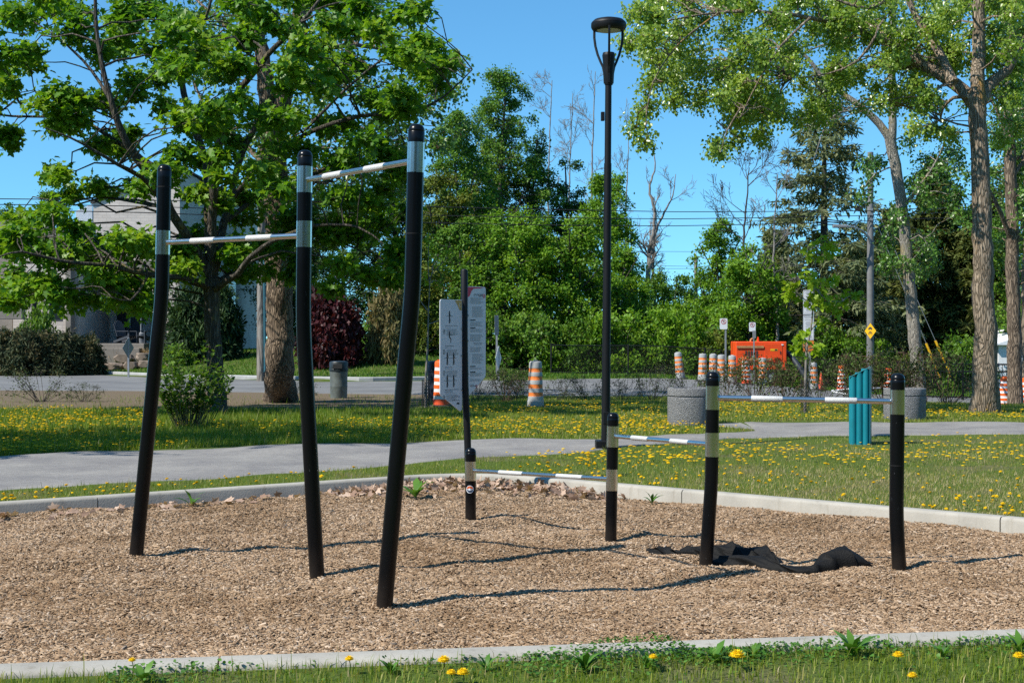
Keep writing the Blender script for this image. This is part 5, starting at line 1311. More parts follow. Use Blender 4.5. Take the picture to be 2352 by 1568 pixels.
def house():
    YF = 66.0; ppm = FP / YF; X = lambda u, Y=YF: (u - 1176) / FP * Y; Z = lambda v, Y=YF: CAMH - (v - HZ) / FP * Y
    zg = 1.0
    root = empty('brick_house', (X(300), YF, zg), 'beige brick house with flat roofs and white corrugated dormer behind the maple', 'house')
    def bx(q, x0, x1, y0, y1, z0, z1, m=0): q.add([(x0, y0, z0), (x1, y0, z0), (x1, y1, z0), (x0, y1, z0), (x0, y0, z1), (x1, y0, z1), (x1, y1, z1), (x0, y1, z1)], [(3, 2, 1, 0), (4, 5, 6, 7), (0, 1, 5, 4), (1, 2, 6, 5), (2, 3, 7, 6), (3, 0, 4, 7)], m)
    xr = X(413); xl = X(214)
    # upper block: sloping top, overhanging the entrance
    mb = MB(); mb.prism([(xl, Z(643)), (xr - 2.0, Z(643)), (xr, Z(643)), (xr, Z(388)), (xl, Z(468))], (0, YF, 0), (1, 0, 0), (0, 0, 1), (0, 1, 0), 20); mb.build('upper_wall', M['brick'], root)
    mb = MB(); mb.prism([(xl - .1, Z(468)), (xr + .12, Z(387)), (xr + .12, Z(383)), (xl - .1, Z(464))], (0, YF - .1, 0), (1, 0, 0), (0, 0, 1), (0, 1, 0), 20.2); mb.build('roof', M['roof_dark'], root)
    # walls under the overhang: the lit pier at the right and the recessed entrance wall
    mb = MB(); bx(mb, X(350), xr - .003, YF + .006, YF + 19.9, zg - 1, Z(643) - .004); mb.build('pier_wall', M['brick'], root)
    YR = YF + 3.4; mb = MB(); bx(mb, X(160), X(350) - .004, YR, YR + 15, zg - 1, Z(643) - .004); mb.build('entrance_wall', M['brick'], root)
    mb = MB(); bx(mb, X(214), X(410), YF - .25, YF - .004, Z(620), Z(598)); mb.build('canopy_beam', M['parapet'], root)
    # corrugated dormer
    x0, x1 = X(175), X(213); n = 22; mb = MB(); st = (x1 - x0) / n
    for k in range(n):
        a = x0 + k * st; t0 = Z(484) + (Z(468) - Z(484)) * k / n; bx(mb, a, a + st * .62, YF - .03, YF, Z(540), t0); bx(mb, a + st * .62, a + st, YF - .005, YF, Z(540), t0 - .002)
    bx(mb, x0, x1, YF + .003, YF + 8, Z(540), Z(486)); mb.build('dormer', M['corr'], root)
    def window(x0, x1, z0, z1, y, bars=1):
        q = MB(); t = .09
        bx(q, x0, x1, y - .05, y + .05, z0, z0 + t); bx(q, x0, x1, y - .05, y + .05, z1 - t, z1); bx(q, x0, x0 + t, y - .052, y + .05, z0 + t, z1 - t); bx(q, x1 - t, x1, y - .052, y + .05, z0 + t, z1 - t)
        w = q.build('window', M['frame_dark'], root); q = MB(); bx(q, x0 + t, x1 - t, y - .01, y + .01, z0 + t, z1 - t); q.build('pane', M['glass'], w)
    window(X(189), X(211), Z(539), Z(517), YF - .06)
    # left wing, one storey, nearer the street
    YW = 63.5; xw0, xw1 = X(30, YW), X(165, YW); z = lambda v: Z(v, YW)
    mb = MB()
    cols = [(X(30, YW), X(72, YW)), (X(88, YW), X(113, YW)), (X(145, YW), X(152, YW))]
    for a, b in cols: bx(mb, a, b, YW, YW + 9, zg - 1, z(556))
    bx(mb, X(72, YW) + .002, X(88, YW) - .002, YW + .002, YW + 8.9, z(648), z(556)); bx(mb, X(113, YW) + .002, X(145, YW) - .002, YW + .002, YW + 8.9, z(648), z(556)); bx(mb, X(113, YW) + .002, X(145, YW) - .002, YW + .002, YW + 8.9, zg - 1, z(738))
    bx(mb, X(72, YW) + .002, X(88, YW) - .002, YW + .6, YW + 8.9, zg - 1, z(648))
    bx(mb, X(152, YW) + .003, X(166, YW), YW + .9, YW + 9, zg - 1, z(556)); mb.build('wing_wall', M['brick'], root)
    mb = MB(); bx(mb, X(152, YW), X(165, YW), YW - .12, YW + .5, zg - .5, z(552)); mb.build('column', M['parapet'], root, bevel=.02)
    mb = MB(); bx(mb, X(46, YW), X(168, YW), YW - .15, YW + 9.2, z(554), z(533)); mb.build('parapet', M['parapet'], root, bevel=.02)
    mb = MB(); bx(mb, X(170), X(224), YF - 1.2, YF - 1.0, Z(556), Z(539)); bx(mb, X(170), X(172), YF - 1.0, YF + .5, Z(556), Z(539)); mb.build('balcony_parapet', M['parapet'], root, bevel=.02)
    window(X(72, YW), X(88, YW), z(738), z(648), YW + .2); window(X(113, YW), X(145, YW), z(738), z(648), YW + .12)
    # garage parapet at far left
    mb = MB(); bx(mb, X(-140, 61), X(50, 61), 61, 61.5, Z(733, 61), Z(683, 61)); mb.build('terrace_parapet', M['parapet'], root, bevel=.02)
    mb = MB(); bx(mb, X(-160), X(28), YF, YF + 8, zg - 1, Z(500)); mb.build('side_wall', M['parapet'], root)
    # door and side light
    mb = MB(); bx(mb, X(250), X(283), YR - .08, YR - .01, 1.36, Z(662, YR)); d = mb.build('door', M['door'], root, bevel=.01)
    mb = MB(); mb.box((X(256), YR - .14, 2.35), (.05, .05, .5)); mb.build('handle', M['galv'], d)
    mb = MB(); bx(mb, X(222), X(248), YR - .07, YR - .01, 1.36, Z(662, YR)); w = mb.build('side_light', M['frame_dark'], root); mb = MB(); bx(mb, X(224), X(246), YR - .09, YR - .075, 1.5, Z(666, YR)); mb.build('pane', M['glass'], w)
    mb = MB(); mb.box((X(290), YR - .04, 2.6), (.25, .06, .35)); mb.build('mailbox', M['frame_dark'], root)
    # window in the shaded side wall
    mb = MB(); y0 = YF + 10; bx(mb, xr + .0, xr + .06, y0, y0 + 3.2, 2.2, 5.4); w = mb.build('window', M['frame_dark'], root); mb = MB(); bx(mb, xr + .05, xr + .08, y0 + .2, y0 + 3.0, 2.4, 5.2); mb.build('pane', M['glass'], w)
    # porch slab with step
    mb = MB(); bx(mb, X(225), X(372), YF - 3.2, YR - .01, zg - .6, 1.33); bx(mb, X(232), X(368), YF - 3.7, YF - 3.205, zg - .6, 1.12); mb.build('porch', M['parapet'], root, bevel=.02)
house()
def rocks():
    rg = random.Random(5); kinds = [(195, 809, 38, 'flat tan boulder at the left end of the rock edging'), (228, 812, 30, 'tan block second in the rock edging below the porch'), (262, 812, 44, 'long flat slab in the middle of the rock edging'), (300, 813, 34, 'squat boulder below the porch chairs'), (340, 812, 40, 'pale boulder nearest the leaning black post'),
            (212, 800, 36, 'upper flat slab beside the juniper bushes'), (285, 800, 50, 'upper long slab under the dry grass tufts'), (330, 801, 34, 'upper stone step below the chairs'), (395, 812, 30, 'dark stone right of the leaning black post'), (420, 806, 36, 'dark stone below the clipped yew')]
    for u, v, w, lab in kinds:
        Y = 62.3 - (v - 800) * .12; p = P(u, v, Y); s = w / FP * Y / 2; bm = bmesh.new(); bmesh.ops.create_icosphere(bm, subdivisions=3, radius=1)
        ph = [rg.random() * 6 for _ in range(6)]
        for q in bm.verts:
            c = q.co; k = 1 + .13 * math.sin(3 * c.x + ph[0]) + .11 * math.sin(4 * c.y + ph[1]) + .08 * math.sin(7 * c.z + 5 * c.x + ph[2])
            q.co = Vector((max(-.82, min(.82, c.x * k)) * s * 1.2, max(-.8, min(.8, c.y * k)) * s * .9, max(-.7, min(.62, c.z * k)) * .27))
        me = bpy.data.meshes.new('rock'); bm.to_mesh(me); bm.free(); me.materials.append(M['rock']); o = link('rock', me, None, (p.x, Y, gzf(p.x, Y) + .16 + (.25 if v < 805 else 0)))
        tag(o, lab, 'rock', 'rocks edging the house lawn')
rocks()
def adirondack(x, y, z, rz, label):
    root = empty('garden_chair', (x, y, z), label, 'chair', 'dark slatted chairs on the porch')
    s = 1.0; M_ = Matrix.Rotation(rz, 4, 'Z')
    def W(p): q = M_ @ Vector(p); return (q.x + x, q.y + y, q.z + z)
    def obj(name, mb, par=root):
        mb.v = [W(p) for p in mb.v]; return mb.build(name, M['chair'], par)
    mb = MB()
    for k in range(6): mb.box((0, -.30 + k * .105, .36 - k * .026), (.56, .095, .025))
    obj('seat', mb)
    mb = MB()
    for k in range(7):
        t = (k - 3) / 3; h = .78 - .16 * t * t; a = (k - 3) * .09
        mb.box((a, .32 + .16, .30 + h * .5), (.08, .025, h), rx=R(-20))
    obj('backrest', mb)
    for sx_ in (-1, 1):
        mb = MB(); mb.box((sx_ * .34, -.02, .56), (.11, .72, .03)); obj('armrest', mb)
        mb = MB(); mb.box((sx_ * .30, -.32, .28), (.05, .09, .56)); obj('leg', mb)
        mb = MB(); mb.box((sx_ * .27, .15, .20), (.04, .95, .1), rx=R(-15)); obj('leg', mb)
YC = 63.6
xc = lambda u, Y=YC: (u - 1176) / FP * Y
adirondack(xc(294), YC, 1.33, R(62), 'dark slatted garden chair left of the patio heater on the porch')
adirondack(xc(338), YC, 1.33, R(-40), 'dark slatted garden chair right of the patio heater on the porch')
adirondack(xc(391), YC - .6, 1.2, R(160), 'dark slatted garden chair seen from behind, right of the leaning post')
def heater():
    Y = 64.6; x = xc(324, Y); z = 1.33; root = empty('patio_heater', (x, Y, z), 'slim steel patio heater with round hood on the house porch', 'patio heater')
    mb = MB(); mb.lathe([(.22, 0), (.22, .04), (.2, .05), (.17, .45), (.05, .5), (.04, .52)], 20, (x, Y, z)); mb.build('base', M['alu_back'], root, smooth=True, angle=30)
    mb = MB(); mb.tube([(x, Y, z + .5), (x, Y, z + 1.75)], .035, 12); mb.build('pole', M['galv'], root, smooth=True)
    mb = MB(); mb.lathe([(.06, 1.72), (.12, 1.74), (.13, 1.95), (.09, 1.98)], 16, (x, Y, z)); mb.lathe([(.34, 2.0), (.33, 2.03), (.1, 2.1), (.001, 2.11)], 24, (x, Y, z)); mb.build('hood', M['alu_back'], root, smooth=True, angle=30)
heater()

# ------------------------------------------------------------------ trees and shrubs
def twigs_and_leaves(rng, C, Rd, per, nl, up=.7, outw=.3, droop=.25, jit=.05, t0=.35, sunny=.25, tone=None):
    """C (n,3) clump centres, Rd (n,3) radii; per twigs per clump, nl leaves per twig.
    returns leaf base, direction, normal, tone and twig segments"""
    n = len(C); k = n * per
    ci = np.repeat(np.arange(n), per)
    d = unit(rng.normal(0, 1, (k, 3))); r = rng.random(k) ** .45
    E = C[ci] + d * Rd[ci] * r[:, None]
    S0 = C[ci] + (E - C[ci]) * .12 + rng.normal(0, .04, (k, 3))
    tj = np.repeat(np.arange(k), nl); t = rng.uniform(t0, 1.05, len(tj))[:, None]
    L_ = S0[tj] + (E[tj] - S0[tj]) * t + rng.normal(0, 1, (len(tj), 3)) * jit
    hd = d[tj] * np.array([1, 1, .35]); D = unit(hd * .8 + rng.normal(0, .7, hd.shape) + np.array([0, 0, -droop]))
    N_ = unit(rng.normal(0, .55, D.shape) + np.array([0, 0, up]) + d[tj] * outw + np.array(sdir) * sunny)
    ct = rng.normal(0, .13, n) if tone is None else tone
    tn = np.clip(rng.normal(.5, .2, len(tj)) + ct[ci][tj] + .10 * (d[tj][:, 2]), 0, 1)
    return L_, D, N_, tn, S0, E
def bent(a, b, rng, sag=.12, n=6, wig=.06):
    a, b = np.asarray(a, float), np.asarray(b, float); t = np.linspace(0, 1, n)[:, None]; L_ = np.linalg.norm(b - a)
    p = a + (b - a) * t; p[:, 2] += (np.sin(t[:, 0] * np.pi) * sag * L_); p[1:-1] += rng.normal(0, wig * L_ * .5, (n - 2, 3)); return p
def densify(pts, rad, step=.4, rng=None, wig=.0):
    P_, R_ = [], []; pts = [np.asarray(p, float) for p in pts]
    for i in range(len(pts) - 1):
        m = max(2, int(np.linalg.norm(pts[i + 1] - pts[i]) / step) + 1)
        for k in range(m):
            t = k / m
            # Catmull-Rom
            p0, p1, p2, p3 = pts[max(i - 1, 0)], pts[i], pts[i + 1], pts[min(i + 2, len(pts) - 1)]
            q = .5 * (2 * p1 + (p2 - p0) * t + (2 * p0 - 5 * p1 + 4 * p2 - p3) * t * t + (3 * p1 - p0 - 3 * p2 + p3) * t ** 3)
            P_.append(q); R_.append(rad[i] + (rad[i + 1] - rad[i]) * t)
    P_.append(pts[-1]); R_.append(rad[-1]); P_ = np.array(P_)
    if wig and rng is not None: P_[1:-1] += rng.normal(0, wig, (len(P_) - 2, 3)) * np.array(R_)[1:-1, None]
    return P_, np.array(R_)
def make_tree(name, label, base, trunks, limbs, C, Rd, rng, bark, leaf, shape, size, per, nl, group=None, twig_r=.006, sides=14, limb_bark=None,
              up=.7, outw=.3, droop=.25, jit=.05, sunny=.25, cat='tree', flare=.5, br_r=.035, wob=.10, branch_reach=1e9, t0=.35, twig_bark=None):
    """trunks, limbs: lists of (points, radii); clumps are tied to the nearest limb by a bent branch."""
    root = empty(name, tuple(base), label, cat, group)
    mb = MB()
    for pts, rad in trunks:
        p, r = densify(pts, rad, .3, rng, .06); zb = p[0][2]
        r = r * (1 + flare * np.exp(-(np.maximum(p[:, 2] - zb, 0)) / .28) * (np.abs(p[:, 2] - base[2]) < 1.2))
        mb.tube(p, list(r), sides + 6, wob=wob, seed=int(rng.integers(1e6)))
    mb.build('trunk', bark, root, smooth=True, angle=70)
    mb = MB(); anchor, arad = [], []
    for pts, rad in trunks:
        p, r = densify(pts, rad, .3); k = p[:, 2] > base[2] + 1.8; anchor.append(p[k]); arad.append(r[k])
    for pts, rad in limbs:
        p, r = densify(pts, rad, .35, rng, .12); mb.tube(p, list(r), 9, wob=.08, seed=int(rng.integers(1e6))); anchor.append(p); arad.append(r)
    A = np.concatenate(anchor); AR = np.concatenate(arad)
    if len(C):
        # nearest limb point a little lower than the clump
        for c, rd in zip(C, Rd):
            w = np.linalg.norm((A - c) * np.array([1, 1, 1.25]), axis=1) + 1.2 * np.maximum(A[:, 2] - c[2], 0); i = int(np.argmin(w)); 
            if np.linalg.norm(A[i] - c) > branch_reach: continue
            r0 = min(AR[i] * .55, br_r); p = bent(A[i], c, rng, .10, 6); mb.tube(p, list(np.linspace(max(r0, .012), .009, 6)), 5, cap=False)
    if mb.v: mb.build('branches', limb_bark or bark, root, smooth=True, angle=70)
    if len(C):
        L_, D, N_, tn, S0, E = twigs_and_leaves(rng, C, Rd, per, nl, up, outw, droop, jit, t0, sunny)
        if twig_r:
            V, F = sticks(np.concatenate([C[np.repeat(np.arange(len(C)), per)]]), E, twig_r, twig_r * .4); tag(np_mesh('twigs', V, [F], twig_bark or limb_bark or bark, root), kind='stuff')
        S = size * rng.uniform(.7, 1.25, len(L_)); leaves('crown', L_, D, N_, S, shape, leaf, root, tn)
    return root
def PX(u, v, Y): p = P(u, v, Y); return (p.x, p.y, p.z)
def limb(px, r0, r1, dY=None):
    """px: (u, v, Y) list"""
    n = len(px); return ([PX(*q) for q in px], list(np.linspace(r0, r1, n)))
def along(limbs, rng, step, r, start=.3, off=.6):
    C, Rd = [], []
    for pts, rad in limbs:
        p, _ = densify(pts, rad, step); n = len(p)
        for i in range(int(n * start), n):
            C.append(p[i] + rng.normal(0, off * .5, 3) + [0, 0, .1]); Rd.append([r * rng.uniform(.7, 1.2), r * rng.uniform(.7, 1.2), r * rng.uniform(.3, .55)])
    return C, Rd

# ---- the maple on the left
def clear_light(C, Rd, targets, n=5):
    """moves clumps deeper into the crown where they would stand between the sun and things the photograph shows sunlit"""
    s_ = np.array(sdir); C = C.copy()
    for _ in range(n):
        for p in targets:
            d = C - np.array(p); t = d @ s_; off = np.linalg.norm(d - t[:, None] * s_[None], axis=1); hit = (t > .5) & (off < Rd.max(1) + .28); C[hit, 1] += .9
    return C
def maple():
    rng = np.random.default_rng(11); Y = 28.6; b = G(497, 948); base = (b.x, b.y, b.z)
    k = FP / Y
    tr = [([(b.x, b.y, b.z - .15), PX(494, 860, Y), PX(488, 760, Y), PX(487, 690, Y), PX(484, 640, Y)], [.19, .165, .16, .165, .18])]
    l = [limb([(484, 645, Y), (450, 575, Y - .3), (400, 500, Y - .8), (349, 410, Y - 1.3), (308, 359, Y - 1.7), (273, 290, Y - 1.9), (253, 222, Y - 2), (236, 154, Y - 2), (222, 68, Y - 2), (219, -20, Y - 2)], .11, .03),
         limb([(400, 500, Y - .8), (362, 400, Y - .2), (308, 349, Y), (256, 318, Y + .3), (205, 284, Y + .5), (137, 270, Y + .7), (27, 267, Y + .8), (-60, 255, Y + 1)], .07, .015),
         limb([(380, 470, Y - 1), (325, 407, Y - 2.2), (273, 379, Y - 2.8), (222, 349, Y - 3.1), (164, 318, Y - 3.4), (103, 294, Y - 3.6)], .05, .012),
         limb([(308, 359, Y - 1.7), (230, 190, Y + .8), (150, 100, Y + 1), (60, 40, Y + 1.2)], .045, .012),
         limb([(484, 645, Y), (480, 520, Y + .2), (478, 444, Y + .4), (475, 376, Y + .5), (437, 267, Y + .7), (417, 188, Y + .8), (407, 120, Y + 1), (383, 68, Y + 1), (335, -5, Y + 1)], .11, .035),
         limb([(417, 188, Y + .8), (450, 100, Y + .4), (480, 20, Y), (500, -60, Y)], .05, .02),
         limb([(486, 640, Y), (489, 444, Y - .5), (496, 359, Y - .6), (533, 232, Y - .8), (581, 171, Y - 1), (632, 109, Y - 1.2), (684, 62, Y - 1.4), (735, 0, Y - 1.5)], .10, .03),
         limb([(487, 650, Y), (513, 513, Y + .6), (530, 461, Y + .9), (554, 359, Y + 1.3), (626, 219, Y + 1.6), (684, 137, Y + 2), (804, 62, Y + 2.4), (900, 20, Y + 2.6)], .10, .02),
         limb([(530, 461, Y + .9), (600, 380, Y + .2), (700, 310, Y - .5), (828, 267, Y - 1), (931, 263, Y - 1.2), (999, 236, Y - 1.3), (1040, 205, Y - 1.4), (1085, 160, Y - 1.4)], .06, .01),
         limb([(513, 513, Y + .6), (600, 450, Y + 1.8), (720, 400, Y + 2.2), (850, 360, Y + 2.4), (930, 330, Y + 2.4)], .06, .012),
         limb([(700, 300, Y - .4), (800, 200, Y - .2), (900, 120, Y + .2), (985, 60, Y + .3)], .035, .01),
         limb([(488, 668, Y), (547, 626, Y - .8), (574, 592, Y - 1.2), (625, 555, Y - 1.6), (720, 520, Y - 2), (820, 520, Y - 2.2), (880, 560, Y - 2.3)], .075, .012),
         limb([(484, 664, Y), (437, 640, Y - .8), (342, 630, Y - 1.6), (239, 609, Y - 2.3), (137, 599, Y - 2.8), (51, 578, Y - 3.2), (0, 589, Y - 3.4)], .07, .012),
         limb([(487, 660, Y), (560, 610, Y + 1.5), (680, 560, Y + 2.3), (790, 560, Y + 2.6), (860, 600, Y + 2.6)], .06, .012),
         limb([(342, 630, Y - 1.6), (300, 690, Y - 2.4), (255, 680, Y - 3)], .03, .008)]
    cl = [(310,545,60,26),(250,590,55,28),(60,505,50,26),(180,575,50,26),(60,650,40,24),(60,90,80,55),(150,60,90,45),(230,110,70,45),(40,180,60,45),(130,190,80,42),(210,230,60,36),(90,255,90,32),(20,300,40,45),(160,290,60,28),(290,60,60,45),(300,170,50,55),(350,110,60,45),(215,330,60,30),(300,300,45,35),
          (-40,120,60,70),(-30,230,50,60),(350,30,60,40),(260,20,60,40),(120,10,70,30),(30,20,60,30),(360,200,40,40),
          (430,60,90,60),(520,60,80,60),(450,150,80,50),(540,160,80,60),(620,60,80,60),(700,80,80,60),(780,60,70,50),(860,50,60,40),(640,170,80,60),(740,170,80,60),(840,150,80,50),(920,130,60,40),(975,95,50,26),(1045,150,40,26),(960,200,60,40),(1000,175,45,35),
          (420,285,50,40),(470,290,60,40),(500,240,70,40),(560,290,90,50),(660,280,90,50),(760,270,90,50),(860,250,80,40),(935,240,60,35),(700,10,90,40),(560,0,90,40),(820,0,70,30),(940,20,45,30),
          (405,380,60,38),(500,360,90,45),(600,390,90,50),(700,370,80,50),(800,350,80,50),(880,330,55,45),(200,430,55,24),(150,395,40,18),(330,425,40,22),
          (560,470,90,45),(660,470,80,50),(760,460,80,50),(850,440,60,50),(460,450,60,36),(900,420,50,40),(930,380,40,35),(910,480,45,40),
          (640,560,70,45),(720,540,80,45),(800,540,80,55),(865,540,55,60),(760,620,60,40),(825,620,50,45),(900,560,40,45),(880,640,35,35),(690,620,40,30),
          (80,555,70,40),(40,620,50,36),(130,590,70,40),(200,550,70,32),(230,635,80,36),(150,655,40,28),(300,580,70,32),(300,650,55,32),(360,615,60,38),(420,560,60,36),(480,550,70,36),(540,580,60,36),(450,610,60,28),(565,625,40,36),
          (110,490,60,34),(170,680,36,22),(250,690,40,22),(330,700,26,16),(100,660,36,24),(20,690,30,22),(40,540,50,26),(15,570,30,28)]
    C, Rd = [], []
    for u, v, ru, rv in cl:
        m = (3 if ru >= 55 else 2) if not (u < 420 and v > 480) else (3 if ru >= 65 else 2)
        for q in range(m):
            yy = Y + (rng.uniform(-1.2, 2.8) - (1.4 if v > 480 else 0) if u < 400 else rng.uniform(-4.2, 1.6) if v < 420 else rng.uniform(-1.6, 1.8) if u < 540 else rng.uniform(-.4, 3.0)) + (.8 if u > 760 else 0); kk = FP / yy
            C.append(PX(u + rng.normal(0, ru * .38), v + rng.normal(0, rv * .42), yy)); s = rng.uniform(.5, .8); Rd.append([max(.35, ru * s / kk), max(.4, ru * s / kk * .9), max(.14, rv * s * .55 / kk)])
    C, Rd = np.array(C), np.array(Rd)
    C = clear_light(C, Rd, [(.52, 30.7, .3), (.52, 30.7, .9), (-1.6, 31.2, .3), (-1.6, 31.2, .9)] + [(-5.8, 32.8, z_) for z_ in (1., 1.8, 2.6, 3.4, 4.2)])
    make_tree('maple_tree', 'broad spreading maple with bright green lobed leaves over the left half', base, tr, l, C, Rd, rng, M['bark_maple'], M['maple'], 'maple', .128, 22, 8, up=.75, droop=.4, jit=.09, br_r=.03, twig_r=.006, sunny=.35, twig_bark=M['twig_grey'])
maple()

# ---- the big furrowed cottonwood behind the maple
def left_cottonwood():
    rng = np.random.default_rng(12); Y = 33.3; b = G(645, 921); base = (b.x, b.y, b.z)
    tr = [([(b.x, b.y, b.z - .15), PX(643, 850, Y), PX(642, 700, Y), PX(636, 560, Y), PX(632, 430, Y), PX(625, 330, Y)], [.38, .335, .31, .29, .30, .31])]
    l = [limb([(625, 340, Y), (612, 230, Y), (600, 120, Y), (588, 0, Y), (580, -120, Y)], .22, .16), limb([(628, 340, Y), (655, 230, Y), (675, 130, Y), (690, 20, Y), (700, -120, Y)], .22, .17),
         limb([(600, 120, Y), (520, 60, Y + 1), (440, -10, Y + 2)], .08, .03), limb([(670, 140, Y), (760, 110, Y + 1), (860, 110, Y + 2), (960, 150, Y + 2.5)], .09, .02), limb([(640, 560, Y), (720, 420, Y + 1), (820, 330, Y + 1.5), (930, 250, Y + 2)], .07, .02), limb([(640, 420, Y), (560, 330, Y + 1.5), (480, 260, Y + 2.5), (430, 150, Y + 3)], .07, .02)]
    C, Rd = [], []
    for q in range(190):
        u = rng.uniform(400, 1060); v = rng.uniform(-40, 470)
        if u > 940 and v > 340: continue
        if v > 330 and u < 560: continue
        if u > 900 and v < 110: continue
        if 300 < u < 440 and 200 < v < 400: continue
        yy = Y + rng.uniform(-2, 5); C.append(PX(u, v, yy)); Rd.append([rng.uniform(.35, .75), rng.uniform(.35, .75), rng.uniform(.3, .6)])
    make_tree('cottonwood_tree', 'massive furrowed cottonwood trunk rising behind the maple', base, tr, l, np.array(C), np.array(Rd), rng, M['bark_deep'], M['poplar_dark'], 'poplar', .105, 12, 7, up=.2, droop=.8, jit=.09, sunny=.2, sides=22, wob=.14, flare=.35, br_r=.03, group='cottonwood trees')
left_cottonwood()

# ---- the cottonwoods on the right
def right_cottonwood():
    rng = np.random.default_rng(13); Y = 28.2; b = G(2264, 947); base = (b.x, b.y, b.z)
    tr = [([(b.x, b.y, b.z - .15), PX(2263, 900, Y), PX(2262, 780, Y), PX(2258, 600, Y), PX(2254, 460, Y), PX(2249, 340, Y), PX(2243, 235, Y)], [.30, .255, .225, .20, .185, .175, .175])]
    l = [limb([(2243, 245, Y), (2212, 205, Y + .3), (2170, 180, Y + .6), (2120, 150, Y + .9), (2070, 112, Y + 1.0)], .15, .10), limb([(2075, 115, Y + 1), (2010, 85, Y + .6), (1930, 60, Y), (1860, 42, Y - .6), (1780, 30, Y - 1.2), (1650, 30, Y - 1.8), (1520, 50, Y - 2.2)], .075, .012),
         limb([(2190, 190, Y - .5), (2150, 110, Y), (2105, 40, Y + .4), (2070, -40, Y + .6)], .10, .05),
         limb([(2243, 240, Y), (2248, 130, Y + .2), (2250, 20, Y + .3), (2250, -100, Y + .3)], .15, .11),
         limb([(2246, 245, Y), (2270, 200, Y + .2), (2310, 160, Y + .3), (2352, 95, Y + .3), (2420, 0, Y + .3)], .135, .06),
         limb([(2225, 222, Y - .2), (2190, 225, Y + .3), (2165, 250, Y + .6), (2160, 280, Y + .8)], .045, .02),
         limb([(1860, 42, Y - 2), (1790, 110, Y - 2.4), (1740, 190, Y - 2.6), (1700, 270, Y - 2.7)], .028, .006),
         limb([(1650, 30, Y - 2.4), (1560, 100, Y - 2.6), (1500, 190, Y - 2.7), (1482, 290, Y - 2.7)], .02, .005),
         limb([(2010, 85, Y - 1.5), (1970, 140, Y - 1.2), (1900, 170, Y - 1), (1820, 180, Y - .8)], .03, .008),
         limb([(2070, -20, Y + .6), (1990, 20, Y), (1890, -10, Y), (1760, -20, Y)], .05, .015),
         limb([(1700, 250, Y - 2.7), (1670, 300, Y - 2.7), (1655, 350, Y - 2.7)], .02, .006)]
    cl = [(1490,260,32,65),(1478,305,22,22),(1540,170,55,50),(1600,150,65,60),(1650,245,42,60),(1662,335,28,38),(1700,200,65,60),(1690,290,30,40),(1760,225,60,48),(1740,130,70,50),(1820,150,80,60),(1800,60,90,60),(1700,60,90,55),(1600,50,90,55),(1500,55,70,45),(1452,28,34,26),(1450,85,26,28),(1480,110,40,24),(1560,95,60,45),
          (1900,60,90,60),(1880,240,50,45),(1960,140,80,60),(1980,50,90,60),(2060,60,90,60),(2100,140,70,55),(2160,60,90,60),(2250,60,80,60),(2330,60,60,60),(2230,150,70,50),(2310,130,60,45),(2040,225,50,50),(1990,235,50,42),(1920,180,60,40),
          (2280,230,50,40),(2330,260,40,50),(1840,0,90,40),(2000,-10,90,40),(2150,-10,90,40),(2300,-10,80,40),(1660,0,90,40),(1540,0,80,35),(1750,310,26,24),(1800,260,50,40),(1560,225,28,22),(1610,235,30,24),(2170,300,34,30),(2120,250,40,34),(1735,265,40,40),(1500,150,30,26)]
    area = [(1425, -10), (2360, -10), (2360, 235), (2270, 220), (2110, 300), (1990, 255), (1900, 270), (1760, 275), (1650, 300), (1600, 205), (1520, 205), (1465, 100)]
    while len(cl) < 112:
        u, v = rng.uniform(1425, 2360), rng.uniform(-10, 300)
        if in_poly(np.array([u]), np.array([v]), area)[0]: cl.append((u, v, 34, 26))
    C, Rd = [], []
    for u, v, ru, rv in cl:
        for q in range(3 if ru > 50 else 2):
            yy = Y + (rng.uniform(-3, 2.5) if u < 1830 else rng.uniform(-1, 3.6)); kk = FP / yy
            C.append(PX(u + rng.normal(0, ru * .42), v + rng.normal(0, rv * .42), yy)); s = rng.uniform(.42, .7); Rd.append([max(.22, ru * s * .9 / kk), max(.25, ru * s * .9 / kk), max(.18, rv * s / kk)])
    C, Rd = np.array(C), np.array(Rd); C = clear_light(C, Rd, [(10.1, 28, z_) for z_ in (.4, 1.1, 1.8, 2.4)])
    make_tree('cottonwood_tree', 'tall cottonwood at right with thick grey trunk, orange lichen and three limbs', base, tr, l, np.array(C), np.array(Rd), rng, M['bark_poplar'], M['poplar'], 'poplar', .070, 22, 11, up=.15, droop=.9, jit=.10, sunny=.5, outw=.5, sides=18, wob=.10, flare=.30, br_r=.028, group='cottonwood trees')
    # ---- the slender leaning one behind it
    Y = 44; x = (2112 - 1176) / FP * Y; base = (x, Y, gzf(x, Y))
    tr = [([(x, Y, base[2] - .1), PX(2104, 800, Y), PX(2090, 650, Y), PX(2074, 500, Y), PX(2056, 380, Y), PX(2044, 318, Y)], [.24, .20, .185, .175, .17, .17])]
    l = [limb([(2044, 322, Y), (2020, 285, Y), (1980, 250, Y), (1940, 220, Y), (1900, 190, Y), (1850, 130, Y), (1800, 100, Y)], .14, .04), limb([(2048, 325, Y), (2050, 240, Y), (2048, 150, Y), (2050, 40, Y), (2050, -80, Y)], .13, .10),
         limb([(1985, 255, Y), (1930, 258, Y - .3), (1895, 290, Y - .5), (1875, 350, Y - .6), (1868, 370, Y - .6)], .03, .012), limb([(2070, 480, Y), (2110, 430, Y), (2150, 370, Y), (2180, 300, Y)], .06, .015), limb([(2080, 560, Y), (2110, 540, Y - .5), (2130, 560, Y - .8)], .03, .01), limb([(2056, 380, Y), (2010, 400, Y), (1985, 430, Y)], .03, .01)]
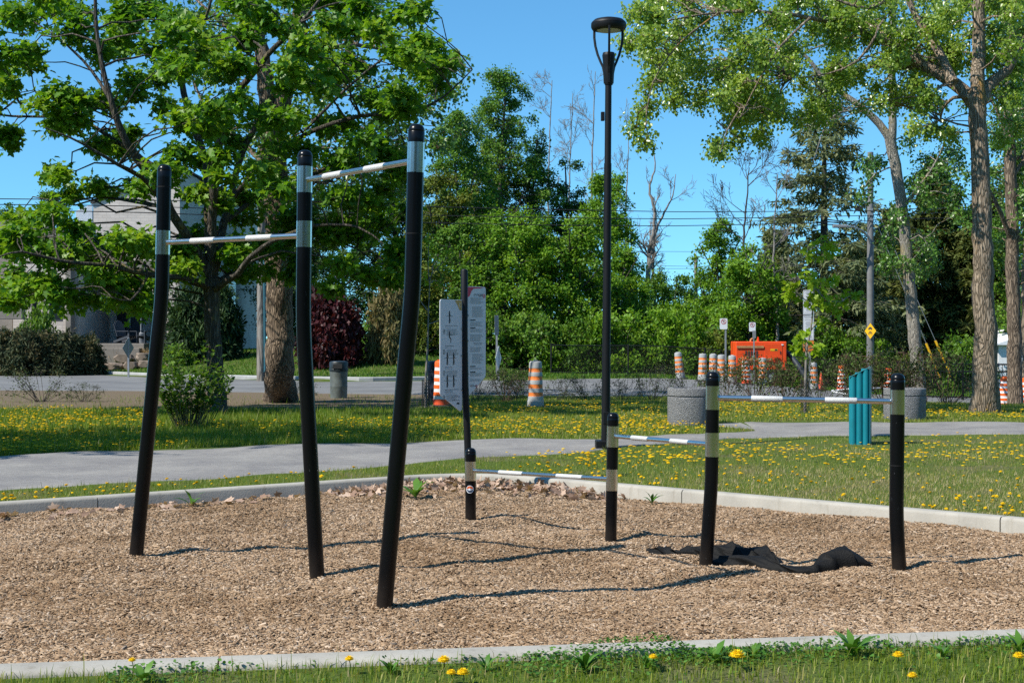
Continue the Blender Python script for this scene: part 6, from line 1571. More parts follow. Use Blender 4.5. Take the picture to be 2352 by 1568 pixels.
    cl = [(2140,330,60,45),(2120,400,60,45),(2170,390,45,45),(2090,430,45,35),(2190,340,40,40),(2050,150,60,60),(1960,160,70,60),(1880,120,80,60),(2020,60,80,60),(2100,260,55,40),(2060,470,26,30),(2045,560,30,40),(2085,590,42,45),(2125,560,40,40),(2080,640,40,30),(2130,620,30,30),(2035,610,20,30),(1990,430,24,26),(2010,370,24,24),(2190,440,36,40),(2200,500,30,40),(2150,470,40,30)]
    C, Rd = [], []
    for u, v, ru, rv in cl:
        for q in range(2):
            yy = Y + rng.uniform(-2, 2); kk = FP / yy; C.append(PX(u + rng.normal(0, ru * .4), v + rng.normal(0, rv * .4), yy)); s = rng.uniform(.4, .65); Rd.append([ru * s / kk + .1, ru * s / kk + .1, rv * s / kk + .1])
    make_tree('cottonwood_tree', 'slender leaning cottonwood with pale yellowish trunk left of the thick one', base, tr, l, np.array(C), np.array(Rd), rng, M['bark_pale'], M['poplar_dark'], 'poplar', .10, 18, 9, up=.15, droop=.9, jit=.12, sunny=.45, sides=16, flare=.2, br_r=.03, group='cottonwood trees')
    # ---- two at the right edge
    for u0, ut, Y, lab, rr in ((2332, 2318, 42.5, 'dark barked cottonwood just right of the thick one, by the drums', .21), (2366, 2362, 46, 'cottonwood cut by the right edge of the picture', .24)):
        x = (u0 - 1176) / FP * Y; base = (x, Y, gzf(x, Y))
        tr = [([(x, Y, base[2] - .1), PX(u0 - 2, 800, Y), PX((u0 + ut) / 2, 620, Y), PX(ut + 6, 480, Y), PX(ut, 330, Y), PX(ut, 150, Y), PX(ut + 6, -60, Y)], [rr * 1.1, rr, rr * .93, rr * .88, rr * .8, rr * .65, rr * .4])]
        l = [limb([(ut + 8, 560, Y), (ut - 20, 490, Y - .4), (ut - 50, 430, Y - .8), (ut - 85, 400, Y - 1)], .09, .02), limb([(ut, 330, Y), (ut - 30, 250, Y), (ut - 70, 190, Y)], .07, .02), limb([(ut, 420, Y), (ut + 60, 330, Y), (ut + 120, 280, Y)], .07, .02)]
        C, Rd = [], []
        for q in range(70):
            uu = rng.normal(ut, 55); vv = rng.uniform(-40, 660) ** 1.0
            if vv > 560 and rng.random() < .5: continue
            yy = Y + rng.uniform(-1, 3); C.append(PX(uu, vv, yy)); Rd.append([rng.uniform(.3, .6)] * 2 + [rng.uniform(.25, .5)])
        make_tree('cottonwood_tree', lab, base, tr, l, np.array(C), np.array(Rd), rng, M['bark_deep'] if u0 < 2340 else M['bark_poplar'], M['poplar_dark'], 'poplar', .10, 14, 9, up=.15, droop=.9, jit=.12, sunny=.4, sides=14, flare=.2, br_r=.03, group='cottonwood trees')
right_cottonwood()

# ---- woods beyond the street: each tree of its own
def wood_tree(u, vt, hw, Y, leaf, label, seed, vb=.30, shape='simple', size=.16, per=11, nl=11, ncl=58, bark='bark_dark', form=1.0, gap=0.0, name='broadleaf_tree', group='trees beyond the street', up=.5, droop=.35):
    rng = np.random.default_rng(seed); x = (u - 1176) / FP * Y; z0 = gzf(x, Y); zt = CAMH - (vt - HZ) / FP * Y; H = zt - z0; W = hw / FP * Y
    C, Rd = [], []
    ncl = int(ncl * 2.6); lead = rng.random(5) * 6.28; lh = rng.uniform(.72, 1.0, 5); lh[0] = 1
    for i in range(ncl):
        t = rng.random() ** .85; z = z0 + H * (vb + (1 - vb) * t)
        env = (math.sin(math.pi * (.13 + .80 * t ** .8)) ** .7) * form + (1 - form) * (1 - t * .85)
        a = rng.random() * 2 * math.pi; q5 = int(rng.integers(5)); r = W * env * rng.random() ** .5 * (1 + .22 * math.sin(3 * a + seed) + .14 * math.sin(7 * t * 3 + a * 2 + seed))
        if t > lh[int((a / 6.2832) * 5) % 5] and r > W * .12: continue
        if gap and rng.random() < gap: continue
        C.append((x + r * math.cos(a), Y + r * math.sin(a), min(z, zt - .25))); s = W * (.07 + .19 * rng.random() ** 2); Rd.append((s, s, s * rng.uniform(.5, 1.3)))
    tr = [([(x, Y, z0 - .1), (x + rng.normal(0, .1), Y, z0 + H * .25), (x + rng.normal(0, .2), Y, z0 + H * .55), (x + rng.normal(0, .2), Y, z0 + H * .95)], [.05 + H * .014, H * .012, H * .008, .03])]
    l = []
    for q in range(7):
        zq = z0 + H * rng.uniform(.25, .7); a = rng.random() * 6.28; r = W * rng.uniform(.5, .9); l.append(([(x, Y, zq), (x + r * .5 * math.cos(a), Y + r * .5 * math.sin(a), zq + H * .10), (x + r * math.cos(a), Y + r * math.sin(a), zq + H * .22)], [H * .006, H * .004, .02]))
    return make_tree(name, label, (x, Y, z0), tr, l, np.array(C), np.array(Rd), rng, M[bark], M[leaf], shape, size, per, nl, group, twig_r=.010, sides=8, up=up, droop=droop, jit=.14, outw=.6, sunny=.35, br_r=.05)
WOOD = [(1150, 165, 118, 76, 'ash', 'tallest feathery tree of the woods, left of the tall lamp', 101, .25, dict(ncl=90)),
        (1052, 255, 90, 72, 'ash', 'loose green tree between the maple and the tallest woods tree', 102, .2, dict(ncl=64)),
        (1000, 400, 95, 68, 'olive', 'olive tinted tree low behind the near tall post', 103, .1, dict(ncl=60)),
        (1120, 330, 120, 80, 'olive', 'brownish green tree filling the middle of the woods', 104, .1, dict(ncl=70)),
        (1235, 300, 62, 78, 'dark', 'dark narrow tree right of the tallest woods tree', 105, .2, dict(ncl=40)),
        (1300, 350, 70, 79, 'dark', 'dark thin crowned tree left of the lamp pole', 106, .2, dict(ncl=44, gap=.15)),
        (1395, 400, 70, 74, 'bright', 'light green feathery tree directly behind the lamp pole', 107, .25, dict(ncl=54)),
        (1180, 470, 125, 66, 'bright', 'bright leafy tree at the front of the woods behind the orange banded drum', 108, .0, dict(ncl=80)),
        (1310, 500, 115, 67, 'bright', 'broad bright tree with a dark hollow, left of the lamp pole', 109, .0, dict(ncl=76)),
        (1060, 500, 80, 65, 'ash', 'green tree behind the instruction panels', 110, .0, dict(ncl=54)),
        (1430, 560, 70, 70, 'bright', 'small bright tree right of the lamp pole', 111, .0, dict(ncl=44)),
        (1495, 620, 62, 78, 'ash', 'rounded low tree at the foot of the bare one', 112, .0, dict(ncl=36)),
        (1555, 632, 55, 84, 'ash', 'rounded low tree beside the short distant pole', 113, .0, dict(ncl=34)),
        (1655, 500, 80, 70, 'bright', 'airy light green tree right of the short distant pole', 114, .1, dict(ncl=46, gap=.2)),
        (1720, 560, 90, 63, 'bright', 'gnarled dark trunk with light leaves above the generator', 115, .25, dict(ncl=48, gap=.25)),
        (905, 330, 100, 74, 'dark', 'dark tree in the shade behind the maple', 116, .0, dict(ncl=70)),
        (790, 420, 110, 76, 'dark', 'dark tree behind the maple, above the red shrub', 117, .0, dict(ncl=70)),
        (665, 500, 62, 71, 'dark', 'dark tree added close to the house wall to shade it', 125, .0, dict(ncl=40)),  # added to block skylight from the side wall
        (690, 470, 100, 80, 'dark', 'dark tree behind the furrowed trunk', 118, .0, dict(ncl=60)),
        (105, 440, 70, 92, 'ash', 'light tree rising behind the house wing at far left', 119, .3, dict(ncl=40)),
        (20, 465, 45, 95, 'ash', 'small light tree at the left edge above the house', 120, .3, dict(ncl=28)),
        (1620, 640, 60, 82, 'dark', 'dark low tree beyond the fence near the short pole', 121, .0, dict(ncl=36)),
        (2345, 330, 90, 66, 'ash', 'green tree filling the right edge behind the cottonwoods', 122, .0, dict(ncl=60)),
        (1800, 640, 90, 74, 'dark', 'dark tree low behind the generator', 123, .0, dict(ncl=46)),
        (960, 560, 60, 62, 'olive', 'olive green young tree right of the near tall post', 124, .0, dict(ncl=40))]
for u, vt, hw, Y, lf, lab, sd, vb, kw in WOOD: wood_tree(u, vt, hw, Y, lf, lab, sd, vb, **kw)

# ---- conifers
def conifer(u, vt, hw, Y, leaf, label, seed, tiers=34, per=7, spray=22, hang=.4, start=.06, name='spruce_tree', ragged=.3, power=.8, size=.34):
    rng = np.random.default_rng(seed); x = (u - 1176) / FP * Y; z0 = gzf(x, Y); zt = CAMH - (vt - HZ) / FP * Y; H = zt - z0; W = hw / FP * Y
    root = empty(name, (x, Y, z0), label, 'tree', 'conifers beyond the street')
    mb = MB(); mb.tube([(x, Y, z0 - .1), (x, Y, z0 + H * .5), (x, Y, zt)], [H * .018, H * .011, .02], 10, wob=.1); mb.build('trunk', M['bark_dark'], root, smooth=True)
    A, B, RA, C, D, N_ = [], [], [], [], [], []
    for i in range(tiers):
        t = start + (1 - start) * (i / tiers) ** 1.05; z = z0 + H * t; L0 = W * (1 - t) ** power
        for j in range(per):
            if rng.random() < ragged * .45: continue
            a = rng.random() * 6.283; L_ = L0 * rng.uniform(.62, 1.12) + .12; d = np.array([math.cos(a), math.sin(a), 0]); zz = z + rng.normal(0, H * .008)
            p0 = np.array([x, Y, zz]); p1 = p0 + d * L_ * .6 + [0, 0, -.06 * L_]; p2 = p0 + d * L_ + [0, 0, -.02 * L_ - .18 * L_ * (1 - t)]
            A += [p0, p1]; B += [p1, p2]; RA += [.035 * (1 - t) + .012, .018]
            ns = max(4, int(spray * (L_ / max(W, .1)) + 3)); s = rng.uniform(.25, 1.0, ns); side = np.array([-d[1], d[0], 0])
            q = np.where(s[:, None] < .6, p0 + (p1 - p0) * s[:, None] / .6, p1 + (p2 - p1) * (s[:, None] - .6) / .4); sg = rng.choice([-1, 1], ns)[:, None]
            wd = rng.uniform(0, .34, ns)[:, None] * L_ * (1.1 - s[:, None]); q = q + side * sg * wd + [0, 0, -.02] - np.array([0, 0, 1]) * wd * .15
            C.append(q + rng.normal(0, .05, q.shape)); D.append(unit(d * .7 + side * sg * .8 + rng.normal(0, .35, q.shape) + np.array([0, 0, -hang]))); N_.append(unit(rng.normal(0, .4, q.shape) + [0, 0, 1]))
    V, F = sticks(A, B, np.array(RA), np.array(RA) * .5, 4); np_mesh('branches', V, [F], M['bark_dark'], root)
    C, D, N_ = map(np.concatenate, (C, D, N_)); k = 7; n = len(C)
    # every spray is a bunch of narrow needle tufts
    C2 = np.repeat(C, k, 0) + rng.normal(0, .09, (n * k, 3)); D2 = unit(np.repeat(D, k, 0) + rng.normal(0, .5, (n * k, 3))); N2 = unit(np.repeat(N_, k, 0) + rng.normal(0, .4, (n * k, 3)))
    tn = np.clip(np.repeat(rng.normal(.5, .22, n), k) + rng.normal(0, .1, n * k), 0, 1)
    leaves('crown', C2, D2, N2, size * rng.uniform(.6, 1.2, n * k), 'needle', M[leaf], root, tn); return root
conifer(1893, 150, 285, 66, 'spruce', 'tall layered spruce with drooping ragged branches left of the grey pole', 201, tiers=28, per=10, spray=24, size=.40, hang=.5, ragged=.5)
conifer(2150, 360, 165, 72, 'hemlock', 'dark dense conifer between the two right hand cottonwoods', 202, tiers=40, per=10, spray=30, start=.0, ragged=.15, size=.42)
conifer(2265, 420, 150, 70, 'hemlock', 'dark conifer behind the thick cottonwood trunk', 203, tiers=38, per=10, spray=30, start=.0, ragged=.15, size=.42)
conifer(2050, 470, 130, 74, 'hemlock', 'dark conifer right of the grey pole', 204, tiers=34, per=10, spray=28, start=.0, ragged=.15, size=.42)
conifer(1780, 520, 110, 72, 'spruce', 'tangled olive conifer left of the spruce foot', 205, tiers=26, per=9, spray=22, start=.0, ragged=.2, size=.4)
conifer(1960, 560, 120, 70, 'hemlock', 'low dark conifer at the foot of the spruce', 206, tiers=26, per=9, spray=26, start=.0, ragged=.15, size=.4)

# ---- bare trees
def bare_tree(u, vb_, vt, hw, Y, label, seed, r0=.12, levels=4, mat='twig_grey', px=None, kids_=(4, 7)):
    rng = np.random.default_rng(seed); x = (u - 1176) / FP * Y; z0 = gzf(x, Y); zt = CAMH - (vt - HZ) / FP * Y; H = zt - z0; W = hw / FP * Y
    root = empty('bare_tree', (x, Y, z0), label, 'tree', 'bare trees beyond the street')
    mb = MB(); A, B, RA, RB = [], [], [], []
    main = [(x, Y, z0 - .1), (x + W * .1, Y, z0 + H * .3), (x - W * .05, Y, z0 + H * .6), (x + W * .1, Y, zt)] if px is None else [(x, Y, z0 - .1)] + [PX(a, b, Y) for a, b in px]
    p, r = densify(main, list(np.linspace(r0, .02, len(main))), .3, rng, .35); mb.tube(p, list(r), 9, wob=.1); mb.build('trunk', M[mat], root, smooth=True)
    def grow(p0, d, L_, r, lev):
        n = 5; q = np.array(p0, float); dd = np.array(d, float)
        for i in range(n):
            dd = unit(dd + rng.normal(0, .16, 3) + [0, 0, .06]); q2 = q + dd * L_ / n; A.append(q); B.append(q2); RA.append(r * (1 - i / n * .7)); RB.append(r * (1 - (i + 1) / n * .7)); 
            if lev > 0 and i >= 1:
                for _ in range(int(rng.integers(1, 3))):
                    nd = unit(dd + rng.normal(0, .55, 3)); grow(q2, nd, L_ * rng.uniform(.35, .6), r * .45, lev - 1)
            q = q2
    n = len(p)
    for k in range(int(rng.integers(*kids_)) + 6):
        i = int(n * rng.uniform(.35, .97)); a = rng.random() * 6.28; up_ = rng.uniform(.5, 1.4); grow(p[i], unit(np.array([math.cos(a), math.sin(a) * .6, up_])), W * rng.uniform(.55, 1.1), max(r[i] * .5, .02), levels - 2)
    V, F = sticks(A, B, np.maximum(RA, .009), np.maximum(RB, .007), 4); np_mesh('branches', V, [F], M[mat], root)
bare_tree(1480, 740, 345, 42, 80, 'dead pale tree with twisted bare limbs right of the lamp pole', 301, .17, px=[(1487, 640), (1494, 570), (1503, 520), (1500, 470), (1492, 425), (1505, 385), (1500, 345)])
bare_tree(1512, 740, 390, 45, 80.5, 'thinner dead stem leaning right beside the pale dead tree', 302, .11, px=[(1500, 600), (1508, 530), (1530, 480), (1545, 450), (1552, 400)])
bare_tree(1262, 700, 185, 60, 84, 'leafless grey tree with fine upright twigs behind the woods', 303, .12, 4)
bare_tree(1310, 700, 215, 55, 86, 'second leafless grey tree left of the lamp pole', 304, .11, 4)
bare_tree(1362, 700, 165, 55, 84, 'tallest leafless tree just left of the lamp pole', 305, .13, 4)
bare_tree(1440, 700, 300, 50, 84, 'leafless crown just right of the lamp pole', 306, .10, 4)
bare_tree(1712, 700, 385, 85, 64, 'dark leafless tree with spreading limbs left of the spruce', 307, .13, 4, 'bark_dark')
bare_tree(1780, 780, 400, 60, 63, 'grey tangled bare tree before the spruce', 308, .09, 4)

# ---- undergrowth along the fence: bushes of their own
def bush_mesh(seed, leaf, shape, size, ncl, per, nl, w, h, stems=10, stem_mat='bark_dark', low=.1, twig=.005, up=.5, jit=.06, spread=.8, thin=False):
    """a unit bush at the origin: root with stems and foliage"""
    rng = np.random.default_rng(seed); root = empty('bush', (0, 0, 0), 'bush', 'bush')
    C, Rd = [], []
    for i in range(ncl):
        a = rng.random() * 6.283; t = rng.random(); rr = w * rng.random() ** .5 * (1 - .35 * t ** 2) * spread; z = h * (low + (1 - low) * t) * (1 - .22 * (rr / w) ** 2)
        C.append((rr * math.cos(a), rr * math.sin(a), z)); s = w * rng.uniform(.18, .34); Rd.append((s, s, s * .8))
    C, Rd = np.array(C), np.array(Rd)
    A, B = [], []
    for c in C[:: max(1, len(C) // (stems * 3))]:
        b0 = np.array([c[0] * .18, c[1] * .18, -.03]) + rng.normal(0, .03, 3) * [1, 1, 0]; m = b0 + (c - b0) * .5 + rng.normal(0, .05, 3) * w; A += [b0, m]; B += [m, c]
    V, F = sticks(A, B, .012 if not thin else .008, .007 if not thin else .004, 5); np_mesh('stems', V, [F], M[stem_mat], root)
    L_, D, N_, tn, S0, E = twigs_and_leaves(rng, C, Rd, per, nl, up, .5, .1, jit, .3, .35)
    k = L_[:, 2] > .02; leaves('foliage', L_[k], D[k], N_[k], size * rng.uniform(.7, 1.25, k.sum()), shape, M[leaf], root, tn[k])
    if twig: V, F = sticks(C[np.repeat(np.arange(len(C)), per)], E, twig, twig * .5); tag(np_mesh('twigs', V, [F], M[stem_mat], root), kind='stuff')
    return root
def put_bush(proto, first, u, Y, w, h, label, rz, group, name=None):
    x = (u - 1176) / FP * Y; z = gzf(x, Y)
    o = proto if first else copy_tree(proto, (x, Y, z), label); o.location = (x, Y, z); o['label'] = label; o['group'] = group; o.scale = (w, w, h); o.rotation_euler = (0, 0, rz)
    if name: o.name = name
    return o
ub = [bush_mesh(401, 'ash', 'simple', .085, 44, 12, 11, 1.0, 1.0, low=.02, spread=1.0), bush_mesh(402, 'bright', 'simple', .085, 44, 12, 11, 1.0, 1.0, low=.02, spread=1.0), bush_mesh(403, 'olive', 'simple', .08, 44, 12, 11, 1.0, 1.0, low=.02, spread=1.0)]
UB = [(955, 61, 1.6, 1.9, 2, 'olive bush right of the near tall post beyond the street'), (1020, 62.5, 1.7, 2.2, 0, 'green bush behind the bright orange drum'), (1085, 62, 1.7, 2.0, 0, 'green bush just right of the instruction panels'), (1150, 63, 1.7, 1.8, 1, 'bright bush behind the edge on road signs'),
      (1215, 62.5, 1.7, 2.2, 0, 'green bush behind the orange banded grey drum'), (1280, 63, 1.9, 2.5, 1, 'bright bush right of the orange banded grey drum'), (1345, 62.5, 1.8, 2.4, 0, 'green bush left of the lamp pole behind the fence'), (1415, 63, 1.9, 2.6, 1, 'bright bush right of the lamp pole behind the fence'),
      (1480, 63.5, 1.9, 2.4, 0, 'green bush below the dead pale tree'), (1545, 63, 1.9, 2.3, 1, 'bright bush behind the leftmost far drum'), (1610, 63.5, 1.9, 2.2, 0, 'green bush behind the cluster of drums'), (1670, 63.5, 1.8, 2.0, 2, 'olive bush left of the generator'),
      (1830, 62.5, 1.7, 2.3, 0, 'green bush right of the generator'), (1905, 63, 1.8, 2.6, 0, 'green bush behind the tall white notice'), (1965, 63.5, 1.8, 2.2, 1, 'bright bush left of the grey pole'), (2035, 64, 1.9, 2.4, 2, 'olive bush right of the grey pole'), (2210, 62, 1.8, 1.8, 0, 'green bush left of the thick cottonwood trunk'), (2300, 66, 1.9, 2.6, 1, 'bright bush beside the white building'),
      (1750, 64.5, 2.0, 2.8, 1, 'bright bush behind the generator'), (890, 64, 1.9, 2.3, 0, 'green bush in the shade behind the pine'), (1450, 68, 2.2, 3.4, 0, 'taller bush further back right of the lamp pole'), (1590, 69, 2.2, 3.3, 1, 'taller bright bush further back near the short pole'), (1250, 67, 2.2, 3.3, 0, 'taller bush further back above the fence')]
used = set()
for k, (u, Y, w, h, t, lab) in enumerate(UB):
    hv = (1.0, .68, 1.22, .82, 1.1, .6, .95)[k % 7]
    put_bush(ub[t], t not in used, u, Y, w * (.85 + .3 * ((k * 37) % 10) / 10), h * hv, lab, k * 1.7, 'bushes along the chain link fence'); used.add(t)

# ---- sparse dark shrubs along the near side of the street
hs = [bush_mesh(411, 'hedge', 'simple', .062, 30, 9, 4, 1.0, 1.0, 16, 'twig_red', .25, .004, thin=True, spread=.95), bush_mesh(412, 'hedge', 'simple', .06, 24, 9, 3, 1.0, 1.0, 18, 'bark_dark', .2, .004, thin=True, spread=1.0)]
HS = [(1095, 35.5, .62, .75, 1, 'thin dark shrub right of the instruction panels'), (1160, 35, .72, .95, 0, 'leafy dark shrub left of the orange banded grey drum'), (1195, 36.5, .6, .85, 0, 'dark shrub tucked behind the orange banded grey drum'), (1290, 35.5, .75, .55, 1, 'low bare shrub right of the orange banded grey drum'), (1350, 36, .65, .6, 1, 'low bare shrub left of the lamp pole'),
      (1430, 36, .7, .75, 1, 'bare twiggy shrub right of the lamp pole'), (1500, 36, .72, .85, 1, 'bare twiggy shrub left of the left planter'), (1580, 35.5, .72, .9, 1, 'twiggy shrub rising behind the left planter'), (1665, 34.5, .75, 1.05, 0, 'reddish shrub before the cluster of drums'), (1730, 34.5, .85, 1.25, 0, 'reddish shrub before the generator'),
      (1800, 34.2, .85, 1.15, 0, 'reddish shrub left of the young maple'), (1885, 34, .8, 1.05, 1, 'twiggy shrub right of the young maple'), (1960, 34, .9, 1.35, 0, 'dense shrub behind the teal bin'), (2030, 34, .9, 1.45, 0, 'dense shrub behind the right planter'), (2110, 34.2, .95, 1.5, 0, 'dense shrub right of the right planter'), (2175, 33.5, .95, 1.4, 0, 'dense reddish shrub left of the thick cottonwood'),
      (95, 34.5, .9, .75, 1, 'bare low shrub by the street at far left'), (195, 35, .6, .45, 1, 'small bare shrub right of the far left one'), (690, 36, .5, .55, 1, 'wispy bare shrub right of the furrowed trunk')]
used = set()
for k, (u, Y, w, h, t, lab) in enumerate(HS):
    put_bush(hs[t], t not in used, u, Y, w, h, lab, k * 2.1, 'sparse shrubs along the street', 'shrub'); used.add(t)

# ---- the leafy thin stemmed bush near the left post
def stem_bush():
    rng = np.random.default_rng(421); b = G(432, 982); root = empty('shrub', tuple(b), 'light green bush of many thin upright stems behind the leftmost tall post', 'bush')
    A, B, RA, C, D, N_ = [], [], [], [], [], []
    for i in range(84):
        a = rng.random() * 6.283; w = rng.random() ** .6; h = rng.uniform(.75, 1.6) * (1 - .22 * w); p = np.array([b.x, b.y, b.z]) + np.array([math.cos(a), math.sin(a) * .7, 0]) * rng.uniform(0, .34); d = unit(np.array([math.cos(a) * .85 * w, math.sin(a) * .6 * w, 1.0])); n = 6
        for k in range(n):
            d = unit(d + rng.normal(0, .07, 3) + [0, 0, .04]); q = p + d * h / n; A.append(p); B.append(q); RA.append(.0075 * (1 - k / n * .7))
            if k >= 2 and rng.random() < .75:
                m = int(rng.integers(4, 9)) + (3 if k >= 4 else 0); t = rng.random(m)[:, None]; C.append(p + (q - p) * t); aa = rng.random(m) * 6.28; D.append(unit(np.column_stack([np.cos(aa), np.sin(aa), rng.uniform(.1, .9, m)]))); N_.append(unit(rng.normal(0, .4, (m, 3)) + [0, 0, 1]))
            p = q
    V, F = sticks(A, B, np.array(RA), np.array(RA) * .8, 5); np_mesh('stems', V, [F], M['stem_green'], root)
    C, D, N_ = map(np.concatenate, (C, D, N_)); leaves('foliage', C, D, N_, rng.uniform(.06, .12, len(C)), 'simple', M['shrub'], root, rng=rng)
    o = copy_tree(root, tuple(G(330, 955)), 'smaller light green bush left of the leftmost tall post', 2.2, (.8, .8, .62)); 
stem_bush()

# ---- garden shrubs before the house and the pines by the street
g1 = bush_mesh(431, 'juniper', 'needle', .16, 60, 16, 10, 1.0, 1.0, 8, 'bark_dark', .05, .004, up=.2)
gl = [(15, 58, 1.15, 1.75, 'dark juniper bush with brown tips at the left edge'), (75, 57.5, 1.2, 1.7, 'dark juniper bush second from the left edge'), (135, 58, 1.2, 1.6, 'dark juniper bush below the house wing window'), (192, 58.5, 1.0, 1.5, 'dark juniper bush nearest the house door')]
for k, (u, Y, w, h, lab) in enumerate(gl): put_bush(g1, k == 0, u, Y, w, h, lab, k * 1.3, 'juniper bushes before the house', 'juniper')
g2 = bush_mesh(432, 'shrub', 'simple', .10, 40, 14, 9, 1.0, 1.0, 10, 'bark_dark', .1, .004); put_bush(g2, True, 88, 59.5, 1.15, 2.6, 'light green shrub standing above the juniper bushes', 0, 'garden shrubs', 'shrub')
put_bush(g2, False, 410, 60.5, .8, .85, 'low pale shrub right of the leaning post by the rocks', 2, 'garden shrubs', 'shrub')
g3 = bush_mesh(433, 'yew', 'needle', .16, 110, 18, 12, 1.0, 1.0, 8, 'bark_dark', .02, 0, up=.3, spread=.86); put_bush(g3, True, 470, 62.2, 1.75, 3.1, 'dense rounded dark yew before the shaded house wall', 0, 'clipped evergreens', 'yew')
g4 = bush_mesh(434, 'redleaf', 'simple', .13, 80, 16, 10, 1.0, 1.0, 8, 'bark_dark', .05, .004, spread=.9); put_bush(g4, True, 762, 56, 1.35, 2.5, 'dark red leaved shrub right of the big furrowed trunk', 0, 'ornamental shrubs', 'red_shrub')
g5 = bush_mesh(435, 'pine', 'needle', .20, 60, 16, 11, 1.0, 1.0, 8, 'bark_dark', .08, .004, up=.1); put_bush(g5, True, 895, 56.5, 1.0, 2.7, 'tan green young pine left of the instruction panels', 0, 'ornamental shrubs', 'pine_bush')
def dry_grass(u, Y, label, seed):
    rng = np.random.default_rng(seed); x = (u - 1176) / FP * Y; z = gzf(x, Y) + .45; n = 160; a = rng.random(n) * 6.28; el = rng.uniform(.5, 1.4, n)
    A = np.tile([[x, Y, z]], (n, 1)) + rng.normal(0, .10, (n, 3)) * [2, 1, 0]; B = A + np.stack([np.cos(a) * np.cos(el), np.sin(a) * np.cos(el), np.sin(el)], 1) * rng.uniform(.2, .4, n)[:, None]
    V, F = sticks(A, B, .008, .003); tag(np_mesh('dry_grass_tuft', V, [F], M['straw']), label, 'grass tuft', 'dry grass tufts above the rocks')
M['straw'] = plain('dry_straw', (.45, .31, .14), .8, 0, .3, 10)
dry_grass(262, 62.6, 'dry tan grass tuft on the left of the rock edging', 1); dry_grass(325, 62.6, 'dry tan grass tuft below the porch chairs', 2)

# ---- young trees with trunk guards
def guard(x, y, z, h, r, par):
    A, B = [], []; n = 14; m = int(h / .035)
    for k in range(n):
        for j in range(m):
            a0 = 2 * math.pi * (k + (j % 2) * .5) / n; z0 = z + j * h / m
            for s in (-.5, .5):
                a1 = a0 + s * 2 * math.pi / n; A.append((x + r * math.cos(a0), y + r * math.sin(a0), z0)); B.append((x + r * math.cos(a1), y + r * math.sin(a1), z0 + h / m))
    V, F = sticks(A, B, .0035, .0035); np_mesh('trunk_guard', V, [F], M['mesh_guard'], par)
def sapling(px, Y, r0, clumps, leaf, shape, size, label, seed, guard_h, per=7, nl=6, limbs_=(), rr=.16, up=.6):
    rng = np.random.default_rng(seed); pts = [PX(u, v, Y) for u, v in px]; b = pts[0]; z = gzf(b[0], b[1]); pts[0] = (b[0], b[1], z - .05)
    C = np.array([PX(u, v, Y + rng.uniform(-.5, .5)) for u, v, *_ in clumps]); Rd = np.array([[q[2] / FP * Y, q[2] / FP * Y, q[3] / FP * Y] for q in clumps])
    root = make_tree('young_tree', label, (b[0], b[1], z), [(pts, list(np.linspace(r0, .008, len(pts))))], [limb([(u, v, Y) for u, v in q], .014, .005) for q in limbs_], C, Rd, rng, M['twig_grey'], M[leaf], shape, size, per, nl, 'staked young trees', twig_r=.004, sides=6, flare=0, br_r=.012, up=up, droop=.4, jit=.05)
    guard(b[0], b[1], z, guard_h, .085, root)
sapling([(978, 936), (978, 880), (982, 800), (984, 720), (987, 650)], 30.5, .035, [(1000, 600, 26, 40), (985, 560, 20, 30), (1030, 590, 18, 26), (975, 640, 14, 22), (1010, 650, 16, 18)], 'lime', 'simple', .10, 'thin young tree with yellow green leaves beside the bright orange drum', 501, .62, limbs_=([(983, 745), (1010, 735), (1035, 725)], [(984, 715), (965, 690), (950, 660)]))
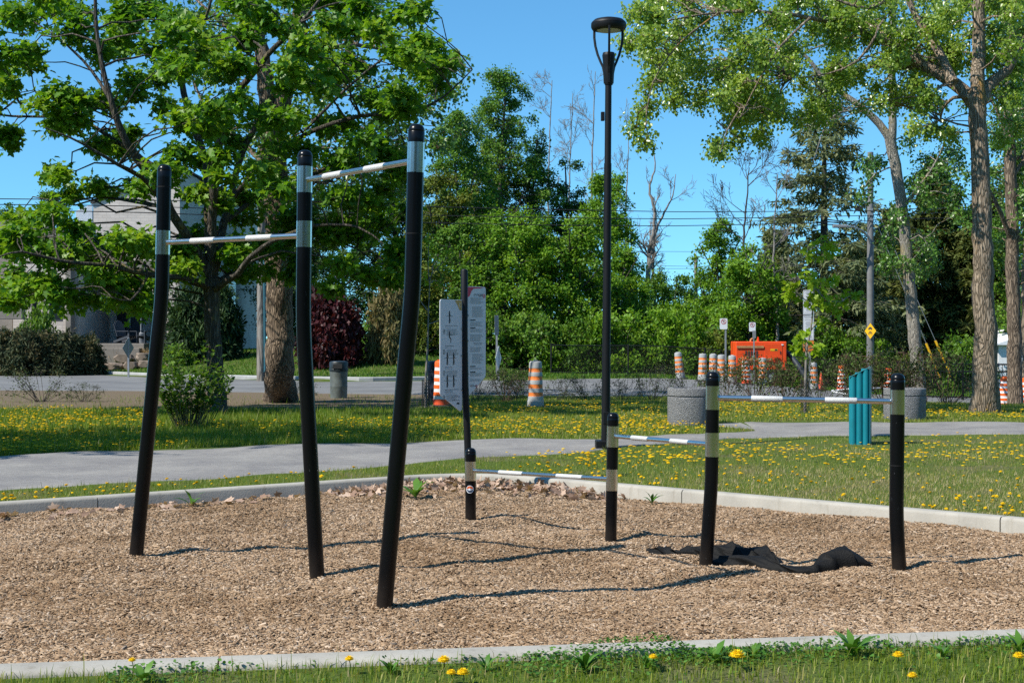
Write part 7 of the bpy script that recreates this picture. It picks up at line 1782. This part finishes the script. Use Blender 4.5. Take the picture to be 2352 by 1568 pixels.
sapling([(1849, 949), (1850, 880), (1853, 800), (1862, 760), (1868, 690), (1872, 620), (1876, 560)], 28.2, .032,
        [(1890, 555, 26, 22), (1868, 585, 22, 14), (1905, 575, 22, 14), (1850, 635, 34, 18), (1825, 660, 30, 16), (1870, 650, 24, 18), (1815, 680, 22, 12), (1932, 690, 34, 20), (1955, 680, 20, 14), (1920, 705, 20, 12), (1885, 700, 20, 18), (1860, 690, 24, 16), (1890, 740, 18, 18), (1842, 770, 14, 22), (1835, 800, 8, 16), (1872, 800, 10, 14), (1880, 665, 26, 16), (1905, 645, 16, 10)],
        'lime', 'maple', .13, 'young maple with yellow green leaves before the white notice', 502, .68, per=6, nl=5, limbs_=([(1862, 760), (1880, 735), (1892, 720)], [(1866, 705), (1840, 680), (1815, 665)], [(1870, 660), (1900, 690), (1935, 692)], [(1852, 806), (1846, 780), (1840, 765)]), up=.8)

# ---- a tree standing left of the picture, whose shade falls over lawn and path
def shade_tree():
    rng = np.random.default_rng(601); x, y = -14.6, 15.6; z = gzf(x, y); C, Rd = [], []
    for i in range(130):
        a = rng.random() * 6.28; r = 2.7 * rng.random() ** .5; t = rng.random(); C.append((x + r * math.cos(a), y + .8 * r * math.sin(a), z + 7.0 + 9 * t)); s = rng.uniform(.5, .9); Rd.append((s, s, s * .5))
    tr = [([(x, y, z - .1), (x, y, z + 5), (x + .2, y, z + 10), (x, y, z + 16.5)], [.26, .2, .15, .04])]
    make_tree('maple_tree', 'maple at the left edge beyond the picture, shading lawn and path', (x, y, z), tr, [], np.array(C), np.array(Rd), rng, M['bark_maple'], M['maple'], 'simple', .22, 12, 6, twig_r=.01, up=.7, br_r=.05)
shade_tree()

# ---- unseen wood added behind and beside the camera to darken reflections and skylight
def added_back_woods():
    rng = np.random.default_rng(700); n = 60000; a = rng.uniform(R(148), R(392), n); r = rng.uniform(34, 42, n) * (1 + .25 * np.abs(np.cos(a)))
    C = np.column_stack([r * np.cos(a) * 1.15, r * np.sin(a) + 6, np.zeros(n)]); top = 10.5 + 2.5 * vnoise(C[:, 0], C[:, 1], .11, 71) + 1.5 * vnoise(C[:, 0], C[:, 1], .4, 72)
    ok = np.abs(C[:, 0]) > .44 * C[:, 1] + 2.5; C, top = C[ok], top[ok]; n = len(C)
    C[:, 2] = top * rng.random(n) ** .85; D = unit(rng.normal(0, 1, (n, 3))); N_ = unit(rng.normal(0, .6, (n, 3)) - C * np.array([.01, .01, 0]) + [0, 0, .6])
    tag(leaves('woods', C, D, N_, rng.uniform(.9, 1.7, n), 'simple', M['ash'], rng=rng), kind='stuff')  # leaf mass out of view, added to block the low sky
added_back_woods()
